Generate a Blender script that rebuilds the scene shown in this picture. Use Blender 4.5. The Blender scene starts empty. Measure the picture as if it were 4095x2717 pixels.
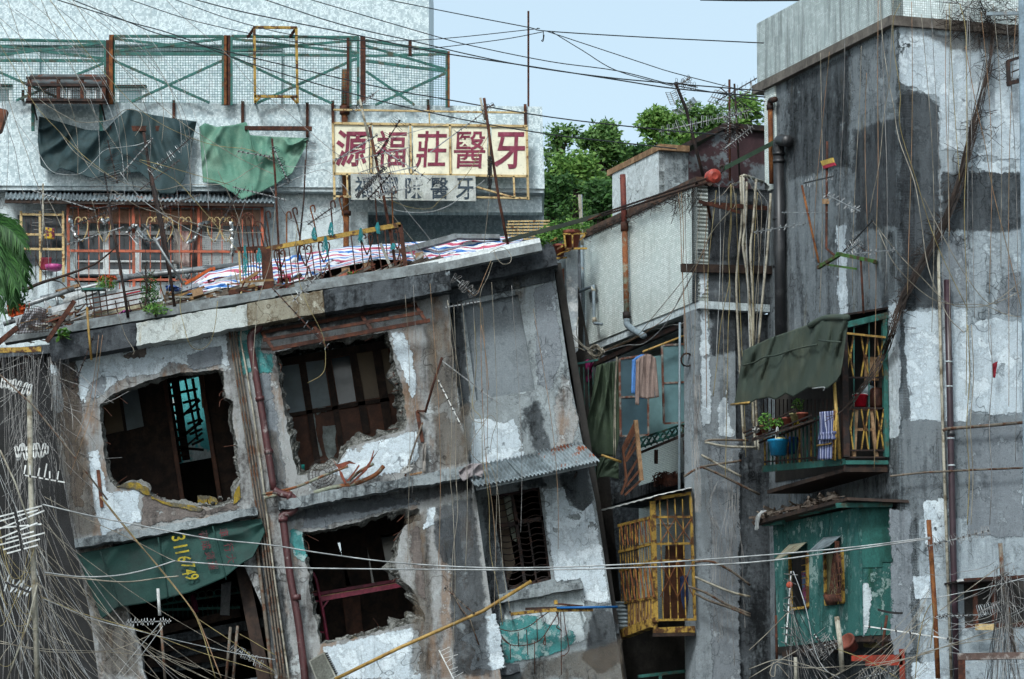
import bpy,math,random
from mathutils import Vector as V,noise,geometry,Matrix
R=random.Random(7)
sc=bpy.context.scene
# ----- camera, sky, sun, exposure
F=17800.0;CX,CY=2047.5,1358.5
TILT=math.atan(2700/F);CAM=V((0,0,1.7))
CT,ST=math.cos(TILT),math.sin(TILT)
cd=bpy.data.cameras.new('camera');cd.sensor_width=36;cd.lens=F/4095*36
cd.clip_start=0.5;cd.clip_end=3000
cam=bpy.data.objects.new('camera',cd);sc.collection.objects.link(cam)
cam.location=CAM;cam.rotation_euler=(math.pi/2+TILT,0,0)
sc.camera=cam
SUN_EL,SUN_AZ=45,200
wd=bpy.data.worlds.new('World');sc.world=wd;wd.use_nodes=True
wn=wd.node_tree.nodes;wl=wd.node_tree.links
sky=wn.new('ShaderNodeTexSky');sky.sky_type='NISHITA';sky.sun_disc=False
sky.sun_elevation=math.radians(SUN_EL);sky.sun_rotation=math.radians(SUN_AZ)
sky.air_density=0.8;sky.dust_density=3.0;sky.ozone_density=1.0;sky.altitude=20
bg=wn['Background'];bg.inputs[1].default_value=0.13
veil=wn.new('ShaderNodeMix');veil.data_type='RGBA';veil.inputs[0].default_value=.55
veil.inputs[7].default_value=(2.7,3.35,3.25,1)
wl.new(sky.outputs[0],veil.inputs[6]);wl.new(veil.outputs[2],bg.inputs[0])
sd=bpy.data.lights.new('sun','SUN');sd.energy=1.5;sd.angle=math.radians(12);sd.color=(.93,.99,1)
so=bpy.data.objects.new('sun',sd);sc.collection.objects.link(so)
az=math.radians(SUN_AZ);el=math.radians(SUN_EL)
so.rotation_euler=V((math.sin(az)*math.cos(el),math.cos(az)*math.cos(el),math.sin(el))).to_track_quat('Z','Y').to_euler()
so.location=(0,-20,60)
sc.view_settings.view_transform='Standard';sc.view_settings.look='None'
sc.view_settings.gamma=1;sc.view_settings.use_curve_mapping=False
sc.view_settings.exposure=1.0
sc.render.engine='CYCLES';sc.cycles.max_bounces=5;sc.cycles.diffuse_bounces=2;sc.cycles.glossy_bounces=2
sc.cycles.transparent_max_bounces=8;sc.cycles.use_adaptive_sampling=True;sc.cycles.adaptive_threshold=.04
# ----- geometry helpers
def ray(px,py):
 x=(px-CX)/F;y=-(py-CY)/F
 return V((x,CT-y*ST,ST+y*CT))
class Pl:
 """a plane of the place; calling it turns a photograph pixel into the point on that plane"""
 def __init__(s,pt,n):s.pt=V(pt);s.n=V(n).normalized()
 def __call__(s,px,py,o=0.0):
  d=ray(px,py);return CAM+d*((s.pt+s.n*o-CAM).dot(s.n)/d.dot(s.n))
 def off(s,o):return Pl(s.pt+s.n*o,s.n)
 def gnd(s,px,py=2717,z=0.0):
  p=s(px,py);p.z=z;return p
def Y(d):return Pl((0,d,0),(0,-1,0))
def cr(pts,n=5):
 """Catmull-Rom through the points"""
 if len(pts)<3:return[V(p)for p in pts]
 P=[V(p)for p in pts];P=[P[0]*2-P[1]]+P+[P[-1]*2-P[-2]];out=[]
 for i in range(1,len(P)-2):
  a,b,c,d=P[i-1:i+3]
  for j in range(n):
   t=j/n
   out.append(.5*(2*b+(c-a)*t+(2*a-5*b+4*c-d)*t*t+(3*b-a-3*c+d)*t**3))
 out.append(P[-2]);return out
def jag(pts,amp=5,step=14,seed=0,closed=True):
 """rough outline: subdivide a pixel outline and displace it"""
 out=[];n=len(pts);s=seed*17.3
 for i in range(n if closed else n-1):
  a,b=pts[i],pts[(i+1)%n];L=math.hypot(b[0]-a[0],b[1]-a[1]);m=max(1,int(L/step))
  nx,ny=((b[1]-a[1])/L,(a[0]-b[0])/L)if L else(0,0)
  for j in range(m):
   t=j/m;x=a[0]+(b[0]-a[0])*t;y=a[1]+(b[1]-a[1])*t
   k=amp*(1.7*noise.noise(V((x/46,y/46,s)))+1.0*noise.noise(V((x/15,y/15,s+3)))+.7*noise.noise(V((x/6,y/6,s+7))))
   q=amp*.8*noise.noise(V((x/12,y/12,s+11)))
   out.append((x+nx*k-ny*q,y+ny*k+nx*q))
 if not closed:out.append(pts[-1])
 return out
class MB:
 def __init__(s):s.v=[];s.f=[]
 def add(s,vs,fs):
  o=len(s.v);s.v+=[V(p)for p in vs];s.f+=[tuple(i+o for i in f)for f in fs];return s
 def obox(s,o,a,b,c):
  o,a,b,c=V(o),V(a),V(b),V(c)
  vs=[o,o+a,o+a+b,o+b,o+c,o+a+c,o+a+b+c,o+b+c]
  fs=[(3,2,1,0),(4,5,6,7),(0,1,5,4),(1,2,6,5),(2,3,7,6),(3,0,4,7)]
  if a.cross(b).dot(c)<0:fs=[f[::-1]for f in fs]
  return s.add(vs,fs)
 def bar(s,a,b,w,t=None,up=None):
  a,b=V(a),V(b);d=b-a;t=w if t is None else t
  u=V(up)if up else(V((0,-1,0))if abs(d.normalized().y)<.9 else V((0,0,1)))
  x=d.cross(u).normalized();y=x.cross(d).normalized()
  return s.obox(a-x*w/2-y*t/2,x*w,y*t,d)
 def tube(s,pts,r,n=6,r2=None,cap=True):
  pts=[V(p)for p in pts];m=len(pts);T=[]
  for i in range(m):
   t=pts[min(i+1,m-1)]-pts[max(i-1,0)]
   T.append(t.normalized()if t.length>1e-9 else V((0,0,1)))
  x=T[0].orthogonal().normalized();o=len(s.v)
  for i in range(m):
   x=(x-T[i]*x.dot(T[i]));x=x.normalized()if x.length>1e-6 else T[i].orthogonal().normalized()
   y=T[i].cross(x);rr=r[i]if isinstance(r,(list,tuple))else(r if r2 is None else r+(r2-r)*i/max(1,m-1))
   for j in range(n):
    q=2*math.pi*j/n;s.v.append(pts[i]+x*(rr*math.cos(q))+y*(rr*math.sin(q)))
  for i in range(m-1):
   for j in range(n):
    k=(j+1)%n;s.f.append((o+i*n+j,o+i*n+k,o+i*n+n+k,o+i*n+n+j))
  if cap:
   s.f.append(tuple(o+j for j in range(n))[::-1]);s.f.append(tuple(o+(m-1)*n+j for j in range(n)))
  return s
 def lathe(s,o,ax,prof,n=16):
  o,ax=V(o),V(ax).normalized();x=ax.orthogonal().normalized();y=ax.cross(x);k0=len(s.v)
  for r,h in prof:
   for j in range(n):
    q=2*math.pi*j/n;s.v.append(o+ax*h+(x*math.cos(q)+y*math.sin(q))*r)
  for i in range(len(prof)-1):
   for j in range(n):
    k=(j+1)%n;s.f.append((k0+i*n+j,k0+i*n+k,k0+i*n+n+k,k0+i*n+n+j))
  s.f.append(tuple(k0+j for j in range(n))[::-1]);e=k0+(len(prof)-1)*n;s.f.append(tuple(e+j for j in range(n)))
  return s
 def prism(s,pts,d,holes=(),side=True,back=True):
  """coplanar outline (with holes) pushed along d"""
  loops=[[V(p)for p in pts]]+[[V(p)for p in h]for h in holes];d=V(d)
  flat=[p for l in loops for p in l];tri=geometry.tessellate_polygon(loops);o=len(s.v);N=len(flat)
  s.v+=flat;s.f+=[tuple(i+o for i in t)for t in tri]
  if back:
   s.v+=[p+d for p in flat];s.f+=[tuple(i+o+N for i in t[::-1])for t in tri]
   if side:
    b=0
    for l in loops:
     m=len(l)
     for i in range(m):s.f.append((o+b+i,o+b+(i+1)%m,o+N+b+(i+1)%m,o+N+b+i))
     b+=m
  return s
 def sheet(s,rows,d=None):
  """grid of points as a sheet; with d it gets that thickness"""
  n,m=len(rows),len(rows[0]);o=len(s.v)
  s.v+=[V(p)for r in rows for p in r]
  g=lambda i,j:o+i*m+j
  s.f+=[(g(i,j),g(i,j+1),g(i+1,j+1),g(i+1,j))for i in range(n-1)for j in range(m-1)]
  if d is not None:
   d=V(d);N=n*m;s.v+=[V(p)+d for r in rows for p in r]
   s.f+=[(N+g(i+1,j),N+g(i+1,j+1),N+g(i,j+1),N+g(i,j))for i in range(n-1)for j in range(m-1)]
   B=[g(0,j)for j in range(m)]+[g(i,m-1)for i in range(1,n)]+[g(n-1,j)for j in range(m-2,-1,-1)]+[g(i,0)for i in range(n-2,0,-1)]
   for i in range(len(B)):
    a,b=B[i],B[(i+1)%len(B)];s.f.append((a,a+N,b+N,b))
  return s
def link(name,me,parent=None):
 o=bpy.data.objects.new(name,me);sc.collection.objects.link(o);o.parent=parent;return o
def mesh(name,mb,mat,base,smooth=False):
 me=bpy.data.meshes.new(name);me.from_pydata([p-base for p in mb.v],[],mb.f)
 if mat:me.materials.append(mat)
 me.validate();
 if smooth:me.polygons.foreach_set('use_smooth',[True]*len(me.polygons))
 if getattr(mb,'edge',None):
  me.attributes.new('edge','FLOAT','POINT').data.foreach_set('value',mb.edge)
 me.update();return me
class T:
 """a thing: an Empty at its base that parents its parts (thing > part > sub-part)"""
 def __init__(s,name,label,cat,group=None,base=None,kind=None):
  s.o=bpy.data.objects.new(name,None);sc.collection.objects.link(s.o)
  s.o.empty_display_size=.1;s.o['label']=label
  if kind:s.o['kind']=kind
  if cat:s.o['category']=cat
  if group:s.o['group']=group
  s.base=None
  if base is not None:s._b(V(base))
 def _b(s,b):s.base=b;s.o.location=b
 def add(s,name,mb,mat,smooth=False,parent=None,kind=None,label=None):
  if s.base is None:
   xs=[p.x for p in mb.v];ys=[p.y for p in mb.v];zs=[p.z for p in mb.v]
   s._b(V(((min(xs)+max(xs))/2,(min(ys)+max(ys))/2,min(zs))))
  o=link(name,mesh(name,mb,mat,s.base,smooth),parent or s.o)
  if kind:o['kind']=kind
  if label:o['label']=label
  return o
def one(name,label,cat,mb,mat,smooth=False,group=None,kind=None):
 """a thing that is a single mesh"""
 xs=[p.x for p in mb.v];ys=[p.y for p in mb.v];zs=[p.z for p in mb.v]
 b=V(((min(xs)+max(xs))/2,(min(ys)+max(ys))/2,min(zs)))
 o=link(name,mesh(name,mb,mat,b,smooth));o.location=b
 if label:o['label']=label
 if cat:o['category']=cat
 if group:o['group']=group
 if kind:o['kind']=kind
 return o
 # ----- materials (all procedural)
def rgb(h,k=1.0):
 c=[int(h[i:i+2],16)/255 for i in(0,2,4)]
 return[k*(x/12.92 if x<=.04045 else((x+.055)/1.055)**2.4)for x in c]
class NT:
 def __init__(s,name):
  s.m=bpy.data.materials.new(name);s.m.use_nodes=True;s.t=s.m.node_tree;s.N=s.t.nodes;s.L=s.t.links
  s.b=s.N['Principled BSDF'];s.tc=s.N.new('ShaderNodeTexCoord')
 def n(s,typ,ins=(),**kw):
  x=s.N.new('ShaderNode'+typ)
  for k,v in kw.items():setattr(x,k,v)
  for k,v in(ins.items()if isinstance(ins,dict)else enumerate(ins)):
   if v is None:continue
   if hasattr(v,'is_linked'):s.L.new(v,x.inputs[k])
   else:x.inputs[k].default_value=v
  return x
 def geo(s):return s.n('NewGeometry').outputs['Position']
 def noise(s,vec,scale,detail=5,rough=.6,stretch=None):
  if stretch:vec=s.n('Mapping',{'Vector':vec,'Scale':stretch}).outputs[0]
  return s.n('TexNoise',{'Vector':vec,'Scale':scale,'Detail':detail,'Roughness':rough}).outputs['Fac']
 def ramp(s,fac,lo,hi):
  return s.n('MapRange',{'Value':fac,'From Min':lo,'From Max':hi},interpolation_type='SMOOTHSTEP').outputs[0]
 def math(s,op,a,b):return s.n('Math',[a,b],operation=op).outputs[0]
 def mix(s,f,a,b,blend='MIX'):
  x=s.n('Mix',data_type='RGBA',blend_type=blend)
  for i,v in((0,f),(6,a),(7,b)):
   if hasattr(v,'is_linked'):s.L.new(v,x.inputs[i])
   else:x.inputs[i].default_value=v if i==0 else(*v[:3],1)
  return x.outputs[2]
 def out(s,col,rough=.85,metal=0,bump=None,bs=.3,dist=.02,spec=.3):
  s.L.new(col,s.b.inputs['Base Color'])if hasattr(col,'is_linked')else setattr(s.b.inputs['Base Color'],'default_value',(*col[:3],1))
  s.b.inputs['Roughness'].default_value=rough;s.b.inputs['Metallic'].default_value=metal
  s.b.inputs['Specular IOR Level'].default_value=spec
  if bump is not None:
   s.L.new(s.n('Bump',{'Height':bump,'Strength':bs,'Distance':dist}).outputs[0],s.b.inputs['Normal'])
  return s.m
def plain(name,c,c2=None,scale=4,lo=.45,hi=.62,rough=.7,metal=0,var=.25,bump=.25,fine=30,spec=.3,grim=.6):
 """paint or metal with worn patches of a second colour and fine grain"""
 t=NT(name);p=t.geo();n=t.noise(p,fine,3,.7);col=c;grime=t.ramp(t.noise(p,2.3,4,.7,(2,2,.8)),.38,.62)
 if c2 is not None:col=t.mix(t.ramp(t.noise(p,scale,5,.65),lo,hi),c,c2)
 col=t.mix(t.ramp(n,.25,.75),t.mix(1,col,(1-var,)*3,'MULTIPLY'),t.mix(1,col,(1+var*.5,)*3,'MULTIPLY'))
 col=t.mix(t.math('MULTIPLY',grime,grim),col,t.mix(1,col,(.45,.43,.42),'MULTIPLY'))
 return t.out(col,rough,metal,n if bump>.3 else None,bump,.006,spec)
WARGS={}
def wall(name,base,dark,light,dk=(.45,.68),lt=(.60,.66),big=.9,streak=.5,bs=.5,tint=None,tl=(.62,.75),fine=14,alpha=None):
 """weathered plaster: blotches, rain streaks, chalky bloom, peeled areas, pits and cracks; with alpha it ends in a ragged edge"""
 if alpha is None:WARGS[name]=(base,dark,light,dk,lt,big,streak,bs,tint,tl,fine)
 base,dark,light=[[x*k for x,k in zip(c,(.945,1,1.03))]for c in(base,dark,light)]  # cool cast of the light multiplied into the wall colours
 t=NT(name);p=t.geo()
 n1=t.noise(p,big,4,.66);n2=t.noise(p,1.4,3,.7,(3,3,.45));n3=t.noise(p,fine,3,.78)
 m=t.math('ADD',t.math('MULTIPLY',n1,1-streak),t.math('MULTIPLY',n2,streak))
 m=t.math('ADD',m,t.math('MULTIPLY',t.math('SUBTRACT',n3,.5),.35))
 col=t.mix(t.ramp(m,*dk),base,dark)
 if tint is not None:col=t.mix(t.math('MULTIPLY',t.ramp(t.noise(p,1.3,4,.65,(2.4,2.4,.6)),*tl),.7),col,tint)
 n4=t.noise(p,big*2.1,5,.7);lm=t.ramp(n4,*lt)
 peel_shade=t.math('MULTIPLY',t.ramp(n4,lt[0]-.02,lt[0]+.005),t.math('SUBTRACT',1,lm))  # thin shadow along the peel edges, painted into the colour
 col=t.mix(t.math('MULTIPLY',peel_shade,.45),col,dark);col=t.mix(t.math('MULTIPLY',lm,.85),col,light)
 col=t.mix(t.math('MULTIPLY',t.ramp(t.noise(p,4.2,3,.85,(1,1,.7)),.5,.72),.4),col,light)
 drip=t.math('MULTIPLY',t.ramp(t.noise(p,2.6,3,.72,(3.2,3.2,.22)),.5,.72),t.ramp(n1,.36,.6));col=t.mix(t.math('MULTIPLY',drip,.75),col,dark)
 g=t.noise(p,70,2,.8);col=t.mix(1,col,t.mix(t.ramp(g,.3,.7),(.8,)*3,(1.1,)*3),'MULTIPLY')
 col=t.mix(t.math('MULTIPLY',t.ramp(t.noise(p,33,2,.6),.66,.70),.6),col,dark)
 wp=t.n('VectorMath',{0:p,1:t.n('TexNoise',{'Vector':p,'Scale':3.5,'Detail':1}).outputs['Color']},operation='ADD').outputs[0]
 vo=t.n('TexVoronoi',{'Vector':wp,'Scale':.8},feature='DISTANCE_TO_EDGE').outputs['Distance']
 ck=t.math('MULTIPLY',t.math('SUBTRACT',1,t.ramp(vo,.0,.014)),t.ramp(n1,.46,.56));col=t.mix(t.math('MULTIPLY',ck,.8),col,[x*.4 for x in dark])
 h=t.math('ADD',t.math('MULTIPLY',n3,1.0),t.math('MULTIPLY',g,.4))
 if alpha is not None:
  e=t.n('Attribute',attribute_name='edge').outputs['Fac']
  a=t.math('ADD',e,t.math('ADD',t.math('MULTIPLY',t.math('SUBTRACT',t.noise(p,4,3,.6),.5),2.6+alpha*2),t.math('MULTIPLY',t.math('SUBTRACT',t.noise(p,17,2,.7),.5),1.6)))
  if alpha<.2:a=t.math('SUBTRACT',a,t.math('MULTIPLY',t.ramp(t.noise(p,2.6,4,.65),.62,.70),6))
  mk=t.ramp(a,-alpha-.02,alpha+.02)
  if alpha>=.45:mk=t.math('MULTIPLY',mk,.45 if alpha>.6 else.65)
  t.L.new(mk,t.b.inputs['Alpha'])
  if alpha<.2:col=t.mix(t.math('MULTIPLY',t.math('SUBTRACT',1,t.ramp(a,0,.25)),.5),col,dark)
 return t.out(col,.92,0,h,bs,.03,.15)
PMAT={}
def flake(mat,soft):
 k=(mat.name,soft)
 if k not in PMAT:PMAT[k]=wall(mat.name+'_flake',*WARGS[mat.name],alpha=soft)
 return PMAT[k]
def tiles(name,u,c1,c2,grout,tw=.024,th=.024,mortar=.09,off=0.0,stain=(.25,.3,.3),sk=.35,dk=(.5,.8),cl=6.0):
 """glazed mosaic; the tiles are smaller than a pixel or two"""
 c1,c2,grout=[[x*k for x,k in zip(c,(.95,1,1.02))]for c in(c1,c2,grout)]  # same cool light cast put into the tile colours
 t=NT(name);p=t.geo()
 uu=t.n('VectorMath',{0:p,1:(*u,0)},operation='DOT_PRODUCT').outputs['Value']
 z=t.n('SeparateXYZ',[p]).outputs[2]
 vec=t.n('CombineXYZ',[t.math('DIVIDE',uu,tw),t.math('DIVIDE',z,th)]).outputs[0]
 b=t.n('TexBrick',{'Vector':vec,'Color1':(*c1,1),'Color2':(*c2,1),'Mortar':(*grout,1),'Scale':1,'Mortar Size':mortar,'Mortar Smooth':.2,'Bias':-.3,'Brick Width':1,'Row Height':1},offset=off)
 b.inputs['Bias'].default_value=-.3
 cell=t.n('TexWhiteNoise',{'Vector':t.n('VectorMath',{0:t.n('VectorMath',{0:vec,1:(.5,.4,1)},operation='MULTIPLY').outputs[0]},operation='FLOOR').outputs[0]}).outputs[0]
 col=t.mix(t.math('MULTIPLY',t.math('GREATER_THAN',cell,.66),.6),b.outputs[0],c2)
 col=t.mix(t.math('MULTIPLY',t.ramp(t.noise(p,1.5,6,.65,(4,4,.4)),*dk),sk),col,stain)
 col=t.mix(t.math('MULTIPLY',t.ramp(t.noise(p,9,7,.7,(2,2,.5)),.58,.72),sk*.7),col,stain)
 return t.out(col,.35,0,b.outputs['Fac'],-.2,.004,.4)
def glass(name,c,rough=.15):
 t=NT(name);n=t.noise(t.geo(),3,4);col=t.mix(t.ramp(n,.3,.7),c,[x*1.5 for x in c])
 return t.out(col,rough,0,None,spec=.6)
E1=V((-.3305,.9438,0));E2=V((.9438,.3305,0))
M={}
M['mosaic']=tiles('white_mosaic',(1,0),rgb('d9e1e2'),rgb('8f9fa5'),rgb('98a3a6'),.024,.024,.07,stain=rgb('8f9a9c'),sk=.4)
M['mosaic_side']=tiles('white_strip_tile',E1[:2],rgb('e3e7e2'),rgb('bcc4be'),rgb('6f746d'),.06,.032,.07,.5,stain=rgb('6d7266'),sk=.5)
M['mosaic_front']=tiles('white_front_tile',E2[:2],rgb('e3e8e6'),rgb('b4bdbb'),rgb('5c6462'),.036,.036,.07,stain=rgb('5d6260'),sk=.45)
M['mosaic_parapet']=tiles('stained_parapet_tile',E1[:2],rgb('c3cac8'),rgb('9aa3a0'),rgb('6a6f6a'),.06,.032,.07,.5,stain=rgb('565b58'),sk=.8,dk=(.42,.7))
M['plaster_white']=wall('white_plaster',rgb('c3cacb'),rgb('777e81'),rgb('d0d6d6'),(.55,.8),(.5,.6),bs=.3)
M['concrete']=wall('stained_concrete',rgb('8d9293'),rgb('3c3f41'),rgb('b5bcbd'),(.46,.68),(.62,.72),tint=rgb('6b5f50'))
M['concrete_brown']=wall('brown_stained_plaster',rgb('959492'),rgb('4f4b49'),rgb('bdc1c1'),(.46,.66),(.6,.66),tint=rgb('80664f'),tl=(.5,.66))
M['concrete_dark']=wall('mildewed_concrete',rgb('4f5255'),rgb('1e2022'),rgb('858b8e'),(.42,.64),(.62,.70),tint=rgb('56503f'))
M['concrete_grey']=wall('grey_render',rgb('868b8e'),rgb('4c5053'),rgb('a9afb2'),(.48,.72),(.58,.7),bs=.5)
M['paint_white']=wall('flaking_white_paint',rgb('c0c8cd'),rgb('868c91'),rgb('d6dcdf'),(.55,.8),(.5,.58),big=1.6,bs=.5)
M['paint_grey']=wall('flaking_grey_paint',rgb('7d8185'),rgb('4d5053'),rgb('a2a7aa'),(.5,.72),(.58,.66),big=1.6,bs=.5)
M['paint_brown']=wall('bared_brown_render',rgb('6f6560'),rgb('3f3a38'),rgb('918a84'),(.45,.68),(.62,.7),big=1.8,bs=.6)
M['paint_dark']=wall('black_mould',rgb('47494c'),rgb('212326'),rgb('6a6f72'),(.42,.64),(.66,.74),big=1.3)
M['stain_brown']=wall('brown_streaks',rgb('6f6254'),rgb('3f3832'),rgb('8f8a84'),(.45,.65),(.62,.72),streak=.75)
M['paint_teal']=wall('teal_paint',rgb('4a8a88'),rgb('3a6262'),rgb('a2b5b2'),(.48,.68),(.5,.55),big=2.4)
M['broken']=wall('broken_concrete',rgb('7f7d78'),rgb('35342f'),rgb('a3a19b'),(.42,.6),(.56,.64),big=3,streak=.15,bs=1.0,tint=rgb('77704f'),fine=22)
M['moss']=plain('mossy_yellow_mortar',rgb('8f7a2c'),rgb('5b584c'),6,.42,.58,.95,var=.4,bump=.9)
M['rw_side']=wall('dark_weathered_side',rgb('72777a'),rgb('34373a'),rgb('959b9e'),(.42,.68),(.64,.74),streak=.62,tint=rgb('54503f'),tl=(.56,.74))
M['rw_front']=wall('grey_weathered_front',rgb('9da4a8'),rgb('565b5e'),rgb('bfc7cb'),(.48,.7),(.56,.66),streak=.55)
M['tarmac']=plain('asphalt',rgb('3c3d3f'),rgb('4a4a4a'),2)
M['hill']=plain('hill_green',rgb('3d5a2a'),rgb('57702f'),.15,.4,.6,1)
M['iron']=plain('rusty_iron',rgb('40271f'),rgb('5a3526'),9,.45,.6,.85,var=.4,bump=.6)
M['iron_dark']=plain('dark_iron',rgb('26201f'),rgb('3d2820'),9,.45,.62,.7,var=.35,bump=.5)
M['rust_orange']=plain('orange_rust',rgb('85552f'),rgb('603620'),5,.45,.6,.85,var=.35,bump=.5)
M['rust_yellow']=plain('rusty_yellow_paint',rgb('a5873f'),rgb('54371f'),7,.48,.57,.7,var=.3,bump=.4)
M['cream_frame']=plain('rusty_cream_paint',rgb('c2ab7c'),rgb('7a5228'),9,.55,.62,.7)
M['green_steel']=plain('green_steel_paint',rgb('2f665f'),rgb('4a4f42'),6,.5,.64,.6)
M['orange_paint']=plain('salmon_orange_paint',rgb('b05c42'),rgb('7a5242'),5,.5,.66,.6)
M['pipe_brown']=plain('maroon_pipe',rgb('4f2a2c'),rgb('8d8482'),7,.6,.68,.5,var=.35,bump=.4,spec=.5)
M['pipe_rust']=plain('rusted_grey_pipe',rgb('7a4a2c'),rgb('838878'),3.2,.46,.56,.8,var=.35,bump=.5)
M['pipe_grey']=plain('grey_pipe',rgb('7f8e96'),rgb('95806a'),5,.58,.7,.5)
M['pipe_pale']=plain('pale_conduit',rgb('a5a294'),rgb('6d6350'),6,.5,.64,.6)
M['pipe_black']=plain('black_drain',rgb('232528'),rgb('3a3b3d'),4,.5,.7,.45,var=.3,spec=.5)
M['conduit']=plain('rusty_conduit',rgb('6d665c'),rgb('5c3d2b'),8,.48,.6,.8)
M['cable_cream']=plain('cream_cable',rgb('9a9588'),rgb('6d685c'),3,.4,.6,.6,var=.1,bump=0)
M['cable_yellow']=plain('yellowed_cable',rgb('988c60'),rgb('776c48'),3,.4,.6,.6,var=.1,bump=0)
M['cable_grey']=plain('grey_cable',rgb('8f8f8d'),rgb('626262'),3,.4,.6,.6,var=.1,bump=0)
M['cable_white']=plain('wet_white_cable',rgb('b0b5b6'),rgb('888d8e'),3,.4,.6,.4,var=.1,bump=0)
M['cable_tan']=plain('tan_cable',rgb('94745a'),rgb('7a6a50'),3,.4,.6,.6,var=.1,bump=0)
M['cable_black']=plain('black_cable',rgb('15171b'),None,rough=.5,var=.1,bump=0)
M['alu']=plain('dull_aluminium',rgb('9a9fa1'),rgb('66696a'),8,.45,.65,.45,.6,var=.2,bump=.1)
M['black_plastic']=plain('black_plastic',rgb('17181a'),rgb('2b2c2e'),9,.5,.7,.5)
M['wood_dark']=plain('dark_timber',rgb('2b2320'),rgb('3d2f27'),6,.4,.6,.8)
M['wood_brown']=plain('brown_door_wood',rgb('5b3826'),rgb('43291d'),5,.4,.65,.6)
M['wood_raw']=plain('raw_timber',rgb('a08263'),rgb('7c5f44'),6,.4,.65,.8)
M['wood_red']=plain('red_brown_wood',rgb('70412b'),rgb('54301f'),6,.4,.65,.7)
M['plank_grey']=plain('grey_deck_plank',rgb('81898b'),rgb('6b7071'),5,.45,.65,.8,var=.2,bump=.3)
M['bamboo']=plain('bamboo',rgb('a98b4c'),rgb('8a6a36'),5,.45,.65,.5)
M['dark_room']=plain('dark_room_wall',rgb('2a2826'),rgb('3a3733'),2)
M['pane_dark']=glass('dark_pane',rgb('2b343a'))
M['pane_frost']=glass('frosted_pane',rgb('5a676c'),.5)
M['pane_amber']=glass('amber_pane',rgb('4a3a22'),.5)
M['white_frame']=plain('white_window_frame',rgb('d3dadb'),rgb('b4bbbc'),5,.5,.7,.5,grim=.25)
M['galv']=plain('galvanised_sheet',rgb('8a979d'),rgb('6c777c'),4,.42,.6,.5,.4,var=.2)
M['galv_rust']=plain('rusting_sheet',rgb('8d9aa0'),rgb('8a4a28'),5,.54,.62,.6,.2,var=.25)
M['sheet_white']=plain('white_sheet',rgb('d5d9d8'),rgb('b5b9b6'),5,.5,.7,.6)
def cloth(name,c,c2,scale=2.5,lo=.42,hi=.65,rough=.75):
 t=NT(name);p=t.geo();n=t.noise(p,scale,5,.65);f=t.noise(p,55,2)
 col=t.mix(t.ramp(n,lo,hi),c,c2);col=t.mix(t.ramp(f,.3,.7),col,t.mix(1,col,(.8,)*3,'MULTIPLY'))
 col=t.mix(t.math('MULTIPLY',t.ramp(t.noise(p,7,4,.7),.5,.75),.25),col,[min(1,x*1.5+.01)for x in c])
 rd=t.n('TexNoise',{'Vector':t.n('Mapping',{'Vector':p,'Scale':(1.5,1.5,.8)}).outputs[0],'Scale':3.2,'Detail':4},noise_type='RIDGED_MULTIFRACTAL').outputs['Fac']
 return t.out(col,rough,0,t.math('ADD',t.math('MULTIPLY',rd,.5),t.math('MULTIPLY',f,.12)),.55,.05,.3)
M['tarp_dark']=cloth('dark_teal_tarp',rgb('2f4347'),rgb('29393a'))
M['tarp_pale']=cloth('pale_green_tarp',rgb('55806f'),rgb('6f917f'),2.2)
M['tarp_green']=cloth('bottle_green_tarp',rgb('1f423d'),rgb('263b38'),2.2)
M['tarp_olive']=cloth('olive_tarp',rgb('3b463e'),rgb('444b40'),2.0)
M['tarp_moss']=cloth('moss_green_tarp',rgb('2f3d2f'),rgb('3c4a38'),2.0)
# ----- shape helpers that use the planes
def resamp(pts,n):
 L=[0]
 for a,b in zip(pts,pts[1:]):L.append(L[-1]+math.hypot(b[0]-a[0],b[1]-a[1]))
 out=[];k=0
 for i in range(n):
  d=L[-1]*i/(n-1)
  while k<len(L)-2 and L[k+1]<d:k+=1
  t=(d-L[k])/max(1e-9,L[k+1]-L[k]);a,b=pts[k],pts[k+1]
  out.append((a[0]+(b[0]-a[0])*t,a[1]+(b[1]-a[1])*t))
 return out
def drape(pl,top,bot,nu=40,nv=24,amp=.06,fx=9,fy=2,seed=0,out=.05,swag=0.0,thick=.01):
 """hanging cloth between a top and a bottom outline, with folds standing off the plane"""
 tt,bb=resamp(top,nu),resamp(bot,nu);rows=[]
 for j in range(nv):
  v=j/(nv-1);row=[]
  for i in range(nu):
   u=i/(nu-1);x=tt[i][0]+(bb[i][0]-tt[i][0])*v;y=tt[i][1]+(bb[i][1]-tt[i][1])*v
   f=.7*noise.noise(V((u*fx+seed*3.1+v*.7,v*fy*.45+seed,seed*1.7)))+.35*noise.noise(V((u*fx*2.3+5-v,v*fy*.8,seed+9.)))
   row.append(pl(x,y,out+amp*(f+.45*max(-.6,1-6*abs(noise.noise(V((u*fx*.6+v*1.1+seed,v*fy*.35,seed*.7))))))*(.35+.65*math.sin(math.pi*min(1,v*1.15+.1)))+swag*math.sin(math.pi*u)*v))
  rows.append(row)
 return MB().sheet(rows,pl.n*-thick)
def poly(pl,pts,th=.2,holes=(),o=0.0):
 return MB().prism([pl(x,y,o)for x,y in pts],pl.n*-th,[[pl(x,y,o)for x,y in h]for h in holes])
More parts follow.
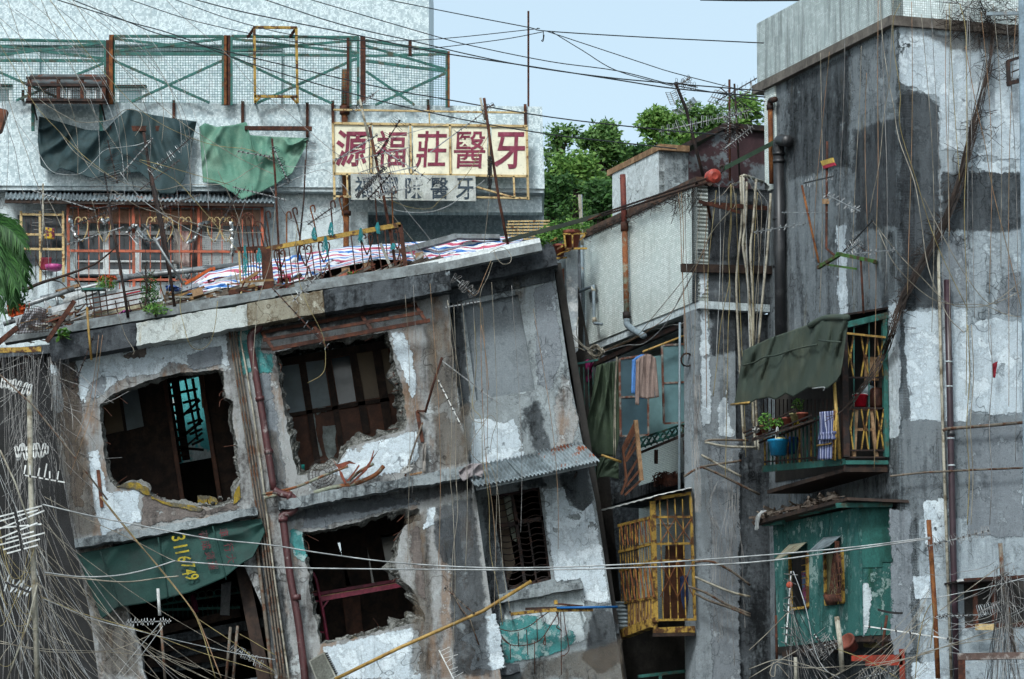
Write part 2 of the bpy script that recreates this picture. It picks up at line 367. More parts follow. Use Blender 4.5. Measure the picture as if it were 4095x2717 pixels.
def sdist(x,y,pts):
 """signed distance of a pixel to an outline, positive inside"""
 d=1e9;ins=False;n=len(pts)
 for i in range(n):
  ax,ay=pts[i];bx,by=pts[i-1];ex,ey=bx-ax,by-ay;wx,wy=x-ax,y-ay
  k=max(0,min(1,(wx*ex+wy*ey)/(ex*ex+ey*ey or 1)));qx,qy=wx-ex*k,wy-ey*k;d=min(d,qx*qx+qy*qy)
  if(ay>y)!=(by>y)and x<(bx-ax)*(y-ay)/(by-ay)+ax:ins=not ins
 return math.sqrt(d)*(1 if ins else-1)
SOFT={'black_mould':.5,'grey_render':.45,'mildewed_concrete':.5,'brown_streaks':.7,'flaking_grey_paint':.25,'stained_concrete':.4,'brown_stained_plaster':.3}
def patch(t,pl,pts,mat,name='plaster_patch',th=.006,amp=6,step=12,seed=0,parent=None,o=0.0,label=None):
 """a plate of paint or render that still clings to the wall, a few millimetres proud of it, with a ragged edge"""
 if mat.name not in WARGS:return t.add(name,poly(pl,jag(pts,amp,7,seed),th+.02,o=th+o),mat,parent=parent,label=label)
 m=18;c=9;xs=[p[0]for p in pts];ys=[p[1]for p in pts];x0,y0=min(xs)-m,min(ys)-m;nx=int((max(xs)+m-x0)/c)+2;ny=int((max(ys)+m-y0)/c)+2
 D=[[sdist(x0+i*c,y0+j*c,pts)for i in range(nx)]for j in range(ny)];idx={};mb=MB();mb.edge=[]
 def vid(i,j):
  if(i,j)not in idx:
   idx[i,j]=len(mb.v);mb.v.append(pl(x0+i*c,y0+j*c,th+o+.0003*(seed%17)));mb.edge.append(max(-2,min(3,D[j][i]/14)))
  return idx[i,j]
 for j in range(ny-1):
  for i in range(nx-1):
   if max(D[j][i],D[j][i+1],D[j+1][i],D[j+1][i+1])>-m:mb.f.append((vid(i,j+1),vid(i+1,j+1),vid(i+1,j),vid(i,j)))
 return t.add(name,mb,flake(mat,SOFT.get(mat.name,.06)),parent=parent,label=label)
def pbar(pl,a,b,w,t=None,o=0.0):return MB().bar(pl(*a,o),pl(*b,o),w,t,up=pl.n)
def ptube(pl,pts,r,n=8,o=0.0,k=1):return MB().tube(cr([pl(x,y,o)for x,y in pts],k)if k>1 else[pl(x,y,o)for x,y in pts],r,n)
def corr(a,b,c,waves,amp=.02,n=6,th=.003,nv=5,sag=0.0):
 """corrugated sheet: a->b is the wavy edge, a->c the run of the flutes"""
 a,b,c=V(a),V(b),V(c);u=b-a;v=c-a;nn=u.cross(v).normalized();m=waves*n+1
 return MB().sheet([[a+u*(i/(m-1))+v*(j/(nv-1))+nn*(amp*math.sin(2*math.pi*i/n)+sag*math.sin(math.pi*j/(nv-1)))for i in range(m)]for j in range(nv)],nn*-th)
 # ----- ground, hill
one('ground','asphalt street ground',None,MB().obox((-1500,-300,-.3),(3000,0,0),(0,2500,0),(0,0,.3)),M['tarmac'],kind='structure')
hb=MB();rows=[]
for j in range(26):
 row=[]
 for i in range(50):
  x=-90+i*4.4;y=120+j*5.5
  h=11+.30*(y-120)*(1 if j<14 else.9)*(.55+.45*noise.noise(V((x*.02,y*.02,1)))+.004*x)+2*noise.noise(V((x*.06,y*.06,4)))
  row.append(V((x,y,-1 if j==0 else max(0,min(h,24)))))
 rows.append(row)
one('hill','green wooded hill',None,hb.sheet(rows),M['hill'],True,kind='structure')
# ----- white tiled building with the signs
S=Y(90.0);S2=Y(90.35);SN=Y(93.0);ST1=Y(95.5);ST0=Y(95.9)
B=T('tiled_building','white mosaic tiled building with long parapet carrying the sign boards','building',base=(0,95,0))
B.add('wall',MB().prism([ST0(-60,-80),ST0(1142,-80),ST0(1142,470),ST0(-60,470)],(0,.3,0)),M['mosaic'],label='upper tower wall')
B.add('wall',MB().obox(ST1(1139,500),ST1(1714,500)-ST1(1139,500),(0,6,0),V((0,0,4))),M['mosaic'],label='projecting tower wall beside the sky')
pp=[(-60,404),(2168,427),(2178,755),(-60,742)]
par=B.add('parapet',poly(S,pp,.3),M['mosaic'])
p0,p1=S(2178,755),S(2168,427)
B.add('side_wall',MB().prism([S(2168,427)+V((0,.304,0)),S(2178,755)+V((0,.304,0)),S(2178,755)+V((0,7,0)),S(2168,427)+V((0,7,0))],(-.3,0,0)),M['mosaic'])
B.add('terrace_slab',MB().prism([S(-60,620,-.31),S(2165,620,-.31),S(2165,620,-.31)+V((0,5.1,0)),S(-60,620,-.31)+V((0,5.1,0))],(0,0,-.2)),M['concrete_grey'])
for k,z in enumerate((178,196)):
 B.add('ledge',MB().obox(ST0(-60,z,.003),ST0(1128,z+3)-ST0(-60,z),(0,-.22+.12*k,0),(0,0,-.05)),M['plaster_white'])
for a,b in((-60,52),(157,418),(446,645)):
 pass
for a,b in((52,157),(418,446),(645,1125)):
 B.add('pier',MB().obox(ST0(a,470,.002),ST0(b,470)-ST0(a,470),(0,-.14,0),V((0,0,(470-205)*95.9/F))),M['mosaic'])
for a,b,y0,y1 in((-30,48,348,420),(160,255,352,420),(272,358,352,420),(376,412,352,420),(466,580,352,420)):
 w=B.add('window',MB().prism([ST0(a,y0,.03),ST0(b,y0,.03),ST0(b,y1,.03),ST0(a,y1,.03)],(0,.04,0),[[ST0(a+12,y0+10,.03),ST0(b-12,y0+10,.03),ST0(b-12,y1-4,.03),ST0(a+12,y1-4,.03)]]),M['white_frame'])
 B.add('pane',poly(ST0,[(a+10,y0+8),(b-10,y0+8),(b-10,y1-2),(a+10,y1-2)],.01,o=.015),M['pane_frost'],parent=w)
 B.add('lintel',pbar(ST0,(a-6,y0-6),(b+6,y0-6),.05,.12,.05),M['iron_dark'],parent=w)
B.add('soffit',MB().prism([S(-60,744,-.05),S(2174,756,-.05),S(2174,756,-.05)+V((0,.5,0)),S(-60,744,-.05)+V((0,.5,0))],(0,0,-.08)),M['plaster_white'])
B.add('beam',MB().prism([S2(1062,748),S2(2166,752),S2(2168,850),S2(1062,848)],(0,.35,0)),M['mosaic'])
B.add('soffit',MB().prism([S2(1400,846,-.352),S2(2168,850,-.352),S2(2168,850,-5),S2(1400,846,-5)],(0,0,.15)),M['plaster_white'])
B.add('wall',MB().prism([S2(1062,848,-.002),S2(1470,849,-.002),S2 .gnd(1470)+V((0,.002,0)),S2 .gnd(1062)+V((0,.002,0))],(0,.3,0)),M['plaster_white'],label='stained white wall below the beam')
B.add('wall',MB().prism([SN(1380,800),SN(2175,800),SN.gnd(2175),SN.gnd(1380)],(0,.2,0)),M['mosaic'])
B.add('wall',MB().prism([S2(1474,849,-.3),S2(1474,849,-2.6),S2 .gnd(1474)+V((0,2.6,0)),S2 .gnd(1474)+V((0,.3,0))],(-.15,0,0)),M['mosaic'])
B.add('wall',MB().prism([S2(-60,744),S2(1060,748),S2 .gnd(1060),S2 .gnd(-60)],(0,.3,0),[[S2(300,935),S2(700,935),S2(700,1088),S2(300,1088)],[S2(300,1098),S2(700,1098),S2(700,1130),S2(300,1130)]]),M['plaster_white'],label='wall behind the orange grille')
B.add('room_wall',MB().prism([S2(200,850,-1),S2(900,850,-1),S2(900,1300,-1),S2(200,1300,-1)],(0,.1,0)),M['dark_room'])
wf=B.add('window',MB().prism([S2(296,925,.2),S2(706,925,.2),S2(706,1097,.2),S2(296,1097,.2)],(0,.2,0),[[S2(a,940,.2),S2(b,940,.2),S2(b,1078,.2),S2(a,1078,.2)]for a,b in((308,412),(436,540),(566,694))]),M['white_frame'])
for a,b in((308,412),(436,540),(566,694)):
 B.add('pane',poly(S2,[(a-3,936),(b+3,936),(b+3,1083),(a-3,1083)],.01,o=.12),M['pane_dark'],parent=wf)
 B.add('rail',pbar(S2,(a,1046),(b,1046),.04,.04,.17),M['white_frame'],parent=wf)
 # ----- planes of the street on the right
def PX(px,d):return V(((px-CX)/F*d/1.0,d,0))
C0=Y(66)(3590,1300);C0 .z=0
RF=Pl(C0,-E1)
RL=Pl(C0,-E2)
C1=RL(3080,1300);C1 .z=0
MF=Pl(C1,-E1)
C2=MF(2790,1000);C2 .z=0
ML=Pl(C2,-E2)
def up(pt,z):return V((pt.x,pt.y,z))
RB=T('grey_building','tall weathered grey building with patched walls and tiled parapet on the street corner','building',base=C0)
zt=RF(3590,108).z
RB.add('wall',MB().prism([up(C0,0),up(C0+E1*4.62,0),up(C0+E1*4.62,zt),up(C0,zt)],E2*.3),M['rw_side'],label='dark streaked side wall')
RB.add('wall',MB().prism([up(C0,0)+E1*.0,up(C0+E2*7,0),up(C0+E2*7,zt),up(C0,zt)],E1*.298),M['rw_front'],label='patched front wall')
zc_=RL(3090,760).z
RB.add('wall',MB().obox(up(C0+E1*4.622,0),E1*.44,E2*.3,(0,0,zc_)),M['rw_side'])
RB.add('corner_strip',MB().obox(up(C0+E1*4.62,zc_)-E2*.03,E1*.44,E2*.3,(0,0,zt-zc_)),M['mosaic_side'],label='white tiled strip at the end of the side wall')
CQ=C0-E2*.1-E1*.1
RB.add('drip_ledge',MB().prism([up(CQ,zt),up(CQ+E2*7.2,zt),up(CQ+E2*7.2+E1*.5,zt),up(CQ+E2*.5+E1*.5,zt),up(CQ+E2*.5+E1*5.5,zt),up(CQ+E1*5.5,zt)],(0,0,.15)),plain('brown_ledge',rgb('6d6760'),rgb('5a544e'),4))
CU=C0-E2*.07-E1*.07;zl=zt+.152
RB.add('parapet',MB().prism([up(CU,zl),up(CU+E1*5.32,zl),up(CU+E1*5.32,zl+1.0),up(CU,zl+1.0)],E2*.2),M['mosaic_parapet'])
RB.add('parapet',MB().prism([up(CU+E2*.002,zl),up(CU+E2*7,zl),up(CU+E2*7,zl+1.0),up(CU+E2*.002,zl+1.0)],E1*.2),M['mosaic_front'])
RB.add('roof',MB().prism([up(C0+E1*.3,zl),up(C0+E1*5,zl),up(C0+E1*5+E2*6,zl),up(C0+E1*.3+E2*6,zl)],(0,0,.1)),M['concrete_grey'])
def rpatch(pl,pts,mat,seed,amp=7,**k):return patch(RB,pl,pts,M[mat],seed=seed,amp=amp,**k)
rpatch(RF,[(3592,75),(4090,95),(4090,640),(3760,600),(3757,390),(3700,372),(3660,350),(3597,346)],'paint_white',1,3)
rpatch(RF,[(3830,645),(4040,650),(4035,690),(3960,688),(3920,672),(3830,668)],'paint_white',2,8)
rpatch(RF,[(3598,352),(3700,374),(3757,425),(3755,1240),(3604,1230)],'paint_dark',4,3,th=.003)
rpatch(RF,[(3762,690),(4090,690),(4090,925),(3790,925),(3765,910)],'paint_dark',5,6,th=.003)
rpatch(RF,[(3765,935),(3860,940),(3870,1210),(3770,1215)],'paint_grey',6,6)
rpatch(RF,[(3612,1245),(3870,1235),(3880,1500),(3872,1690),(3640,1680)],'paint_white',7,5)
rpatch(RF,[(3605,1680),(3900,1650),(4092,1660),(4092,2060),(3620,2080)],'concrete_grey',16,7,th=.002)
rpatch(RF,[(3880,1300),(3950,1270),(4092,1290),(4092,1650),(3980,1660),(3885,1640)],'paint_white',8,6)
rpatch(RF,[(3985,1150),(4022,1145),(4022,1095),(4092,1090),(4092,1260),(3985,1255)],'paint_grey',9,4,th=.003)
rpatch(RF,[(3640,1695),(3765,1690),(3760,2010),(3650,2000)],'paint_grey',10,7,th=.003)
rpatch(RF,[(3690,2010),(3790,1990),(3792,2160),(3700,2180)],'paint_white',11,9)
rpatch(RF,[(3655,2310),(3720,2300),(3720,2390),(3660,2400)],'paint_white',12,9)
rpatch(RF,[(3650,2650),(3750,2640),(3750,2750),(3650,2750)],'paint_white',13,9)
rpatch(RF,[(3860,1700),(4092,1690),(4092,2150),(3870,2140)],'paint_grey',14,7,th=.003)
rpatch(RF,[(3560,2040),(3640,2040),(3650,2600),(3570,2620)],'paint_grey',15,7,th=.003)
rpatch(RL,[(3345,905),(3382,895),(3392,1270),(3352,1275)],'paint_white',21,3)
rpatch(RL,[(3550,1225),(3592,1205),(3600,1500),(3595,1740),(3552,1760)],'paint_white',22,4)
rpatch(RL,[(3405,480),(3590,395),(3592,110),(3405,190)],'concrete_grey',23,3,th=.004)
rpatch(RL,[(3150,330),(3395,210),(3398,660),(3160,720)],'concrete_dark',24,6,th=.003)
rpatch(RL,[(3120,2120),(3590,1960),(3595,2700),(3120,2790)],'concrete_dark',25,6,th=.003)
# ----- middle building: tiled bay, dark end wall, pillar, recess
MBd=T('street_house','street house with white tiled upper bay, black end wall and grey pillar','building',base=C2)
zb=ML(2790,1203).z;ztp=ML(2790,742).z
MBd.add('bay_wall',MB().prism([up(C2,zb),up(C2+E1*5.35,zb),up(C2+E1*5.35,ztp),up(C2,ztp)],E2*.18),M['mosaic_side'],label='white tiled side of the bay')
MBd.add('end_wall',MB().prism([up(C2-E2*0,zb),up(C1+E2*.1,zb),up(C1+E2*.1,ztp),up(C2,ztp)],E1*.25),M['concrete_dark'],label='black mouldy end wall')
MBd.add('coping',MB().obox(up(C2-E2*.03-E1*.02,ztp+.002),E1*5.4,E2*.3,(0,0,.14)),plain('brown_coping',rgb('5e4638'),rgb('3c2f28'),5))
MBd.add('bay_floor',MB().prism([up(C2+E2*.02,zb-.002),up(C2+E2*.02+E1*5.3,zb-.002),up(C1+E1*5.3,zb-.002),up(C1,zb-.002)],(0,0,-.12)),M['plaster_white'])
MBd.add('bay_roof',MB().prism([up(C2+E2*.19,ztp),up(C2+E2*.19+E1*5.3,ztp),up(C1+E1*5.3+E2*3,ztp),up(C1+E2*3,ztp)],(0,0,-.15)),M['concrete_grey'])
C2p=MF(2795,1300);C2p.z=0
MBd.add('pillar',MB().obox(up(MF.gnd(2795)+E1*.12,0),MF.gnd(2962)-MF.gnd(2795),E1*.45,(0,0,zb-.13)),M['concrete_grey'],label='stained grey corner pillar')
MBd.add('wall',MB().obox(up(MF.gnd(2962)+E1*.2,0),(C1-MF.gnd(2962))+E2*.1,E1*.2,(0,0,zb-.13)),M['concrete_dark'])
MW=ML.off(-1.0)
w0=C2+E2*1.0
MBd.add('wall',MB().prism([up(w0+E1*.5,0),up(w0+E1*5.3,0),up(w0+E1*5.3,zb-.13),up(w0+E1*.5,zb-.13)],E2*.2),tiles('dim_strip_tile',E1[:2],rgb('a9b3ae'),rgb('8c9691'),rgb('555b57'),.05,.03,.12,.5),label='tiled wall behind the windows')
fl=ML(2700,1870).z
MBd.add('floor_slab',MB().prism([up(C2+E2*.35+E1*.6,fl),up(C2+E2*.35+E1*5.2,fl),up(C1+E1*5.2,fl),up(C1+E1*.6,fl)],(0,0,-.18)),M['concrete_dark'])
patch(MBd,MF,[(2800,1080),(2830,1070),(2835,1115),(2815,1190),(2795,1195)],M['paint_white'],seed=31)
patch(MBd,MF,[(2800,1225),(2830,1222),(2845,1700),(2805,1710)],M['paint_white'],seed=32,o=-.12,amp=3)
patch(MBd,MF,[(2868,1640),(2900,1560),(2925,1700),(2940,1720),(2935,1745),(2880,1740)],M['paint_white'],seed=33,o=-.12)
patch(MBd,MF,[(2840,1240),(2950,1240),(2955,1400),(2845,1420)],M['paint_dark'],seed=34,o=-.121,th=.003)
patch(MBd,MF,[(2835,1760),(2955,1760),(2958,2740),(2850,2740)],M['paint_grey'],seed=35,o=-.121,th=.003)
HUT=T('rooftop_hut','small rooftop hut with flaking white wall and rusted metal shed beside it','hut')
hq=Pl(C2+E1*3.6+E2*.35,-E2);hf=Pl(hq(2645,700),-E1)
def zz(pl,px,py):return pl(px,py).z
zr=zz(hf,2645,605)
h0=hf.gnd(2645);
HUT.add('wall',MB().prism([up(h0,ztp),up(h0+E1*2.2,ztp),up(h0+E1*2.2,zr),up(h0,zr)],E2*.1),wall('flaked_white',rgb('c3c8c8'),rgb('8a8d8d'),rgb('d5d9d9'),(.6,.75),(.5,.6)))
HUT.add('wall',MB().prism([up(h0+E2*.002,ztp),up(hf.gnd(2765),ztp),up(hf.gnd(2765),zr),up(h0+E2*.002,zr)],E1*.1),M['concrete'])
hc=hf.gnd(2640)-E1*.1
HUT.add('roof_slab',MB().obox(up(hc,zr+.002),hf.gnd(2762)-hf.gnd(2640),E1*2.5,(0,0,.1)),M['wood_raw'])
h1=hf.gnd(2766);h2=hf.gnd(3085);zs=zz(hf,2900,520)
HUT.add('metal_wall',MB().prism([up(h1,ztp),up(h2,ztp),up(h2,zs),up(hf.gnd(2910),zs),up(h1,zr)],E1*.05),plain('maroon_rusted_sheet',rgb('453033'),rgb('6d7478'),1.6,.54,.6,.6,.1,var=.2),label='maroon and rust stained metal sheet')
HUT.add('metal_roof',MB().prism([up(h1-E1*.1,zr+.11),up(hf.gnd(2912)-E1*.1,zs+.01),up(h2-E1*.1,zs+.01),up(h2-E1*.1,zs+.1),up(hf.gnd(2908)-E1*.1,zs+.1),up(h1-E1*.1,zr+.2)],E1*2.5),M['iron_dark'])
# ----- the leaning, half demolished house
LP=Y(70.0);RP=Y(70.45);CP=Y(69.6)
H=T('leaning_house','leaning half demolished concrete house with broken window holes','building',base=LP.gnd(1200))
def Z(x0,y0,pts,k=2.148):return[(x0+a/k,y0+b/k)for a,b in pts]
HA=Z(0,1300,[(855,680),(930,620),(1100,540),(1330,460),(1630,400),(1740,405),(1890,375),(1925,400),(1920,480),(1945,620),(2010,660),(1995,780),(2015,940),(2045,1040),(2040,1180),(2065,1320),(2010,1430),(2010,1520),(1870,1570),(1700,1560),(1440,1535),(1290,1470),(1280,1400),(1190,1360),(1090,1360),(1010,1390),(940,1350),(910,1200),(880,1000),(865,860)])
HB=Z(950,1300,[(320,240),(600,165),(800,125),(1290,60),(1350,300),(1400,480),(1440,640),(1460,830),(1440,900),(1200,970),(950,1060),(900,1110),(860,1210),(700,1250),(520,1290),(490,1200),(430,900),(380,600),(340,380)])
HC=Z(950,1987,[(555,310),(800,270),(1000,220),(1240,150),(1400,100),(1560,110),(1580,200),(1450,240),(1400,330),(1375,500),(1340,560),(1400,680),(1500,800),(1610,1010),(1610,1080),(1500,1090),(1260,1150),(1000,1210),(710,1270),(680,1120),(630,860),(590,560)])
HE=[(1961,1982),(2157,1946),(2205,2318),(2030,2362)]
def ring(name,loop,seed,shrink=22,depth=.3,mat='broken',lo=.2,hi=1.8,side=None):
 """the broken thickness of the wall round a hole"""
 J=jag(loop,4,7,seed);cx=sum(p[0]for p in J)/len(J);cy=sum(p[1]for p in J)/len(J);n=len(J);rows=[]
 rr=random.Random(seed+5)
 for j,(f,dz)in enumerate(((0,0),(.2,.03),(.45,.1),(.7,.13),(.9,.2),(1,depth))):
  row=[]
  for i in range(n+1):
   x,y=J[i%n];dx,dy=cx-x,cy-y;L=math.hypot(dx,dy)
   k=shrink*(lo+(hi-lo)*(.5+.7*noise.noise(V((i*.13,seed,0)))+.2*noise.noise(V((i*.25,seed,5)))))
   if side:k*=side(x,y)
   k=max(2,k)*f
   jit=0 if j==0 else 1.5;cn=0 if j==0 else 5*noise.noise(V((x/15,y/15,j*2.3+seed)))+2.5*noise.noise(V((x/6,y/6,j*3.7+seed)))
   q=i%n;r2=random.Random(seed*991+j*131+q)
   row.append(LP(x+dx/L*(k+cn)+r2 .uniform(-jit,jit),y+dy/L*(k+cn)+r2 .uniform(-jit,jit),-dz+.03*noise.noise(V((x/12,y/12,j+3.)))*(j>0)))
  rows.append(row)
 H.add(name,MB().sheet(rows),M[mat])
 return J
JA=ring('broken_edge',HA,3,16);JB=ring('broken_edge',HB,4,30,side=lambda x,y:1.3 if x>1580 else(1.1 if y>1700 else.7))
JC=ring('broken_edge',HC,5,26,side=lambda x,y:1.7 if x>1560 else.6)
gA=lambda p:LP(*p)
H.add('wall',MB().prism([LP(*p)for p in[(190,1430),(1795,1120),(1805,1393),(1834,1598),(1880,1880),(1030,2040),(298,2170),(223,1765)]],(0,.22,0),[[LP(*p)for p in JA],[LP(*p)for p in JB]],back=False),M['concrete_brown'],label='upper wall with two broken holes')
g1=LP.gnd(1330,2717);g2=LP.gnd(2210,2717)
H.add('wall',MB().prism([LP(955,2053),LP(1880,1882),LP(1905,2000),LP(1960,2400),LP(2010,2760),g2,g1,LP(1100,2760),LP(1085,2713),LP(1061,2453),LP(978,2266)],(0,.22,0),[[LP(*p)for p in JC]],back=False),M['concrete_brown'],label='lower middle wall with a broken hole')
H.add('column',MB().prism([LP(*p,-.02)for p in jag([(300,2180),(440,2160),(520,2470),(560,2590),(600,2800)],4,20,8,False)]+[LP(405,2800,-.02),LP(363,2476,-.02)],(0,.4,0)),M['concrete_brown'],label='left corner column')
g3=RP.gnd(2760,2717);g4=RP.gnd(2200,2717)
RPAN=[(1855,1222),(2072,1178),(2140,1560),(1905,1602)]
H.add('wall',MB().prism([RP(*p)for p in[(1765,1095),(2210,1040),(2245,1284),(2282,1526),(2331,1777),(2380,2000),(2411,2196),(2468,2569),(2489,2713)]]+[g3,g4,RP(1990,2713),RP(1930,2200),RP(1876,1845),RP(1834,1598)],(0,.25,0),[[RP(*p)for p in HE],[RP(*p)for p in RPAN]]),M['concrete'],label='right hand wall with barred window')
H.add('blind_panel',poly(RP,[(1840,1210),(2085,1165),(2150,1570),(1890,1612)],.05,o=-.13),wall('smooth_grey',rgb('7b8083'),rgb('606467'),rgb('8a8f91'),(.5,.8),(.6,.8),bs=.25),label='smooth grey blind panel')
def slab(name,pts,depth,mat,o=0.0,amp=3,seed=0,pl=CP):
 return H.add(name,MB().prism([pl(*p,o)for p in jag(pts,amp*.6,12,seed)],(0,depth,0)),mat)
slab('cornice',[(195,1352),(545,1290),(545,1384),(205,1447)],.8,M['paint_dark'],seed=1,amp=1.5)
slab('cornice',[(545,1291),(985,1217),(990,1303),(640,1368),(548,1383)],.8,wall('cornice_white',rgb('b7bab6'),rgb('66635a'),rgb('c9ccc8'),(.5,.72),(.55,.65),tint=rgb('93804f'),tl=(.58,.72)),o=.02,seed=2,amp=6)
slab('cornice',[(985,1215),(1290,1160),(1300,1250),(1088,1287),(988,1305)],.8,wall('cornice_ochre',rgb('8d8676'),rgb('5a4a38'),rgb('b9b5a5'),(.48,.66),(.55,.64),tint=rgb('6e5236')),seed=3)
slab('cornice',[(1290,1160),(1798,1083),(1804,1160),(1600,1198),(1300,1250)],.8,M['concrete_dark'],o=.015,seed=4,amp=4)
slab('cornice',[(1790,1068),(2217,986),(2231,1060),(1905,1126),(1795,1150)],.75,M['paint_dark'],pl=RP.off(.35),seed=5)
H.add('frieze',poly(RP,[(1778,1130),(2212,1058),(2220,1120),(1790,1215)],.05,o=.04),M['concrete_dark'])
H.add('ledge',MB().prism([LP(*p,.32)for p in jag([(295,2160),(700,2095),(1024,2026),(1030,2058),(700,2126),(560,2152),(300,2192)],4,14,6)],(0,.34,0)),M['concrete'])
H.add('ledge',MB().prism([LP(*p,.3)for p in jag([(1110,2005),(1330,1960),(1600,1915),(1834,1868),(1885,1866),(1888,1906),(1600,1955),(1330,2005),(1190,2030),(1115,2040)],4,14,7)],(0,.32,0)),M['concrete'])
H.add('sill',MB().prism([RP(*p,.2)for p in jag([(1990,2378),(2330,2325),(2335,2352),(2000,2412)],3,14,9)],(0,.22,0)),M['concrete'])
H.add('ledge',MB().prism([RP(*p,.35)for p in jag([(1860,2690),(2075,2655),(2080,2685),(1865,2740)],4,14,10)],(0,.6,0)),M['concrete_dark'])
def plate(name,pts,mat,d=(0,0,-.15)):H.add(name,MB().prism(pts,d),mat)
def deep(px,py,dy,o=0):p=LP(px,py,o);return V((p.x,p.y+dy,p.z))
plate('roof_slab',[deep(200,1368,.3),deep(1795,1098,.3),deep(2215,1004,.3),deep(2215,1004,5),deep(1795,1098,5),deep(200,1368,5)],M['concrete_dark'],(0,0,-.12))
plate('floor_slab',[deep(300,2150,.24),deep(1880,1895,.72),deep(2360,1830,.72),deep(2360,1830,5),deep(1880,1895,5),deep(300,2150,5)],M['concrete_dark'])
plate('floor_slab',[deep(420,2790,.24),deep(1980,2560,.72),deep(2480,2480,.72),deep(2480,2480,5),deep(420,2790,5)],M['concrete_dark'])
for a,b in(((192,1420),(298,2165)),((298,2165),(400,2780)),((2215,1020),(2375,1990)),((2375,1990),(2490,2760)),((1010,1260),(1120,2020)),((1110,2040),(1200,2760)),((1800,1140),(1890,1880)),((1895,1890),(2005,2700))):
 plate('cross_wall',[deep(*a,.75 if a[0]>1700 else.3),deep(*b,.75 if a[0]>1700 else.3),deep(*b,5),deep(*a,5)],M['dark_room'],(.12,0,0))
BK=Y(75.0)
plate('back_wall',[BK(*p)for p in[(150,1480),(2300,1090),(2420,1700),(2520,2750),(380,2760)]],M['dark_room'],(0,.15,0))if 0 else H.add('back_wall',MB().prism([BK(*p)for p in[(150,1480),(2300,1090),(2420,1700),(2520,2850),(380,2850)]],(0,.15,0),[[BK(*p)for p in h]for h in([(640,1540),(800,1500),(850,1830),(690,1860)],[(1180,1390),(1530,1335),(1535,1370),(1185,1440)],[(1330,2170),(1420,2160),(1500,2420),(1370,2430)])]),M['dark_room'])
def hp(pts,mat,seed,pl=LP,**k):return patch(H,pl,pts,M[mat],seed=seed,**k)
hp(Z(0,1300,[(650,310),(900,240),(1050,230),(1250,200),(1500,160),(1940,70),(1975,380),(1930,350),(1890,330),(1640,370),(1560,330),(1440,330),(1340,420),(1150,440),(1000,480),(930,560),(850,620),(790,650),(770,600),(800,470),(760,560),(730,700),(690,640),(680,480)]),'paint_white',41)
hp(Z(0,1300,[(1050,250),(1250,190),(1260,260),(1150,290),(1060,290)]),'paint_brown',42,o=.006)
hp(Z(0,1300,[(1620,260),(1780,190),(1900,180),(1930,280),(1890,340),(1650,390),(1600,320)]),'paint_grey',43,o=.006)
hp(Z(0,1300,[(420,350),(490,340),(540,620),(540,740),(470,770)]),'paint_white',44)
hp(Z(0,1300,[(760,510),(890,430),(915,560),(800,640),(770,600)]),'paint_grey',45,o=.006)
hp(Z(0,1300,[(760,1100),(840,1080),(880,1250),(930,1440),(930,1700),(900,1880),(830,1640)]),'paint_white',46)
hp([(385,1990),(500,1965),(555,1960),(565,2080),(420,2130),(390,2040)],'paint_white',47)
hp([(565,1985),(640,1990),(700,2030),(820,2040),(940,2010),(960,2035),(570,2108)],'paint_brown',48)
hp(Z(950,1987,[(1640,80),(1700,90),(1690,260),(1600,270)]),'paint_white',49)
hp(Z(950,1300,[(1310,60),(1420,60),(1500,260),(1540,500),(1500,660),(1460,500),(1370,300)]),'paint_white',50)
hp(Z(950,1300,[(960,1080),(1200,1000),(1460,930),(1540,900),(1560,1150),(1420,1260),(1000,1330),(800,1280),(900,1150)]),'paint_white',51)
hp(Z(950,1300,[(0,20),(200,0),(210,240),(300,260),(290,400),(100,420),(20,440)]),'paint_teal',52)
hp([(1030,1500),(1080,1500),(1150,1950),(1115,1980)],'paint_grey',53,o=-.002)
hp(Z(950,1987,[(740,1300),(1000,1230),(1240,1170),(1480,1130),(1560,1150),(1570,1560),(760,1560)]),'paint_white',54)
hp(Z(950,1987,[(1900,1230),(1990,1170),(2090,1130),(2110,1020),(2220,1000),(2300,1480),(1990,1480),(2050,1330),(2000,1250)]),'paint_white',55)
hp(Z(950,1987,[(450,270),(550,300),(590,500),(560,560),(480,500)]),'paint_teal',56)
hp(Z(950,1987,[(600,70),(1200,20),(1500,10),(1560,60),(1360,90),(1200,140),(1000,200),(760,250),(540,280)]),'paint_grey',57)
hp(Z(950,1987,[(1480,300),(1560,250),(1620,900),(1560,860),(1500,560)]),'paint_brown',58)
hp(Z(950,1987,[(1680,200),(1900,160),(1930,500),(1980,640),(1760,560),(1700,420)]),'concrete_dark',59,th=.003)
hp(Z(0,1300,[(470,340),(640,320),(680,560),(720,760),(650,900),(700,1150),(720,1560),(640,1560),(560,1100),(500,800)]),'paint_brown',60,o=-.003)
hp([(1890,1670),(2020,1690),(2060,1660),(2070,1700),(2095,1830),(1880,1880),(1890,1770)],'paint_white',61,RP)
hp([(2070,1660),(2170,1640),(2230,1500),(2270,1480),(2320,1760),(2100,1825)],'concrete',62,RP,th=.004)
hp([(2215,1640),(2245,1490),(2280,1520),(2310,1690),(2295,1765),(2230,1780)],'concrete_brown',63,RP,o=.004)
hp([(2170,1960),(2250,1950),(2280,2020),(2330,2050),(2370,2010),(2405,2200),(2440,2420),(2340,2400),(2320,2310),(2220,2330)],'paint_white',64,RP)
hp([(2235,1900),(2350,1870),(2375,1990),(2365,2050),(2300,2030),(2260,1990)],'concrete_dark',65,RP,th=.003)
hp(Z(1900,1987,[(190,900),(930,780),(950,1250),(400,1400),(240,1430)]),'plaster_white',66,RP,th=.004)
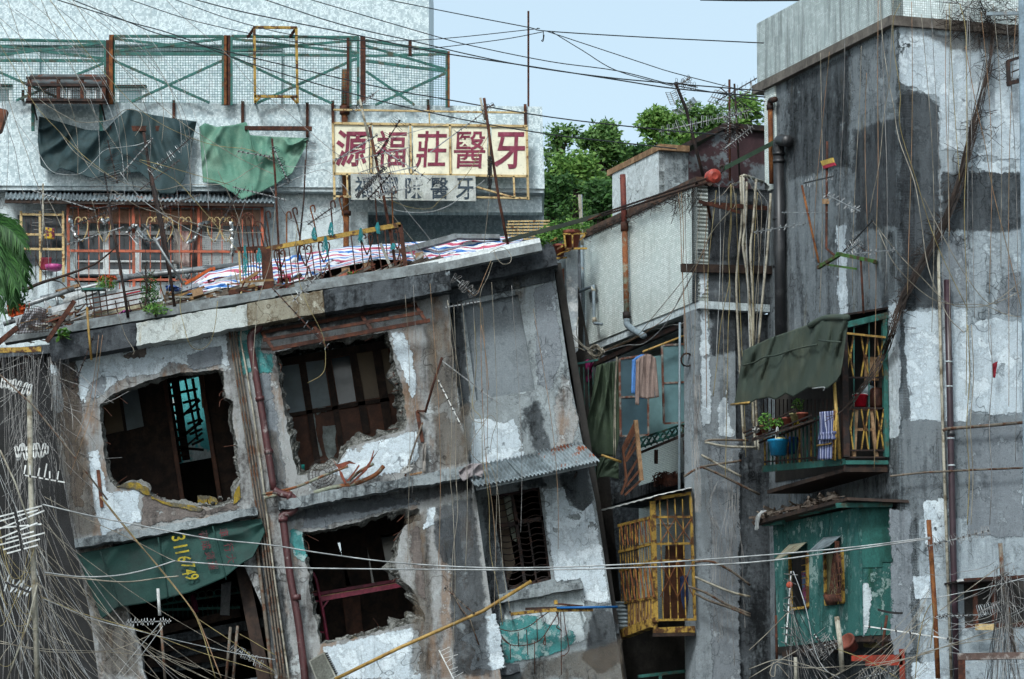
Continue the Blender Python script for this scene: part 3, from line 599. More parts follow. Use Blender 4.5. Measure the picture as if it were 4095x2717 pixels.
hp(Z(1900,1987,[(205,1080),(420,1010),(520,1020),(600,1080),(740,1120),(730,1220),(800,1150),(860,1180),(860,1260),(760,1320),(560,1380),(250,1420)]),'paint_teal',67,RP,o=.004)
hp(Z(1900,1987,[(460,1170),(560,1080),(640,1110),(620,1200),(540,1240),(480,1230)]),'plaster_white',68,RP,o=.008)
hp(Z(1900,1987,[(780,1150),(840,1160),(860,1220),(800,1260)]),'paint_teal',69,RP,o=.008)
hp(Z(1900,1987,[(920,1180),(945,1170),(940,1240),(922,1245)]),'paint_teal',70,RP,o=.008)
hp([(1880,1480),(1960,1450),(1980,1580),(1900,1620)],'concrete_grey',71,RP,th=.003)if 0 else None
hp([(1780,1220),(1840,1210),(1890,1650),(1850,1660)],'paint_dark',72,RP,th=.003)
hp([(2140,1150),(2215,1110),(2250,1420),(2200,1560),(2150,1540)],'paint_grey',73,RP,th=.003)
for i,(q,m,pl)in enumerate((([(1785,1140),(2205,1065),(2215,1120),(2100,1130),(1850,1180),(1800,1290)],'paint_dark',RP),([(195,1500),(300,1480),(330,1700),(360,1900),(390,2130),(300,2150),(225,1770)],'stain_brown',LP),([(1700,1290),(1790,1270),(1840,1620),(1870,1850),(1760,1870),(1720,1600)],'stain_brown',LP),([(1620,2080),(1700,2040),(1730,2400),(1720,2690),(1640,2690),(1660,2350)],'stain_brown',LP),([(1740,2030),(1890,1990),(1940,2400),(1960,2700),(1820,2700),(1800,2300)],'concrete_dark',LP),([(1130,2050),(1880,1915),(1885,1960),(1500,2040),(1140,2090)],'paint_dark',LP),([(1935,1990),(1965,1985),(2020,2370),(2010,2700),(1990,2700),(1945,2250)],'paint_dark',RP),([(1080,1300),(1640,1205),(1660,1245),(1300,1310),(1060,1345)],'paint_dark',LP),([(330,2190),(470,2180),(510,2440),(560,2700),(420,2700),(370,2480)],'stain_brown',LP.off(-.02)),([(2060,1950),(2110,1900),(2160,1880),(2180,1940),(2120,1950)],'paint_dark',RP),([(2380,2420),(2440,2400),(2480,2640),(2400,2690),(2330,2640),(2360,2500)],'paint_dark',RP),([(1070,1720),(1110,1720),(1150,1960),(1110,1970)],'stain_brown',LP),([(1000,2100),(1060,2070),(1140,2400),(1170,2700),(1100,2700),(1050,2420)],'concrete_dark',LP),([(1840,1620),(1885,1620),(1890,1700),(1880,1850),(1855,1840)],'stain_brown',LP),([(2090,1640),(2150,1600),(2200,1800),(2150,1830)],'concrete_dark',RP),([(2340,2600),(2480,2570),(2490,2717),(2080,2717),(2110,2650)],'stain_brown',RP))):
 patch(H,pl,q,M[m],'stain',.0075,seed=100+i)  # stains, plus darker bands right below the ledge and the cornices
for i,(q,m,pl)in enumerate((([(3700,140),(3900,130),(4080,150),(4080,220),(3800,200)],'stain_brown',RF),([(3410,520),(3590,470),(3595,900),(3420,930)],'paint_dark',RL),([(2850,800),(3060,800),(3060,1040),(2840,1040)],'paint_dark',MF))):
 patch(RB,pl,q,M[m],'stain',.0085,seed=120+i)
 # ----- things on the tiled building
def glyph(ch,c,r,u,w,h,depth,bold=0.0,shear=0.0):
 cu=bpy.data.curves.new('glyph','FONT');cu.body=ch;cu.offset=bold;cu.extrude=.01;cu.shear=shear;cu.resolution_u=3
 ob=bpy.data.objects.new('glyph',cu);sc.collection.objects.link(ob);dg=bpy.context.evaluated_depsgraph_get();dg.update()
 me=bpy.data.meshes.new_from_object(ob.evaluated_get(dg));co=[v.co.copy()for v in me.vertices];fs=[tuple(p.vertices)for p in me.polygons]
 bpy.data.objects.remove(ob);bpy.data.curves.remove(cu);bpy.data.meshes.remove(me)
 xs=[p.x for p in co];ys=[p.y for p in co];x0,x1,y0,y1=min(xs),max(xs),min(ys),max(ys)
 r,u=V(r),V(u);n=r.cross(u)
 mb=MB();mb.v=[c+r*(((p.x-x0)/(x1-x0)-.5)*w)+u*(((p.y-y0)/(y1-y0)-.5)*h)+n*(depth if p.z>0 else 0)for p in co];mb.f=fs
 return mb
FN=Y(89.82)
Fz=T('mesh_fence','green steel mesh fence with crossed braces and rusty posts on the terrace edge','fence',base=FN(900,425))
gs=M['green_steel']
def fbar(a,b,w=.055,mat=gs,name='brace',o=0.0):Fz.add(name,pbar(FN,a,b,w,.04,o),mat)
panels=[[(0,160,422,168),(0,186,418,244)[:0]or(0,184,414,235),(0,221,414,172),(0,243,420,245),(0,291,260,403),(65,403,414,254)],[(455,146,893,147),(456,156,892,205),(456,206,892,156),(456,217,892,218),(458,244,838,412),(526,408,892,242)],[(925,146,1436,151),(927,156,1428,212),(927,206,1436,161),(925,219,1426,223),(928,228,1326,414),(1026,414,1426,235)],[(1462,163,1786,209),(1462,184,1783,278),(1462,225,1786,217),(1464,245,1780,286),(1464,286,1658,421),(1500,421,1783,293)]]
for P in panels:
 for i,(x0,y0,x1,y1)in enumerate(P):fbar((x0,y0),(x1,y1),.06 if i in(0,3)else.05,o=.005*i)
for x,y0,y1,w,m in((420,165,408,.05,'green_steel'),(430,161,412,.06,'iron'),(446,140,410,.1,'rust_orange'),(456,146,410,.05,'green_steel'),(891,144,413,.05,'green_steel'),(903,142,414,.08,'rust_orange'),(914,142,414,.08,'iron'),(926,146,414,.05,'green_steel'),(1392,152,418,.06,'iron'),(1402,152,418,.05,'green_steel'),(1432,150,418,.06,'green_steel'),(1451,147,405,.11,'iron'),(1786,206,422,.05,'green_steel'),(1794,206,422,.05,'rust_orange'),(1640,160,215,.07,'iron')):
 fbar((x,y0),(x,y1+8),w,M[m],'post',.03)
for x0,x1,y0,y1,y2 in((-10,420,160,168,408),(456,891,147,148,412),(926,1432,147,151,416),(1462,1786,164,208,422)):
 mm=MB();n=int((x1-x0)/10.5)
 for i in range(n+1):
  x=x0+(x1-x0)*i/n;yt=y0+(y1-y0)*i/n
  mm.bar(FN(x,yt,.02),FN(x,y2,.02),.0075)
 k=0
 while y0+k*10.5<y2:
  yy=y0+k*10.5;mm.bar(FN(x0,yy,.024),FN(x1,min(y2,yy+(y1-y0)*(1-k*10.5/260)),.024),.0075);k+=1
 Fz.add('wire_mesh',mm,M['green_steel'],kind='stuff')
FR=Y(89.5)
Y1=T('sign_frame','empty rusty yellow rectangular frame standing up in front of the mesh fence','frame')
for n,a,b,w in(('top_bar',(1012,110),(1188,112),.055),('upright',(1017,112),(1020,412),.055),('upright',(1185,112),(1190,414),.055),('bottom_bar',(1018,386),(1188,388),.055),('brace',(1020,410),(1042,388),.04),('brace',(1188,414),(1164,388),.04)):
 Y1 .add(n,pbar(FR,a,b,w,.05),M['rust_yellow'])
for x in(1017,1185):
 Y1 .add('strut',MB().bar(FR(x,112,-.03),FR(x-26,150,-.32),.05),M['iron'])
 Y1 .add('foot',MB().bar(FR(x+4,412,-.02),FR(x+4,412,-.62),.04),M['iron'])
CG=Y(89.2);CB=Y(89.75)
K=T('window_cage','rusty barred cage with sloping roof bracketed on the white parapet','cage')
K.add('shelf',MB().prism([CG(102,404),CG(430,406),CB(430,406),CB(110,404)],(0,0,-.06)),M['iron_dark'])
K.add('roof',MB().sheet([[CG(100+330*i/6,338)for i in range(7)],[CB(122+300*i/6,298)for i in range(7)]],(0,0,-.02)),plain('tin_roof',rgb('565c5e'),rgb('5c3426'),5,.5,.6))
for x in(118,234,328,415):K.add('post',pbar(CG,(x,402),(x,312),.075,.04),M['iron'])
for y in(312,340,400):K.add('rail',pbar(CG,(104,y),(428,y+2),.05,.05,.01),M['iron_dark'])
bm=MB()
for i in range(34):bm.bar(CG(122+i*8.8,342),CG(122+i*8.8,400),.01)
for i in range(6):bm.bar(CG(118,348+i*9),CG(416,349+i*9),.008)
K.add('bars',bm,M['iron_dark'],kind='stuff')
for x in(132,404):
 K.add('bracket',pbar(CB,(x,410),(x,525),.07,.05,.12),M['green_steel'])
 K.add('bracket',MB().bar(CG(x,408),CB(x+16,480),.03),M['iron_dark'])
one('tarpaulin','large dark slate tarpaulin sagging across the white parapet','tarp',drape(S,Z(0,0,[(335,1000),(520,1050),(740,1115),(900,1125),(1000,1020),(1105,935),(1300,985),(1500,1020),(1690,1045)]),[(150,560),(163,664),(219,699),(240,672),(372,715),(489,695),(560,690),(610,735),(640,776),(698,776),(735,720),(752,660),(770,570)],90,40,.26,11,3,1,.28,.1),M['tarp_dark'],True)
one('tarpaulin','faded pale green tarpaulin hanging below the sign brackets','tarp',drape(S,[(796,508),(820,492),(866,508),(935,500),(985,488),(1000,541),(1090,547),(1232,553)],[(812,730),(870,735),(931,771),(964,799),(1030,775),(1100,740),(1168,694),(1205,620),(1235,565)],80,40,.26,8,4,2,.28,.1),M['tarp_pale'],True)
one('steel_channel','brown steel channel bar above the dark tarpaulin','bar',MB().obox(S(440,504,.28),S(706,504)-S(440,504),(0,.1,0),(0,0,-.11)),M['iron'])
one('steel_channel','brown double steel rail above the pale green tarpaulin','bar',MB().obox(S(978,504,.32),S(1246,506)-S(978,504),(0,.1,0),(0,0,-.08)),M['iron'])
for i,(x,a,b,w)in enumerate(((92,362,405,'above the left end of the dark tarpaulin'),(695,402,510,'at the right end of the dark tarpaulin'),(970,406,530,'left of the pale green tarpaulin'),(1229,410,550,'right of the pale green tarpaulin'))):
 one('iron_upright','rusty iron upright on the parapet '+w,'post',pbar(S,(x,a),(x,b),.06,.05,.06),M['iron'])
CO=Y(89.4)
for i,(x0,x1,y,m,l)in enumerate(((19,272,0,'galv','leftmost galvanised corrugated sheet of the lean-to roof'),(268,462,4,'galv','second galvanised corrugated sheet of the lean-to roof'),(455,735,6,'galv_rust','rust streaked corrugated sheet of the lean-to roof'),(728,1098,10,'galv','rightmost long corrugated sheet of the lean-to roof'))):
 one('corrugated_sheet',l,'roof sheet',corr(CO(x0,796+y),CO(x1,798+y*1.2),S2(x0+4,764+y*.8,.02),int((x1-x0)/17),.022),M[m],True,group='lean-to roof sheets')
one('roof_batten','dark timber batten carrying the corrugated lean-to roof','beam',MB().bar(CO(20,806,-.06),CO(1095,822,-.06),.07),M['wood_dark'])
OG=Y(89.65)
G=T('window_grille','orange painted iron window grille with scrolls under the corrugated roof','grille')
for x in(272,533,794,1048):G.add('post',pbar(OG,(x,820),(x+3,1190),.06,.05),M['orange_paint'])
for y in(823,1004,1118):G.add('rail',pbar(OG,(270,y),(1052,y+4),.05,.045,.012),M['orange_paint'])
for i in range(19):
 x=272+41*i
 if x not in(272,1051):G.add('bar',pbar(OG,(x,826),(x+2,1180),.018,.018,-.02),M['orange_paint'])
for i,x in enumerate((325,417,613,665,740,855,905)):
 for s in(-1,1):
  q=[(x+s*4,968),(x+s*22,930),(x+s*26,895),(x+s*18,872),(x+s*6,872),(x+s*4,882),(x+s*9,888)]
  G.add('scroll',ptube(OG,q,.013,5,.03,4),M['cream_frame'],True)
one('awning_blind','brown translucent blind hanging behind the orange grille','blind',drape(Y(89.95),[(280,834),(1040,840)],[(282,892),(560,896),(800,902),(1038,905)],50,6,.03,20,1,3,0),cloth('brown_blind',rgb('b08c78'),rgb('8f6c5a')),True)
C2g=T('side_grille','cream painted window grille beside the palm fronds','grille')
for x in(84,160,252):C2g.add('post',pbar(OG,(x,845),(x+2,1130),.05,.04),M['cream_frame'])
for y in(858,938,996):C2g.add('rail',pbar(OG,(80,y),(256,y+2),.045,.04,.01),M['cream_frame'])
for x in(104,124,143,182,204,226):C2g.add('bar',pbar(OG,(x,850),(x,1120),.014,.014),M['iron_dark'])
rb_=B.add('side_window',poly(S2,[(70,860),(262,862),(262,1060),(70,1060)],.02,o=.03),M['pane_dark'])
one('wall_panel','pale panel wall below the cream grille','panel',poly(OG,[(150,1085),(255,1085),(255,1200),(150,1200)],.05),M['plaster_white'])
one('basin','pink plastic basin under the cream grille','basin',MB().lathe(OG(214,1084,.35),(0,0,1),[(.11,0),(.15,.02),(.17,.12),(.18,.12),(.16,.03),(.1,.015)],18),plain('pink_plastic',rgb('b04a86'),None,rough=.4),True)
one('red_cloth','red cloth hanging behind the pink basin','cloth',drape(OG,[(165,1030),(206,1030)],[(160,1080),(204,1082)],12,8,.03,5,1,5,.1),cloth('red_cloth_mat',rgb('7a1a2c'),rgb('5c1424')),True)
one('tote_bag','maroon bag with yellow print behind the cream grille','bag',drape(OG,[(180,910),(218,912)],[(178,955),(218,958)],10,8,.02,4,1,6,.06),cloth('maroon_bag',rgb('5a1c30'),rgb('b79a2c'),6,.5,.55),True)
foil=plain('silver_foil',rgb('c8cccd'),rgb('8f9596'),12,.4,.6,.25,.9,var=.4,bump=.9)
for l,q in(('silver foil duct hanging at the left end of the orange grille',[(283,865),(290,905),(300,935),(318,965)]),('silver foil tuft on the second bay of the orange grille',[(405,880),(420,892),(435,878)]),('silver foil duct crossing the middle post of the orange grille',[(505,935),(530,905),(550,905),(565,940),(600,965),(640,950),(660,905),(680,895)]),('silver foil duct looped on the third bay of the orange grille',[(748,975),(775,955),(795,915),(810,895),(838,890)]),('silver foil strip hanging at the right bay of the orange grille',[(925,895),(930,940),(932,1000),(928,1020)])):
 pts=cr([OG(x,y,.1)for x,y in q],5);one('foil_duct',l,'foil',MB().tube([p+V((R.uniform(-.02,.02),R.uniform(-.02,.02),R.uniform(-.02,.02)))for p in pts],[R.uniform(.03,.06)for _ in pts],7),foil,group='foil ducts on the grille')
for l,x,y,c,c2 in(('grey shirt hanging inside the orange grille',712,915,'9a9490','7c7672'),('striped pale towel hanging inside the orange grille',742,925,'b7aaa5','8d6a66'),('dark red clothing hanging inside the orange grille',775,930,'5c4a48','3f3634')):
 one('hung_clothing',l,'clothing',drape(Y(89.85),[(x-14,y),(x+14,y)],[(x-18,y+140),(x+16,y+146)],10,10,.04,4,1,x,0),cloth('cloth'+str(x),rgb(c),rgb(c2)),True,group='laundry behind the grille')
gm=MB()
for i in range(16):gm.bar(OG(805+i*8,930,-.03),OG(805+i*8,1060,-.03),.006)
for i in range(17):gm.bar(OG(805,930+i*8,-.03),OG(925,931+i*8,-.03),.006)
one('wire_screen','white square wire mesh panel inside the orange grille','mesh panel',gm,M['sheet_white'])
SG=Y(89.62);red=plain('faded_red_paint',rgb('7a2a42'),rgb('8f4a5c'),9,.5,.7,.6,var=.15)
board=NT('cream_board');pz=board.geo();cb=board.mix(board.ramp(board.noise(pz,3,6,.65),.45,.75),rgb('d6d2bb'),rgb('a8a794'))
M['board']=board.out(board.mix(board.ramp(board.noise(pz,14,5,.7),.62,.72),cb,rgb('8a8672')),.6)
SGN=T('shop_sign','long cream sign of five boards with red brush characters','sign')
for i,(x0,x1,ch)in enumerate(((1334,1474,'源'),(1491,1633,'福'),(1650,1794,'莊'),(1804,1948,'醫'),(1965,2105,'牙'))):
 yt=499+i*2.2;yb=692+i*2.2
 bo=SGN.add('board',poly(SG,[(x0,yt),(x1,yt+1),(x1+2,yb+1),(x0+3,yb)],.06),M['board'])
 u=V((0,0,1));r=V((1,0,0));k=89.6/F
 SGN.add('character',glyph(ch,SG((x0+x1)/2+2,(yt+yb)/2-2,.004),r,u,128*k,152*k,0.006,{'醫':.006,'福':.012,'莊':.01}.get(ch,.02),.06),red,parent=bo)
for a,b,w in(((1330,494),(2108,506),.05),((1336,696),(2110,706),.05),((1331,494),(1338,800),.05),((2106,506),(2112,800),.05),((1482,496),(1485,698),.045),((1641,498),(1644,700),.045),((1799,500),(1802,702),.045),((1956,502),(1959,704),.045),((1332,786),(1402,788),.04),((1388,696),(1390,788),.04),((1904,790),(2112,794),.04),((1904,748),(2058,792),.035),((2054,706),(2058,792),.04),((1334,440),(2100,452),.035),((1716,445),(1718,498),.03)):
 SGN.add('frame_bar',pbar(SG,a,b,w,.06,.01),M['cream_frame'])
for x,y0 in((1330,404),(1711,398),(2100,418)):SGN.add('hanger',pbar(S,(x,y0),(x+2,505 if x!=1711 else 445),.06,.06,.06),M['iron'])
GS=T('shop_sign','grey lower sign board with dark blue block characters','sign')
gb=GS.add('board',poly(Y(89.5),[(1402,695),(1901,704),(1904,805),(1404,799)],.06),plain('grey_board',rgb('b3b8b4'),rgb('9fa39a'),4,.45,.7))
for i,ch in enumerate('福國陳醫牙'):
 GS.add('character',glyph(ch,Y(89.5)(1454+i*101,749+i*1.6,.003),(1,0,0),(0,0,1),72*89.5/F,88*89.5/F,.006,.01),plain('navy_paint'+str(i),rgb('2b3a46'),rgb('3c4a54'),9),parent=gb)
D=T('downpipe','thick rusty brown downpipe running behind the shop sign','pipe')
D.add('pipe',ptube(S,[(1380,280),(1378,425)],.072,12,.1),M['rust_orange'],True);D.add('collar',ptube(S,[(1378,425),(1378,458)],.105,12,.1),M['iron'],True)
D.add('pipe',ptube(S,[(1378,458),(1380,700),(1384,868)],.065,12,.1),M['rust_orange'],True);D.add('collar',ptube(S,[(1385,845),(1385,862)],.1,12,.1),M['iron'],True)
D.add('pipe',ptube(S,[(1385,862),(1383,1100)],.06,12,.1),M['rust_orange'],True)
one('lightning_rod','tall thin rusty rod standing against the sky at the parapet end','rod',ptube(S,[(2113,45),(2113,240),(2113,520)],.022,6,-.35),M['iron'])
for i,(q,l)in enumerate((([(18,530),(22,440),(-30,425),(-35,540)],'x'),)):
 one('wooden_crate','brown slatted wooden crate at the photo edge beside the parapet','crate',poly(Y(80),[(-30,425),(28,440),(2,520),(-30,540)],.3),M['wood_red'])
 # ----- parts and things of the leaning house
def ht(name,pts,r,mat,n=8,o=.1,k=4,pl=LP,label=None):return H.add(name,ptube(pl,pts,r,n,o,k),mat,True,label=label)
for i,dx in enumerate((0,12,24)):
 ht('conduit',[(908+dx,1222+i*2),(912+dx,1290),(940+dx,1480),(985+dx,1760),(1020+dx,2000),(1035+dx,2090),(1075+dx,2400),(1120+dx,2750)],.016,M['conduit'],6,.09,4)
ht('conduit',[(968,1222),(975,1290),(962,1350),(985,1480),(1020,1700),(1055,1960),(1075,2130),(1110,2400),(1160,2750)],.016,M['pipe_pale'],7,.1,4)
ht('conduit',[(1010,2060),(1050,2380),(1090,2720)],.03,M['conduit'],7,.06,4)
dr=ht('drainpipe',[(1030,1240),(1042,1262),(1036,1310),(1008,1335),(1002,1370),(1018,1470),(1040,1600),(1068,1780),(1095,1960)],.058,M['pipe_brown'],12,.16,5)
H.add('joint',ptube(LP,[(1038,1588),(1041,1604)],.075,12,.16),M['pipe_brown'],True,parent=dr);H.add('joint',ptube(LP,[(1073,1800),(1076,1816)],.075,12,.16),M['pipe_brown'],True,parent=dr)
dr=ht('drainpipe',[(1095,1960),(1125,1975),(1170,1990),(1180,2030),(1160,2052),(1130,2062),(1135,2100),(1160,2300),(1195,2500),(1225,2760)],.06,M['pipe_brown'],12,.2,5)
for a,b in(((1131,2070),(1133,2088)),((1183,2380),(1186,2402)),((1150,1984),(1166,1988))):H.add('joint',ptube(LP,[a,b],.08,12,.2),M['pipe_brown'],True,parent=dr)
PA=Y(72.2)
def ip(t,pl,pts,mat,name='panel',th=.03,o=0.0):return t.add(name,poly(pl,pts,th,o=o),mat)
I1=T('partition','dark panelled partition seen inside the upper left broken hole','partition',base=PA(600,2050))
ip(I1,PA,[(360,1500),(640,1455),(735,2080),(440,2080)],M['wood_dark'])
ip(I1,PA,[(400,1570),(470,1558),(495,1722),(425,1738)],M['pane_amber'],'frosted_panel',.02,.03)
ip(I1,PA,[(484,1556),(548,1542),(575,1705),(508,1722)],M['pane_frost'],'frosted_panel',.02,.03)
ip(I1,PA,[(800,1430),(960,1400),(1000,2060),(880,2060)],M['wood_dark'])
ip(I1,PA,[(796,1500),(815,1498),(828,1630),(808,1632)],M['wood_raw'],'batten',.02,.03)
for a,b,w in(((655,1500),(735,2030),.07),((800,1490),(885,2030),.07),((640,1500),(830,1462),.06)):I1 .add('door_post',pbar(PA,a,b,w,.07,.05),M['wood_brown'])
SB=Y(73.6)
ST_=T('broken_stair','dark broken timber frames and steps silhouetted in the bright doorway','stair',base=SB(720,1850))
for a,b,w in(((672,1530),(720,1850),.06),((700,1520),(745,1840),.13),((740,1515),(790,1760),.04),((770,1515),(800,1700),.05),((690,1700),(800,1600),.04),((690,1780),(810,1680),.05),((690,1830),(810,1730),.03),((700,1790),(815,1800),.04)):
 ST_.add('post',pbar(SB,a,b,w,.05),M['wood_dark'])
for i in range(9):ST_.add('tread',pbar(SB,(672+i*5,1552+i*34),(712+i*5,1546+i*34),.035,.1),M['wood_dark'])
for i in range(6):ST_.add('tread',pbar(SB,(722+i*9,1570+i*42),(790+i*5,1556+i*40),.03,.1,.02),M['wood_dark'])
one('teal_wall','turquoise wall seen through the doorway of the upper left hole','wall',poly(Y(76.2),[(600,1450),(900,1450),(920,1960),(600,1960)],.2),plain('turquoise_wall',rgb('4fa9ac'),rgb('b9c4c4'),1.0,.52,.56))
H.add('floor_boards',MB().prism([deep(540,2052,.35),deep(960,1985,.35),deep(960,1985,3),deep(540,2052,3)],(0,0,-.05)),M['wood_dark'])
one('rubble_block','broken yellowish masonry block lying on the floor of the upper left hole','rubble',MB().prism([LP(*p,-.3)for p in jag(Z(0,1300,[(1690,1460),(1730,1455),(1850,1480),(1870,1520),(1840,1560),(1700,1575)]),4,6,3)],(0,.35,0)),M['moss'])
for i,(pts,l)in enumerate(((Z(0,1300,[(1000,1390),(1100,1350),(1190,1355),(1280,1400),(1290,1470),(1250,1460),(1180,1420),(1100,1400)]),'a'),(Z(0,1987,[(1290,0),(1440,50),(1560,60),(1750,100),(1720,125),(1560,100),(1400,60)]),'b'),(Z(0,1300,[(2020,1440),(2060,1350),(2070,1480),(2010,1540)]),'c'))):
 patch(H,LP,pts,M['moss'],'mossy_mortar',.03,3,seed=80+i)
H.add('batten',pbar(LP,(392,1880),(408,2030),.055,.03,.03),M['wood_red'])
PB=Y(71.6)
I2=T('door_partition','brown wooden door partition with frosted panes inside the upper middle hole','partition',base=PB(1300,1900))
ip(I2,PB,[(1085,1452),(1600,1360),(1660,1840),(1640,1960),(1180,1960)],M['wood_brown'],'frame',.05)
for q,m in((Z(950,1300,[(360,360),(525,335),(585,735),(430,765)]),'pane_frost'),(Z(950,1300,[(585,320),(740,300),(800,690),(645,720)]),'pane_frost'),(Z(950,1300,[(805,290),(960,262),(1018,655),(870,685)]),'pane_dark'),(Z(950,1300,[(1022,245),(1165,225),(1220,620),(1085,640)]),'pane_amber'),(Z(950,1300,[(1228,215),(1290,200),(1350,585),(1285,592)]),'pane_amber')):
 ip(I2,PB,q,M[m],'pane',.02,.012)
for a,b,w in((Z(950,1300,[(555,330)])[0],Z(950,1300,[(690,1200)])[0],.1),(Z(950,1300,[(775,290)])[0],Z(950,1300,[(900,1100)])[0],.09),(Z(950,1300,[(990,250)])[0],Z(950,1300,[(1110,930)])[0],.12),(Z(950,1300,[(1195,220)])[0],Z(950,1300,[(1300,900)])[0],.14),(Z(950,1300,[(330,330)])[0],Z(950,1300,[(1300,165)])[0],.12),(Z(950,1300,[(420,780)])[0],Z(950,1300,[(1300,640)])[0],.06)):
 I2 .add('stile',pbar(PB,a,b,w,.06,.02),M['wood_dark'])
for q in(Z(950,1300,[(730,870),(850,860),(840,980),(850,1090),(800,1180),(760,1120),(730,980)]),Z(950,1300,[(640,760),(660,755),(670,900),(725,1120),(712,1130),(660,920)]),Z(950,1300,[(670,740),(700,710),(765,708),(765,745),(720,740),(685,775)]),Z(950,1300,[(820,700),(845,700),(850,770),(830,770)]),Z(950,1300,[(615,640),(632,640),(636,710),(622,712)]),Z(950,1300,[(860,925),(880,920),(885,1000),(868,1030)])):
 patch(I2,PB,q,M['pane_frost']if 0 else plain('torn_paper'+str(len(bpy.data.materials)),rgb('8f9a98'),rgb('737c7a'),5),'torn_paper',.012,2,seed=int(q[0][0]),o=.01)
rods=MB()
for i in range(46):
 x=1120+i*9.2;y=1442-i*1.75;rods.bar(Y(72.5)(x,y-30+R.uniform(-6,6)),Y(72.5)(x+R.uniform(-14,14),y+22),.008)
one('reinforcing_rods','thin bare rods in the bright gap above the door partition','rods',rods,M['iron_dark'],kind='stuff')
one('bucket','teal plastic bucket on the floor of the upper middle hole','bucket',MB().lathe(LP(1205,1896,-.35),(-.12,0,1),[(.05,0),(.065,.1),(.07,.14),(.06,.14),(.045,.01)],14),plain('teal_plastic',rgb('1f7f78'),None,rough=.4),True)
H.add('floor_boards',MB().prism([deep(1180,1900,.3),deep(1640,1820,.3),deep(1640,1820,1.6),deep(1180,1900,1.6)],(0,0,-.05)),M['concrete_dark'])
PC=Y(72.4);PD=Y(71.0)
BED=T('bunk_bed','pink steel bunk bed frame inside the lower middle hole','bed',base=PD(1300,2620))
pk=plain('pink_steel',rgb('8a2f48'),rgb('6a2536'),6,.45,.65,.45)
zc=lambda*q:Z(950,1987,q)
BED.add('head_post',ptube(PD,zc((600,650),(640,655),(675,720),(705,860),(735,1000),(780,1280)),.028,8,0,4),pk,True)
BED.add('head_post',ptube(PD,zc((600,690),(640,850)),.02,8),pk,True)
BED.add('side_rail',pbar(PD,zc((715,880))[0],zc((1420,755))[0],.075,.03,.02),pk);BED.add('side_rail',pbar(PD,zc((640,845))[0],zc((1400,715))[0],.05,.03,-.7),pk)
BED.add('slat_board',MB().bar(PD(*zc((720,860))[0],-.02),PD(*zc((1420,740))[0],-.02),.03,.06),M['wood_raw'])
for y in(1165,900,1260):BED.add('rung',pbar(PD,zc((560,y-10))[0],zc((745,y))[0],.02),pk)
BED.add('gusset',pbar(PD,zc((735,950))[0],zc((780,890))[0],.025),pk)
I3=T('timber_posts','dark timber posts and boards inside the lower middle hole','partition',base=PC(1400,2560))
for a,b,w in(((700,330),(850,800),.5),((985,330),(1050,800),.42),((1160,330),(1250,780),.25)):I3 .add('post',pbar(PC,zc(a)[0],zc(b)[0],w,.1),M['wood_dark'])
ip(I3,PC,zc((560,300),(1560,120),(1560,280),(560,420)),M['wood_dark'],'beam',.1)
ip(I3,PC,zc((1050,380),(1190,355),(1250,740),(1080,780)),M['pane_dark'],'board',.02,.02)
ip(I3,PC,zc((1230,350),(1380,330),(1430,720),(1290,740)),M['pane_dark'],'lattice_board',.02,.02)
ip(I3,PC,zc((700,800),(1500,700),(1500,1300),(700,1300)),M['wood_dark'],'low_board',.05,-.1)
ip(I3,PC,zc((900,880),(1050,850),(1080,1200),(940,1210)),M['wood_brown'],'door_leaf',.03,.02)
wm=MB()
for i in range(30):
 x=1330+R.uniform(-20,75);y=2180+R.uniform(0,160);wm.tube(cr([PC(x,y,-.2),PC(x+R.uniform(-25,25),y+40,-.2),PC(x+R.uniform(-30,30),y+90,-.2)],3),.008,4)
for i in range(40):
 x=1330+i*9.5;y=2128-i*1.8;wm.bar(PC(x,y-26,.1),PC(x+R.uniform(-16,16),y+22,.1),.008)
one('wire_tangle','tangled bare wires in the gaps of the lower middle hole','wires',wm,M['iron_dark'],kind='stuff')
WN=T('barred_window','narrow dark window with wavy iron bars under the corrugated awning','window',base=RP(2120,2350))
fr=M['iron_dark']
for a,b,w in(((1964,1986),(2156,1950),.06),((2156,1950),(2202,2316),.06),((2202,2316),(2030,2358),.06),((1964,1986),(2030,2358),.06),((1985,2108),(2176,2072),.06),((2065,2086),(2100,2340),.05),((2112,2090),(2146,2330),.03),((2045,1975),(2068,2085),.05)):WN.add('frame',pbar(RP,a,b,w,.05,-.12),plain('maroon_frame',rgb('2e1d24'),rgb('3f2a2a'),8)if a==(1964,1986)and b==(2156,1950)else fr)
for i in range(15):
 f=i/14;x0=1966+62*f;y0=1996+350*f;x1=2158+42*f;y1=1960+345*f
 WN.add('bar',ptube(RP,[(x0+(x1-x0)*t,y0+(y1-y0)*t+(5 if k%2 else-5))for k,t in enumerate((0,.2,.4,.6,.8,1))],.009,5,-.1,3),M['iron_dark'],True)
WN.add('torn_curtain',drape(RP,[(2010,1980),(2040,1975)],[(2050,2160),(2068,2170)],6,10,.05,3,4,3,-.3),cloth('torn_curtain_mat',rgb('8f958a'),rgb('6f756a')),True)
H.add('room_panel',poly(RP,[(1960,1985),(2010,1975),(2060,2250),(2030,2340)],.02,o=-.5),M['pane_amber'])
AW=T('iron_awning','bare rust brown iron awning frame over the upper middle hole','awning')
AI=Y(69.95);AO=Y(69.2)
for a,b,p,w in(((1048,1330),(1668,1218),AI,.05),((1052,1362),(1692,1250),Y(69.55),.05),((1086,1398),(1720,1282),AO,.06)):AW.add('rail',pbar(p,a,b,w,.05),M['iron'])
for x,y in((1048,1332),(1250,1298),(1445,1262),(1660,1222)):AW.add('arm',MB().bar(AI(x,y),AO(x+46,y+66),.05),M['iron'])
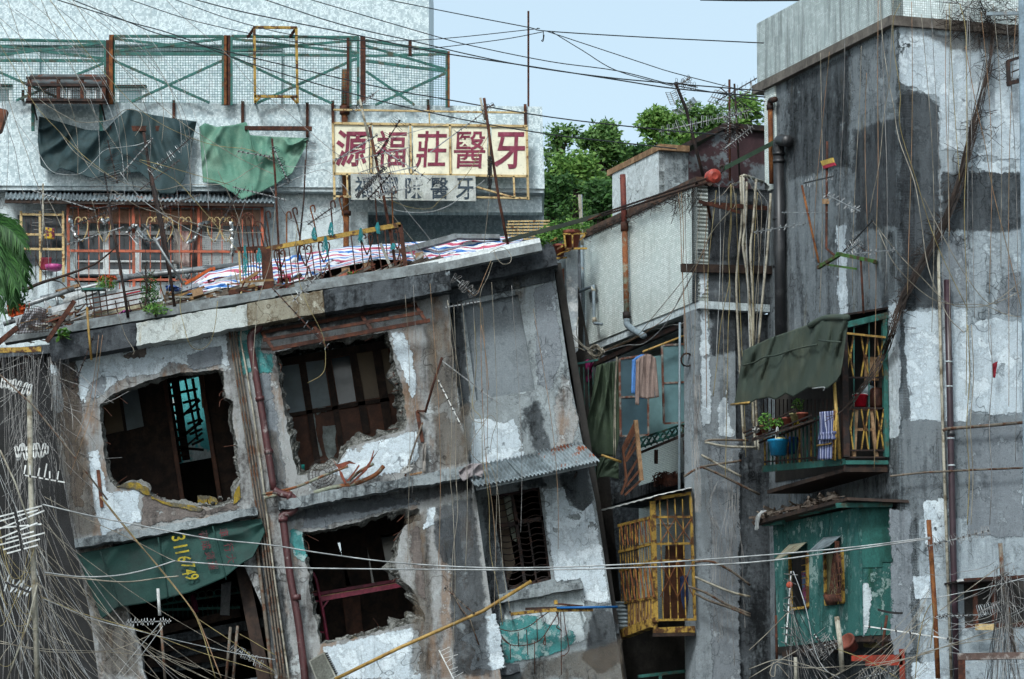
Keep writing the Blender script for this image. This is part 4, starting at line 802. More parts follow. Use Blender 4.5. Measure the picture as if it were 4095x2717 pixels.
AW.add('arm',MB().bar(AI(1048,1396,.03),AO(1088,1398),.04),M['iron_dark'])
for i,(a,b,c,w,l,m)in enumerate((((1900,1945),(2092,1912),(0,0),11,'left grey corrugated sheet of the small awning','galv'),((2088,1910),(2225,1884),(0,0),9,'middle grey corrugated sheet of the small awning','galv'),((2215,1884),(2398,1843),(0,0),13,'bright rust edged corrugated sheet at the awning end','galv_rust'))):
 A=Y(69.3)(*a);Bq=Y(69.3)(*b)
 top=RP({0:1840,1:2020,2:2142}[i],{0:1868,1:1836,2:1806}[i],.03)
 one('corrugated_sheet',l,'roof sheet',corr(A,Bq,top,w,.02),M[m],True,group='small awning sheets')
one('awning_beam','pale timber beam under the small corrugated awning','beam',MB().bar(Y(69.4)(1905,1956),Y(69.4)(2385,1856),.05),M['concrete'])
for x,y,l in((2080,1950,'left'),(2298,1900,'right')):one('awning_bracket',l+' iron bracket under the small corrugated awning','bracket',MB().bar(RP(x,y+10),Y(69.6)(x+8,y-10),.03),M['iron_dark'],group='awning brackets')
tg=M['tarp_green']
TP=T('tarpaulin','bottle green tarpaulin with yellow painted numerals under the broken ledge','tarp')
tpl=LP.off(.12)
TP.add('sheet',drape(tpl,[(305,2215),(395,2200),(560,2165),(700,2130),(900,2090),(1045,2075)],[(408,2478),(470,2430),(600,2410),(760,2370),(900,2310),(965,2255),(1010,2230),(1060,2130)],70,34,.10,6,3,4,.06,.12),tg,True)
yel=plain('yellow_stencil',rgb('a99a2a'),rgb('7f7a2e'),9,.5,.65);r_=V((.2,0,-1)).normalized();u_=V((1,0,.2)).normalized()
for i,(ch,x,y)in enumerate((('3',714,2152),('1',722,2186),('1',729,2208),('6',737,2236),('7',752,2262),('4',756,2288),('9',768,2308))):
 TP.add('numeral',glyph(ch,tpl(x,y,.25),r_,u_,.085 if ch!='1' else.03,.22,.006,.012),yel)
rdp=plain('faded_red_stencil',rgb('6d2430'),rgb('3f3a3a'),9,.45,.6)
for i,(ch,x,y)in enumerate((('有',815,2142),('成',825,2180),('貨',840,2222),('運',852,2262),('車',895,2130),('行',915,2190),('大',925,2235))):
 TP.add('red_mark',glyph(ch,tpl(x,y,.22),r_,u_,.14,.15,.004,0),rdp)
for x0,y0,x1,y1 in((400,2205,480,2430),(632,2150,672,2395),(850,2105,905,2320)):TP.add('seam',ptube(tpl,[(x0,y0),((x0+x1)/2,(y0+y1)/2),(x1,y1)],.012,5,.17,4),tg,True)
one('railing','green balcony railing with rings seen below the green tarpaulin','railing',(lambda m:[m.bar(PB(640,2420),PB(960,2370),.03),m.bar(PB(640,2440),PB(960,2430),.04),*[m.tube([PB(680+i*32+15*math.cos(q),2395-i*4+15*math.sin(q))for q in[k*math.pi/5 for k in range(11)]],.008,4)for i in range(9)],*[m.bar(PB(650+i*20,2418),PB(652+i*20,2470),.01)for i in range(16)]]and m)(MB()),M['green_steel'])
one('hung_shirt','pale grey shirt hanging in the room below the green tarpaulin','clothing',drape(PB,[(885,2335),(925,2325)],[(880,2460),(918,2462)],10,10,.05,4,1,8,.1),cloth('pale_shirt',rgb('8f9496'),rgb('74787a')),True)
one('post_red','dark magenta post behind the green tarpaulin','post',ptube(PB,[(770,2380),(785,2450)],.05,8),plain('magenta_post',rgb('5c1c3c'),None),True)
one('timber_post','charred black timber post in the lower left opening','post',pbar(LP,(968,2270),(1065,2760),.2,.2,-.35),M['wood_dark'])
for i in range(6):
 a=(560+R.uniform(0,120),2540+i*28);b=(1000+R.uniform(-60,60),2450+i*40)
 one('fallen_beam',['splintered grey beam fallen across the lower left opening','broad fallen plank in the lower left opening','thin fallen board in the lower left opening','dark collapsed joist in the lower left opening','charred plank low in the lower left opening','lowest collapsed board in the lower left opening'][i],'beam',MB().bar(PD(*a,-.3-.1*i),PD(*b,-.6-.1*i),R.uniform(.06,.2),.06),M['concrete_dark']if i%2 else M['wood_dark'],group='fallen timbers')
FNc=LP.off(.2)
fan=T('fan_guard','wire fan guard lying among rusty scrap on the broken ledge','fan')
c=FNc(1290,1895);ring_m=MB();uu=V((1,-.2,.15)).normalized();vv=V((-.1,-.4,1)).normalized()
for rr in(.06,.12,.17,.22,.24):fan.add('ring',MB().tube([c+uu*(rr*math.cos(q))+vv*(rr*math.sin(q))for q in[k*math.pi/12 for k in range(25)]],.005,4),M['iron_dark'])
for k in range(24):fan.add('spoke',MB().bar(c+(uu*math.cos(k*.262)+vv*math.sin(k*.262))*.05,c+(uu*math.cos(k*.262)+vv*math.sin(k*.262))*.24,.005),M['iron_dark'])
for q,r,m,l in(([(1050,1978),(1180,1950),(1300,1900),(1392,1865)],.022,'pipe_rust','upper rusty pipe lying along the broken ledge'),([(1060,1990),(1150,1970),(1160,1965)],.03,'pipe_rust','short thick rusty pipe at the drain bend'),([(1255,1972),(1330,1950),(1420,1935),(1500,1900),(1535,1864)],.035,'pipe_rust','thick rusty pipe curving up along the broken ledge'),([(1398,1920),(1440,1885),(1495,1855)],.025,'pipe_rust','short rusty pipe stub on the broken ledge')):
 one('rusty_pipe',l,'pipe',ptube(LP,q,r,8,.2,4),M[m],True)
for i,(q,l)in enumerate(((Z(950,1300,[(815,1145),(850,1200),(960,1165),(1020,1195),(960,1190),(870,1240),(840,1200)]),'curled rusty sheet strip above the fan guard'),(Z(950,1300,[(870,1240),(900,1270),(935,1360),(920,1370),(880,1290)]),'upright bent rusty strip behind the fan guard'),(Z(950,1300,[(1040,1200),(1050,1210),(960,1340),(930,1345),(1000,1260)]),'slanting rusty strip right of the fan guard'),(Z(950,1300,[(1215,1070),(1170,1140),(1110,1250),(980,1370),(960,1370),(1080,1250),(1150,1150)]),'long thin rusty splinter on the broken ledge'),(Z(950,1300,[(1168,1075),(1175,1080),(1140,1200),(1128,1200)]),'small upright rusty splinter on the broken ledge'))):
 one('rusty_scrap',l,'scrap',poly(LP,q,.02,o=.22+.03*i),plain('scrap_rust%d'%i,rgb('7a4030'),rgb('4f2c22'),8,.45,.6,.7),group='rusty scrap on the ledge')
one('blanket','grey cloth draped over the right end of the broken ledge','cloth',drape(LP,Z(950,1300,[(1900,1250),(2000,1190),(2100,1190),(2120,1230)]),Z(950,1300,[(1905,1300),(1940,1345),(2030,1290),(2100,1310)]),24,12,.1,6,3,9,.42),cloth('grey_blanket',rgb('8d8789'),rgb('6f6a6c')),True)
one('rag','white rag at the foot of the leaning stick on the ledge','cloth',drape(LP,Z(950,1300,[(1410,1230),(1470,1200),(1520,1205)]),Z(950,1300,[(1405,1275),(1450,1280),(1500,1250)]),14,8,.06,5,3,19,.15),cloth('white_rag',rgb('b3b5b3'),rgb('8d8f8d')),True)
one('leaning_stick','grey stick leaning on the wall beside the hanging bag','stick',ptube(LP,[(1690,1690),(1655,1790),(1620,1905)],.016,6,.12),M['conduit'],True)
one('wall_bracket','rusty iron bracket holding the twin antenna mast','bracket',MB().bar(LP(1668,1645,.02),LP(1690,1770,.1),.06,.03).bar(LP(1668,1645,.03),LP(1702,1645,.12),.03),M['iron'])
one('hanging_bag','crumpled dirty white bag hanging below the antenna bracket','bag',drape(LP,[(1690,1770),(1705,1770)],[(1690,1890),(1702,1892)],8,14,.07,3,5,21,.1),cloth('dirty_bag',rgb('8f8b86'),rgb('6d6962')),True)
one('timber_offcut','two short timber offcuts stacked on the broken ledge','wood',MB().bar(LP(1640,1900,.2),LP(1688,1890,.2),.03,.06),M['wood_raw'])
ac=T('air_conditioner','old air conditioner case tilted on its corner below the lower middle hole','air conditioner',base=LP(1290,2717))
q=zc((610,1410),(750,1330),(860,1540),(700,1640));ac.add('case',poly(LP,q,.3,o=.35),plain('ac_case',rgb('9a9d94'),rgb('82857c'),4));ac.add('grille',poly(LP,zc((625,1415),(735,1350),(830,1540),(700,1610)),.01,o=.36),M['pane_dark']if 0 else plain('ac_mesh',rgb('6a6d66'),rgb('5a5d56'),40))
for i in range(11):ac.add('vent',pbar(LP,zc((752+i*8.5,1350+i*17))[0],zc((775+i*8.5,1343+i*17))[0],.025,.02,.365),M['black_plastic'])
one('bamboo_pole','long yellow bamboo pole slanting up from the lower wall','pole',ptube(LP,[(1340,2717),(1600,2590),(1930,2445),(2125,2325)],.028,8,.55),M['bamboo'],True)
one('bamboo_tip','pale bamboo stub tied to the end of the slanting pole','pole',ptube(RP,[(1800,2350),(1840,2430),(1880,2480),(1915,2580)],.012,5,.5),M['conduit'],True)
RK=T('clothes_rack','rusty wall rack with blue pole and knotted cords','rack')
rk=lambda a,b,w,m:RK.add('bar',MB().bar(RP(*Z(1900,1987,[a])[0],.45),RP(*Z(1900,1987,[b])[0],.45),w),M[m])
rk((305,1010),(620,975),.05,'rust_yellow');rk((620,975),(1015,970),.055,'rust_yellow');rk((430,965),(930,945),.04,'iron_dark');rk((690,920),(920,940),.03,'iron');rk((690,890),(695,925),.06,'rust_yellow')
RK.add('pole',MB().tube([RP(*Z(1900,1987,[(700,955)])[0],.5),RP(*Z(1900,1987,[(1225,947)])[0],.5)],.02,8),plain('blue_pole',rgb('1f5f9a'),None,rough=.4),True)
for x in(300,560,700,900,1000):RK.add('arm',MB().bar(RP(*Z(1900,1987,[(x,1000-x*.03)])[0],.45),RP(*Z(1900,1987,[(x,1000-x*.03)])[0],0),.025),M['iron_dark'])
cords=[[(60,900),(130,1060),(200,1180),(300,1270),(440,1275),(560,1230),(640,1120),(720,990)],[(80,910),(150,1080),(230,1200),(310,1280)],[(735,980),(738,1150),(740,1350),(742,1530)],[(760,985),(775,1120),(800,1260),(805,1320),(770,1360),(735,1370)],[(700,990),(720,1080),(700,1120),(745,1150)],[(100,1100),(300,1155),(450,1120),(560,1040),(640,985)],[(300,1270),(305,1400)],[(440,1140),(450,1280),(452,1360)],[(530,1050),(535,1240)],[(600,1180),(605,1270),(590,1260),(600,1200)],[(180,1100),(185,1420)],[(370,1160),(372,1290)],[(510,1240),(512,1520)]]
for cdn in cords:RK.add('cord',ptube(RP,Z(1900,1987,cdn),.01,4,.42,4),M['iron'],True)
rbr=random.Random(12)
for J_,n in((JA,9),(JB,9),(JC,9)):
 for i in range(n):
  x,y=J_[rbr.randrange(len(J_))];cx_=sum(p[0]for p in J_)/len(J_);cy_=sum(p[1]for p in J_)/len(J_);f=rbr.uniform(.08,.22)
  H.add('rebar',MB().tube(cr([LP(x,y,-.12),LP(x+(cx_-x)*f*.5+rbr.uniform(-9,9),y+(cy_-y)*f*.5,-.06),LP(x+(cx_-x)*f+rbr.uniform(-20,20),y+(cy_-y)*f+rbr.uniform(-4,22),.03)],3),.007,5),M['iron'])
for i,(q,l)in enumerate(((LP(1330,1905,-.2),'upper middle'),(LP(1450,2545,-.15),'lower middle'),(LP(700,2035,-.25),'upper left'))):
 rm=MB()
 for k in range(70):
  c=q+V((rbr.gauss(0,.45),rbr.uniform(-.1,.35),rbr.uniform(-.06,.05)+0));c.z=q.z+(c.x-q.x)*.17+rbr.uniform(-.05,.03);s=rbr.uniform(.015,.06)
  a=V((rbr.uniform(.4,1),rbr.uniform(-.5,.5),rbr.uniform(-.4,.4))).normalized()*s;b=a.orthogonal().normalized()*s*rbr.uniform(.5,1);rm.obox(c,a,b,a.cross(b).normalized()*s*.7)
 one('rubble','broken concrete rubble on the sill of the %s hole'%l,'rubble',rm,M['broken'],kind='stuff')
 # ----- on the roof of the leaning house
QP=Y(69.75)
def zl5(*q):return Z(0,650,q)
def zl6(*q):return Z(900,750,q)
for i,(a,b,w,o,l)in enumerate((((290,1318),(1100,1180),.12,.0,'lower grey plank along the left roof edge'),((300,1300),(1100,1166),.07,-.12,'upper grey plank along the left roof edge'),((1100,1178),(1760,1080),.10,.02,'lower grey plank along the middle roof edge'),((1180,1148),(1755,1062),.08,-.1,'upper grey plank along the middle roof edge'),((20,1365),(300,1316),.1,-.2,'short grey plank at the far left roof corner'))):
 one('roof_plank',l,'plank',MB().bar(QP(*a,o),QP(*b,o),w,.28),M['plank_grey'],group='planks along the roof edge')
for i,(a,b,w,o,l)in enumerate((((1690,1088),(2165,990),.13,.0,'thick grey plank along the right roof edge'),((1560,1095),(2160,968),.1,-.14,'whitish plank behind the right roof edge'),((1560,1020),(1825,948),.09,-1.3,'far grey plank across the striped tarpaulin'),((1825,948),(2000,950),.07,-1.4,'far pale plank at the top of the striped tarpaulin'))):
 one('roof_plank',l,'plank',MB().bar(QP(*a,o),QP(*b,o),w,.2),M['plank_grey']if i!=1 else M['white_frame'],group='planks along the roof edge')
st=NT('striped_tarp');p=st.geo()
q=st.n('VectorMath',{0:p,1:(.25,1.2,.95)},operation='DOT_PRODUCT').outputs['Value']
q=st.math('ADD',q,st.math('MULTIPLY',st.noise(p,1.2,3),.5));fr_=st.math('FRACT',st.math('MULTIPLY',q,2.1),0)
c1=st.mix(st.math('GREATER_THAN',fr_,.24),rgb('b05068'),rgb('d0d5da'));c1=st.mix(st.math('GREATER_THAN',fr_,.5),c1,rgb('2f6ab0'));c1=st.mix(st.math('GREATER_THAN',fr_,.72),c1,rgb('d3d8de'))
M['striped']=st.out(c1,.4,0,st.noise(p,8,5),.3,.02,.4)
rows=[];nu,nv=90,16
top=resamp([(730,1160),(830,1090),(1000,1050),(1180,1020),(1400,985),(1560,975),(1700,965),(1850,950),(2000,945),(2095,952)],nu)
bot=resamp([(735,1180),(900,1150),(1100,1145),(1200,1120),(1330,1075),(1500,1035),(1620,1040),(1760,1055),(1950,1010),(2085,968)],nu)
for j in range(nv):
 v=j/(nv-1);row=[]
 for i in range(nu):
  x=top[i][0]+(bot[i][0]-top[i][0])*v;y=top[i][1]+(bot[i][1]-top[i][1])*v
  f=noise.noise(V((i*.11,v*3.5,2)))*.2+noise.noise(V((i*.31,v*6,7)))*.12-abs(noise.noise(V((i*.2,v*5,3))))*.2
  row.append(Y(71.6-1.1*v)(x,y,f))
 rows.append(row)
one('striped_tarpaulin','red white and blue striped plastic tarpaulin spread over timber on the roof','tarp',MB().sheet(rows,(0,.004,-.008)),M['striped'],True)
one('timber_stack','dark stacked timbers under the striped tarpaulin','timber',MB().bar(Y(71.4)(1000,1190),Y(71.4)(1620,1075),.3,.8),M['wood_dark'])
for i,(x,y,l)in enumerate(((1385,1075,'square timber end left under the striped tarpaulin'),(1470,1062,'square timber end middle under the striped tarpaulin'),(1680,1020,'square timber end right under the striped tarpaulin'))):
 one('timber_end',l,'timber',MB().obox(Y(70.5)(x-18,y+22),(.13,0,.02),(0,.9,0),(-.01,0,.12)),M['wood_raw'],group='timber ends')
rub=MB();rr=random.Random(11)
for i in range(420):
 x=rr.uniform(60,1750);t=rr.random();d=69.9+2.4*t;yb=1345-(x-60)*.172
 y=yb+17800*11.5*(d-69.9)/4900*.62-rr.uniform(0,22)*(1.4 if x<950 else.5)-(95*t*(1.1 if x<950 else.7))
 if 360<x<650:continue
 a=Y(d)(x,y);L=rr.uniform(.1,.55);an=rr.uniform(-.5,.7)
 rub.bar(a,a+V((math.cos(an)*L,rr.uniform(-.2,.2),math.sin(an)*L*.7)),rr.uniform(.015,.06),rr.uniform(.01,.05))
one('debris','broken sticks and boards strewn over the roof of the leaning house','debris',rub,plain('mixed_debris',rgb('6d655c'),rgb('3a322d'),3,.4,.6,.9),kind='stuff')
RG=Y(70.25)
BA=T('balustrade','rusty iron balustrade with scrolls tilted along the roof edge','railing',base=RG(1350,1160))
BA.add('top_rail',pbar(RG,zl6((330,535))[0],zl6((1510,320))[0],.075,.05),M['rust_yellow'])
BA.add('post',pbar(RG,zl6((350,530))[0],zl6((385,930))[0],.16,.1),M['iron'])
BA.add('post',pbar(RG,zl6((1505,320))[0],zl6((1560,760))[0],.07,.05),M['iron'])
xs=[440,500,545,610,680,735,800,870,1080,1160,1230,1300,1370,1430,1470]
for i,x in enumerate(xs):
 y=515-(x-440)*.182;BA.add('baluster',MB().bar(RG(*zl6((x,y))[0]),RG(*zl6((x+38+(i%3)*6,y+390))[0]),.018),M['iron'])
for i,x in enumerate((470,690,850,1220,1480)):
 y=560-(x-440)*.18
 for s in(-1,1):
  BA.add('scroll',ptube(RG,zl6((x,y+160),(x+s*30,y+90),(x+s*48,y+25),(x+s*38,y-12),(x+s*14,y-8),(x+s*10,y+14),(x+s*24,y+18)),.012,5,0,4),M['iron'],True)
  BA.add('scroll',ptube(RG,zl6((x+28,y+160),(x+28+s*26,y+250),(x+32+s*50,y+330),(x+30+s*28,y+365),(x+30+s*8,y+340)),.012,5,0,4),M['iron'],True)
BG=T('side_railing','narrow rusty railing with many hooked rods left of the scroll balustrade','railing',base=Y(70.4)(1010,1180))
BG.add('top_rail',pbar(Y(70.4),zl6((105,530))[0],zl6((330,520))[0],.06,.04),M['iron'])
for i in range(9):
 x=118+i*24;BG.add('bar',MB().bar(Y(70.4)(*zl6((x,535))[0]),Y(70.4)(*zl6((x+22,925-i*5))[0]),.03 if i==0 else.018),M['cream_frame']if i==0 else M['iron'])
for i,(x,y,h,w)in enumerate(((100,260,300,-60),(170,225,320,60),(215,235,330,-70),(255,240,320,-60),(300,330,200,-70),(330,300,220,-90))):
 BG.add('hook_rod',ptube(Y(70.5),zl6((x+40,y+h),(x+20,y+h*.6),(x,y+40),(x+w*.3,y),(x+w*.7,y-5),(x+w,y+35)),.012,5,0,4),M['iron'],True)
for i,(x,y0,y1,dx,l)in enumerate(((352,210,510,40,'first'),(530,215,490,0,'second'),(583,180,470,75,'third'),(735,160,440,60,'fourth'),(908,120,410,20,'fifth'),(985,85,400,60,'sixth'),(1290,40,400,20,'seventh'),(1432,0,330,12,'eighth'))):
 z=zl6((x+dx,y1+30),(x+dx*.5,(y0+y1)/2),(x,y0+25),(x+8,y0),(x+28,y0-2),(x+38,y0+30),(x+36,y0+55))
 one('hooked_rod',l+' bent rusty rod counted from the left, hooked top above the balustrade','rod',ptube(Y(70.3),z,.013,5,0,4),M['rust_orange']if i%2 else M['iron'],True,group='hooked rods')
tw=plain('teal_twine',rgb('2f7f84'),None,rough=.9)
for i,(x,y,h)in enumerate(((765,345,110),(910,300,120),(860,420,160),(1165,350,130),(1310,300,100),(290,520,160),(170,500,260),(1445,480,60))):
 m=MB()
 for k in range(14):m.tube(cr([Y(70.2)(*zl6((x+R.uniform(-8,8),y))[0]),Y(70.2)(*zl6((x+R.uniform(-22,22),y+h*.5))[0]),Y(70.2)(*zl6((x+R.uniform(-26,26),y+h*R.uniform(.7,1)))[0])],3),.006,3)
 one('twine_tassel','frayed teal twine tied on the balustrade, %s from the left'%('third','fifth','fourth','sixth','seventh','second','first','eighth')[i],'twine',m,tw,group='twine tassels',kind=None)
one('red_stool','small red plastic stool behind the balustrade','stool',(lambda m,c:m.obox(c,(.22,0,.04),(0,.2,0),(0,0,.03)).obox(c+V((0,0,-.2)),(.03,0,0),(0,.03,0),(0,0,.2)).obox(c+V((.19,0,-.17)),(.03,0,0),(0,.03,0),(0,0,.2)).obox(c+V((0,.17,-.2)),(.03,0,0),(0,.03,0),(0,0,.2)).obox(c+V((.19,.17,-.17)),(.03,0,0),(0,.03,0),(0,0,.2)).obox(c+V((.02,.01,-.14)),(.18,0,.02),(0,.01,0),(0,0,.025)))(MB(),Y(70.5)(*zl6((448,795))[0])),plain('red_plastic',rgb('a01830'),None,rough=.4))
one('broken_pot','terracotta pot lying on its side on the roof edge','pot',MB().lathe(Y(70.1)(*zl6((950,800))[0]),(1,0,.3),[(.03,0),(.06,.08),(.09,.2),(.08,.2),(.05,.08)],12),plain('terracotta',rgb('9a5a44'),rgb('7a4434'),5),True)
one('brick_block','rusty square plate standing on the roof edge','plate',poly(Y(69.95),zl5((1960,1100),(2050,1085),(2055,1160),(1965,1170)),.02),M['iron'])
one('board','short raw timber block on the left roof edge','timber',MB().bar(Y(70.0)(770,1180),Y(70.0)(812,1168),.1,.2),M['wood_raw'])
sty=plain('styrofoam',rgb('ccd2d4'),rgb('b4babc'),4)
fb=T('foam_box','white styrofoam box with red stripe planted with flowers','box')
fb.add('box',poly(Y(70.6),zl5((905,1110),(1200,1060),(1235,1240),(920,1300)),.45),sty);fb.add('stripe',poly(Y(70.6),zl5((925,1160),(1205,1100),(1207,1110),(927,1172)),.01,o=.008),plain('red_tape',rgb('b02a3c'),None))
one('panel_board','long cream board lying along the left roof edge','board',poly(Y(70.2),zl5((740,1290),(1400,1190),(1410,1230),(760,1340)),.06),plain('cream_board_mat',rgb('b9b396'),rgb('9c967c'),3))
one('panel_board','tilted white table panel behind the planter','board',poly(Y(71.3),zl5((520,1140),(850,1060),(980,1100),(640,1180)),.04),sty)
one('plywood_sheet','tilted raw plywood edge at the left of the roof','board',MB().bar(Y(71.0)(*zl5((480,1115))[0]),Y(71.0)(*zl5((690,1055))[0]),.05,.1).bar(Y(71.0)(*zl5((480,1115))[0]),Y(71.0)(*zl5((550,1165))[0]),.05,.1),M['wood_raw'])
one('air_vent_box','grey louvred metal box among the roof debris','box',poly(Y(70.8),zl5((790,1150),(900,1120),(925,1260),(815,1280)),.3),M['galv'])
TR=T('truss_ladder','long aluminium truss beam lying across the roof debris','truss')
for a,b in(((350,1170),(1250,955)),((1000,995),(2050,880)),((1500,945),(2060,885))):TR.add('chord',MB().tube([Y(72.0)(*zl5(a)[0]),Y(72.0)(*zl5(b)[0])],.045,8),M['alu'],True)
for i in range(11):x=1540+i*48;TR.add('web',MB().tube([Y(72.0)(*zl5((x,945-i*5))[0]),Y(72.0)(*zl5((x+(24 if i%2 else-24),1010-i*5))[0])],.02,6),M['alu'],True)
T2=T('steel_ladder','pale steel ladder frame lying at the left of the roof','ladder')
for a,b in(((30,1290),(640,1085)),((30,1390),(560,1220))):T2 .add('rail',MB().tube([Y(70.9)(*zl5(a)[0]),Y(70.9)(*zl5(b)[0])],.04,8),M['alu'],True)
for x in(90,230,380,480):T2 .add('rung',MB().tube([Y(70.9)(*zl5((x,1275-(x-60)*.33))[0]),Y(70.9)(*zl5((x+20,1370-(x-60)*.31))[0])],.025,6),M['alu'],True)
dm=MB();dc=Y(70.3)(*zl5((600,1370))[0])
one('drum_rim','open rusty concrete pipe end lying on the roof edge','pipe',MB().sheet([[dc+V((.27*r*math.cos(t),yy,.2*r*math.sin(t)))for t in[k*math.pi/12 for k in range(25)]]for r,yy in((.86,.7),(.86,0),(1,0),(1,.7))]),plain('drum_rust',rgb('7d7260'),rgb('5a3a28'),4),True)
GT=T('rust_grate','rusty iron grate standing at the left roof edge','grate',base=Y(69.95)(400,1290))
for i in range(6):GT.add('bar',pbar(Y(69.95),zl5((730+i*10,1180+i*42))[0],zl5((1260,1075+i*42))[0],.018),M['iron'])
for x in(735,790,850,905,990,1100,1200):GT.add('bar',pbar(Y(69.95),zl5((x,1100 if x<920 else 1190))[0],zl5((x+30,1385-(x-735)*.16))[0],.02,.02,.012),M['iron_dark'])
GT.add('lid',pbar(Y(69.95),zl5((700,1097))[0],zl5((905,1090))[0],.03,.2),M['green_steel'])
one('rusty_angle','long rusty angle iron leaning at the left roof corner','bar',MB().bar(Y(69.3)(*zl5((400,1545))[0]),Y(69.3)(*zl5((640,1190))[0]),.07,.05),M['iron'])
one('rusty_angle','rust yellow angle iron crossing in front of the left roof corner','bar',MB().bar(Y(69.2)(0,1402),Y(69.2)(165,1398),.08,.05),M['rust_yellow'])
one('rusty_angle','rusty strut rising from the photo edge below the palm','bar',MB().bar(Y(69.2)(-10,1375),Y(69.2)(70,1310),.08,.05),M['iron'])
def bag(label,c,c2,top,bot,d,seed,cat='bag',name='plastic_bag'):
 one(name,label,cat,drape(Y(d),top,bot,24,14,.22,5,4,seed,.1),cloth('bag%d'%seed,rgb(c),rgb(c2)),True)
bag('purple pink plastic bag on the left roof edge','8d3f7a','6a2f5c',zl5((1010,1300),(1060,1270),(1135,1265)),zl5((1000,1330),(1060,1345),(1125,1320)),70.0,31)
bag('orange plastic sheet on the planter','c2501f','9a3f1a',zl5((840,990),(900,960),(1000,985)),zl5((830,1030),(900,1010),(1010,1010)),70.7,32)
bag('orange plastic scrap at the far left of the roof','c2501f','8f3a1a',zl5((60,1220),(120,1200),(220,1215)),zl5((70,1320),(110,1330),(210,1300)),70.4,33)
bag('blue plastic bag beside the leaning pole','3f5a9a','54708f',zl5((1420,1060),(1480,1050),(1560,1080)),zl5((1430,1105),(1490,1110),(1560,1100)),70.9,34)
bag('grey white sheeting under the wire basket','9a9a9e','7a7a80',zl5((200,1300),(330,1240),(400,1260)),zl5((140,1470),(280,1470),(390,1440)),70.3,35,'sheeting','plastic_sheeting')
bag('maroon quilt on the truss beam','5c1a2c','3f1420',zl5((1780,1010),(1900,980),(2050,985)),zl5((1790,1040),(1900,1030),(2040,1020)),71.2,36,'cloth','quilt')
ws=plain('orange_strap',rgb('c25a28'),None)
for i,(a,b,l)in enumerate((((1590,1045),(1820,910),'slanting orange strap tied round the truss beam'),((1835,900),(1850,985),'upright orange strap on the truss beam'))):one('strap',l,'strap',MB().bar(Y(71.9)(*zl5(a)[0]),Y(71.9)(*zl5(b)[0]),.045,.02),ws)
nb=MB()
for i in range(12):nb.tube(cr([Y(69.6)(*zl5((130+i*26,1480-i*2))[0]),Y(69.6)(*zl5((170+i*22,1380))[0]),Y(69.6)(*zl5((230+i*14,1230+i*3))[0])],3),.006,4)
for i in range(11):nb.tube(cr([Y(69.6)(*zl5((135+i*10,1470-i*24))[0]),Y(69.6)(*zl5((280+i*5,1460-i*22))[0]),Y(69.6)(*zl5((420-i*2,1450-i*18))[0])],3),.006,4)
one('wire_netting','crumpled dark wire netting at the left roof corner','netting',nb,M['iron_dark'])
one('branch','bare dark branch slanting across the left roof','branch',MB().tube(cr([Y(69.0)(*q)for q in zl5((190,1110),(340,1040),(560,970),(800,880),(950,770),(1020,700))],5),.03,6,.008),M['wood_dark'],True)
for i,(q,l)in enumerate(((zl5((560,970),(640,1000),(700,1080),(760,1160)),'thin twig hanging from the bare branch'),(zl5((430,1010),(520,1030),(600,1110)),'low twig under the bare branch'),(zl5((300,790),(340,900),(420,1010)),'twig rising beside the palm fronds'))):one('twig',l,'branch',MB().tube(cr([Y(69.0)(*x)for x in q],4),.012,5,.004),M['wood_dark'],True)
def leafy(mb,c,rx,rz,n,size,rnd,ry=None,droop=0.0):
 for _ in range(n):
  a=rnd.uniform(0,6.283);u=rnd.uniform(-1,1);r=rnd.random()**.4;s=math.sqrt(1-u*u)
  p=V((c[0]+rx*r*s*math.cos(a),c[1]+(ry or rx)*r*s*math.sin(a),c[2]+rz*r*u))
  d=V((rnd.gauss(0,1),rnd.gauss(0,1),rnd.gauss(0,.6)-droop)).normalized();e=d.orthogonal().normalized();q=rnd.uniform(.6,1.3)*size
  e=(e+d.cross(e)*rnd.uniform(-1,1)).normalized()
  mb.add([p,p+d*q*.5+e*q*.22,p+d*q,p+d*q*.5-e*q*.22],[(0,1,2,3)])
 return mb
def leafmat(name,c,c2,tr=.25):
 t=NT(name);i=t.n('NewGeometry').outputs['Random Per Island'];col=t.mix(i,c,c2)
 m=t.out(col,.55,0,spec=.3);t.b.inputs['Subsurface Weight'].default_value=0
 tl=t.n('BsdfTranslucent',{'Color':col});mx=t.n('MixShader',{0:tr,1:t.b.outputs[0],2:tl.outputs[0]})
 t.L.new(mx.outputs[0],t.N['Material Output'].inputs[0]);return m
M['leaf']=leafmat('green_leaf',rgb('3a6b28'),rgb('6b9440'));M['leaf_dark']=leafmat('dark_leaf',rgb('1f4420'),rgb('3f6a32'));M['petal']=plain('orange_petal',rgb('d0482a'),None)
def plant(label,px,py,d,w,h,n,size=.05,name='plant',mat='leaf',stem=True,flowers=0,col=None):
 c=Y(d)(px,py);k=d/F;t=T(name,label,'plant',base=c+V((0,0,-h*k/2)));rnd=random.Random(int(px*7+py))
 if stem:
  m=MB()
  for _ in range(5):m.tube([c+V((rnd.uniform(-.02,.02),0,-h*k*.6)),c+V((rnd.uniform(-.5,.5)*w*k*.6,0,rnd.uniform(-.1,.4)*h*k))],.006,4)
  t.add('stem',m,M['wood_dark'],kind='stuff')
 t.add('foliage',leafy(MB(),c,w*k/2,h*k/2,n,size,rnd),M[mat],kind='stuff')
 if flowers:
  for _ in range(flowers):
   q=c+V((rnd.uniform(-.4,.4)*w*k,-w*k*.4,rnd.uniform(-.2,.5)*h*k));t.add('flower',leafy(MB(),q,.02,.02,6,.035,rnd),M['petal']if col is None else col)
plant('leafy potted flowers with orange blooms on the styrofoam box',425,1135,70.5,90,60,420,.045,flowers=8)
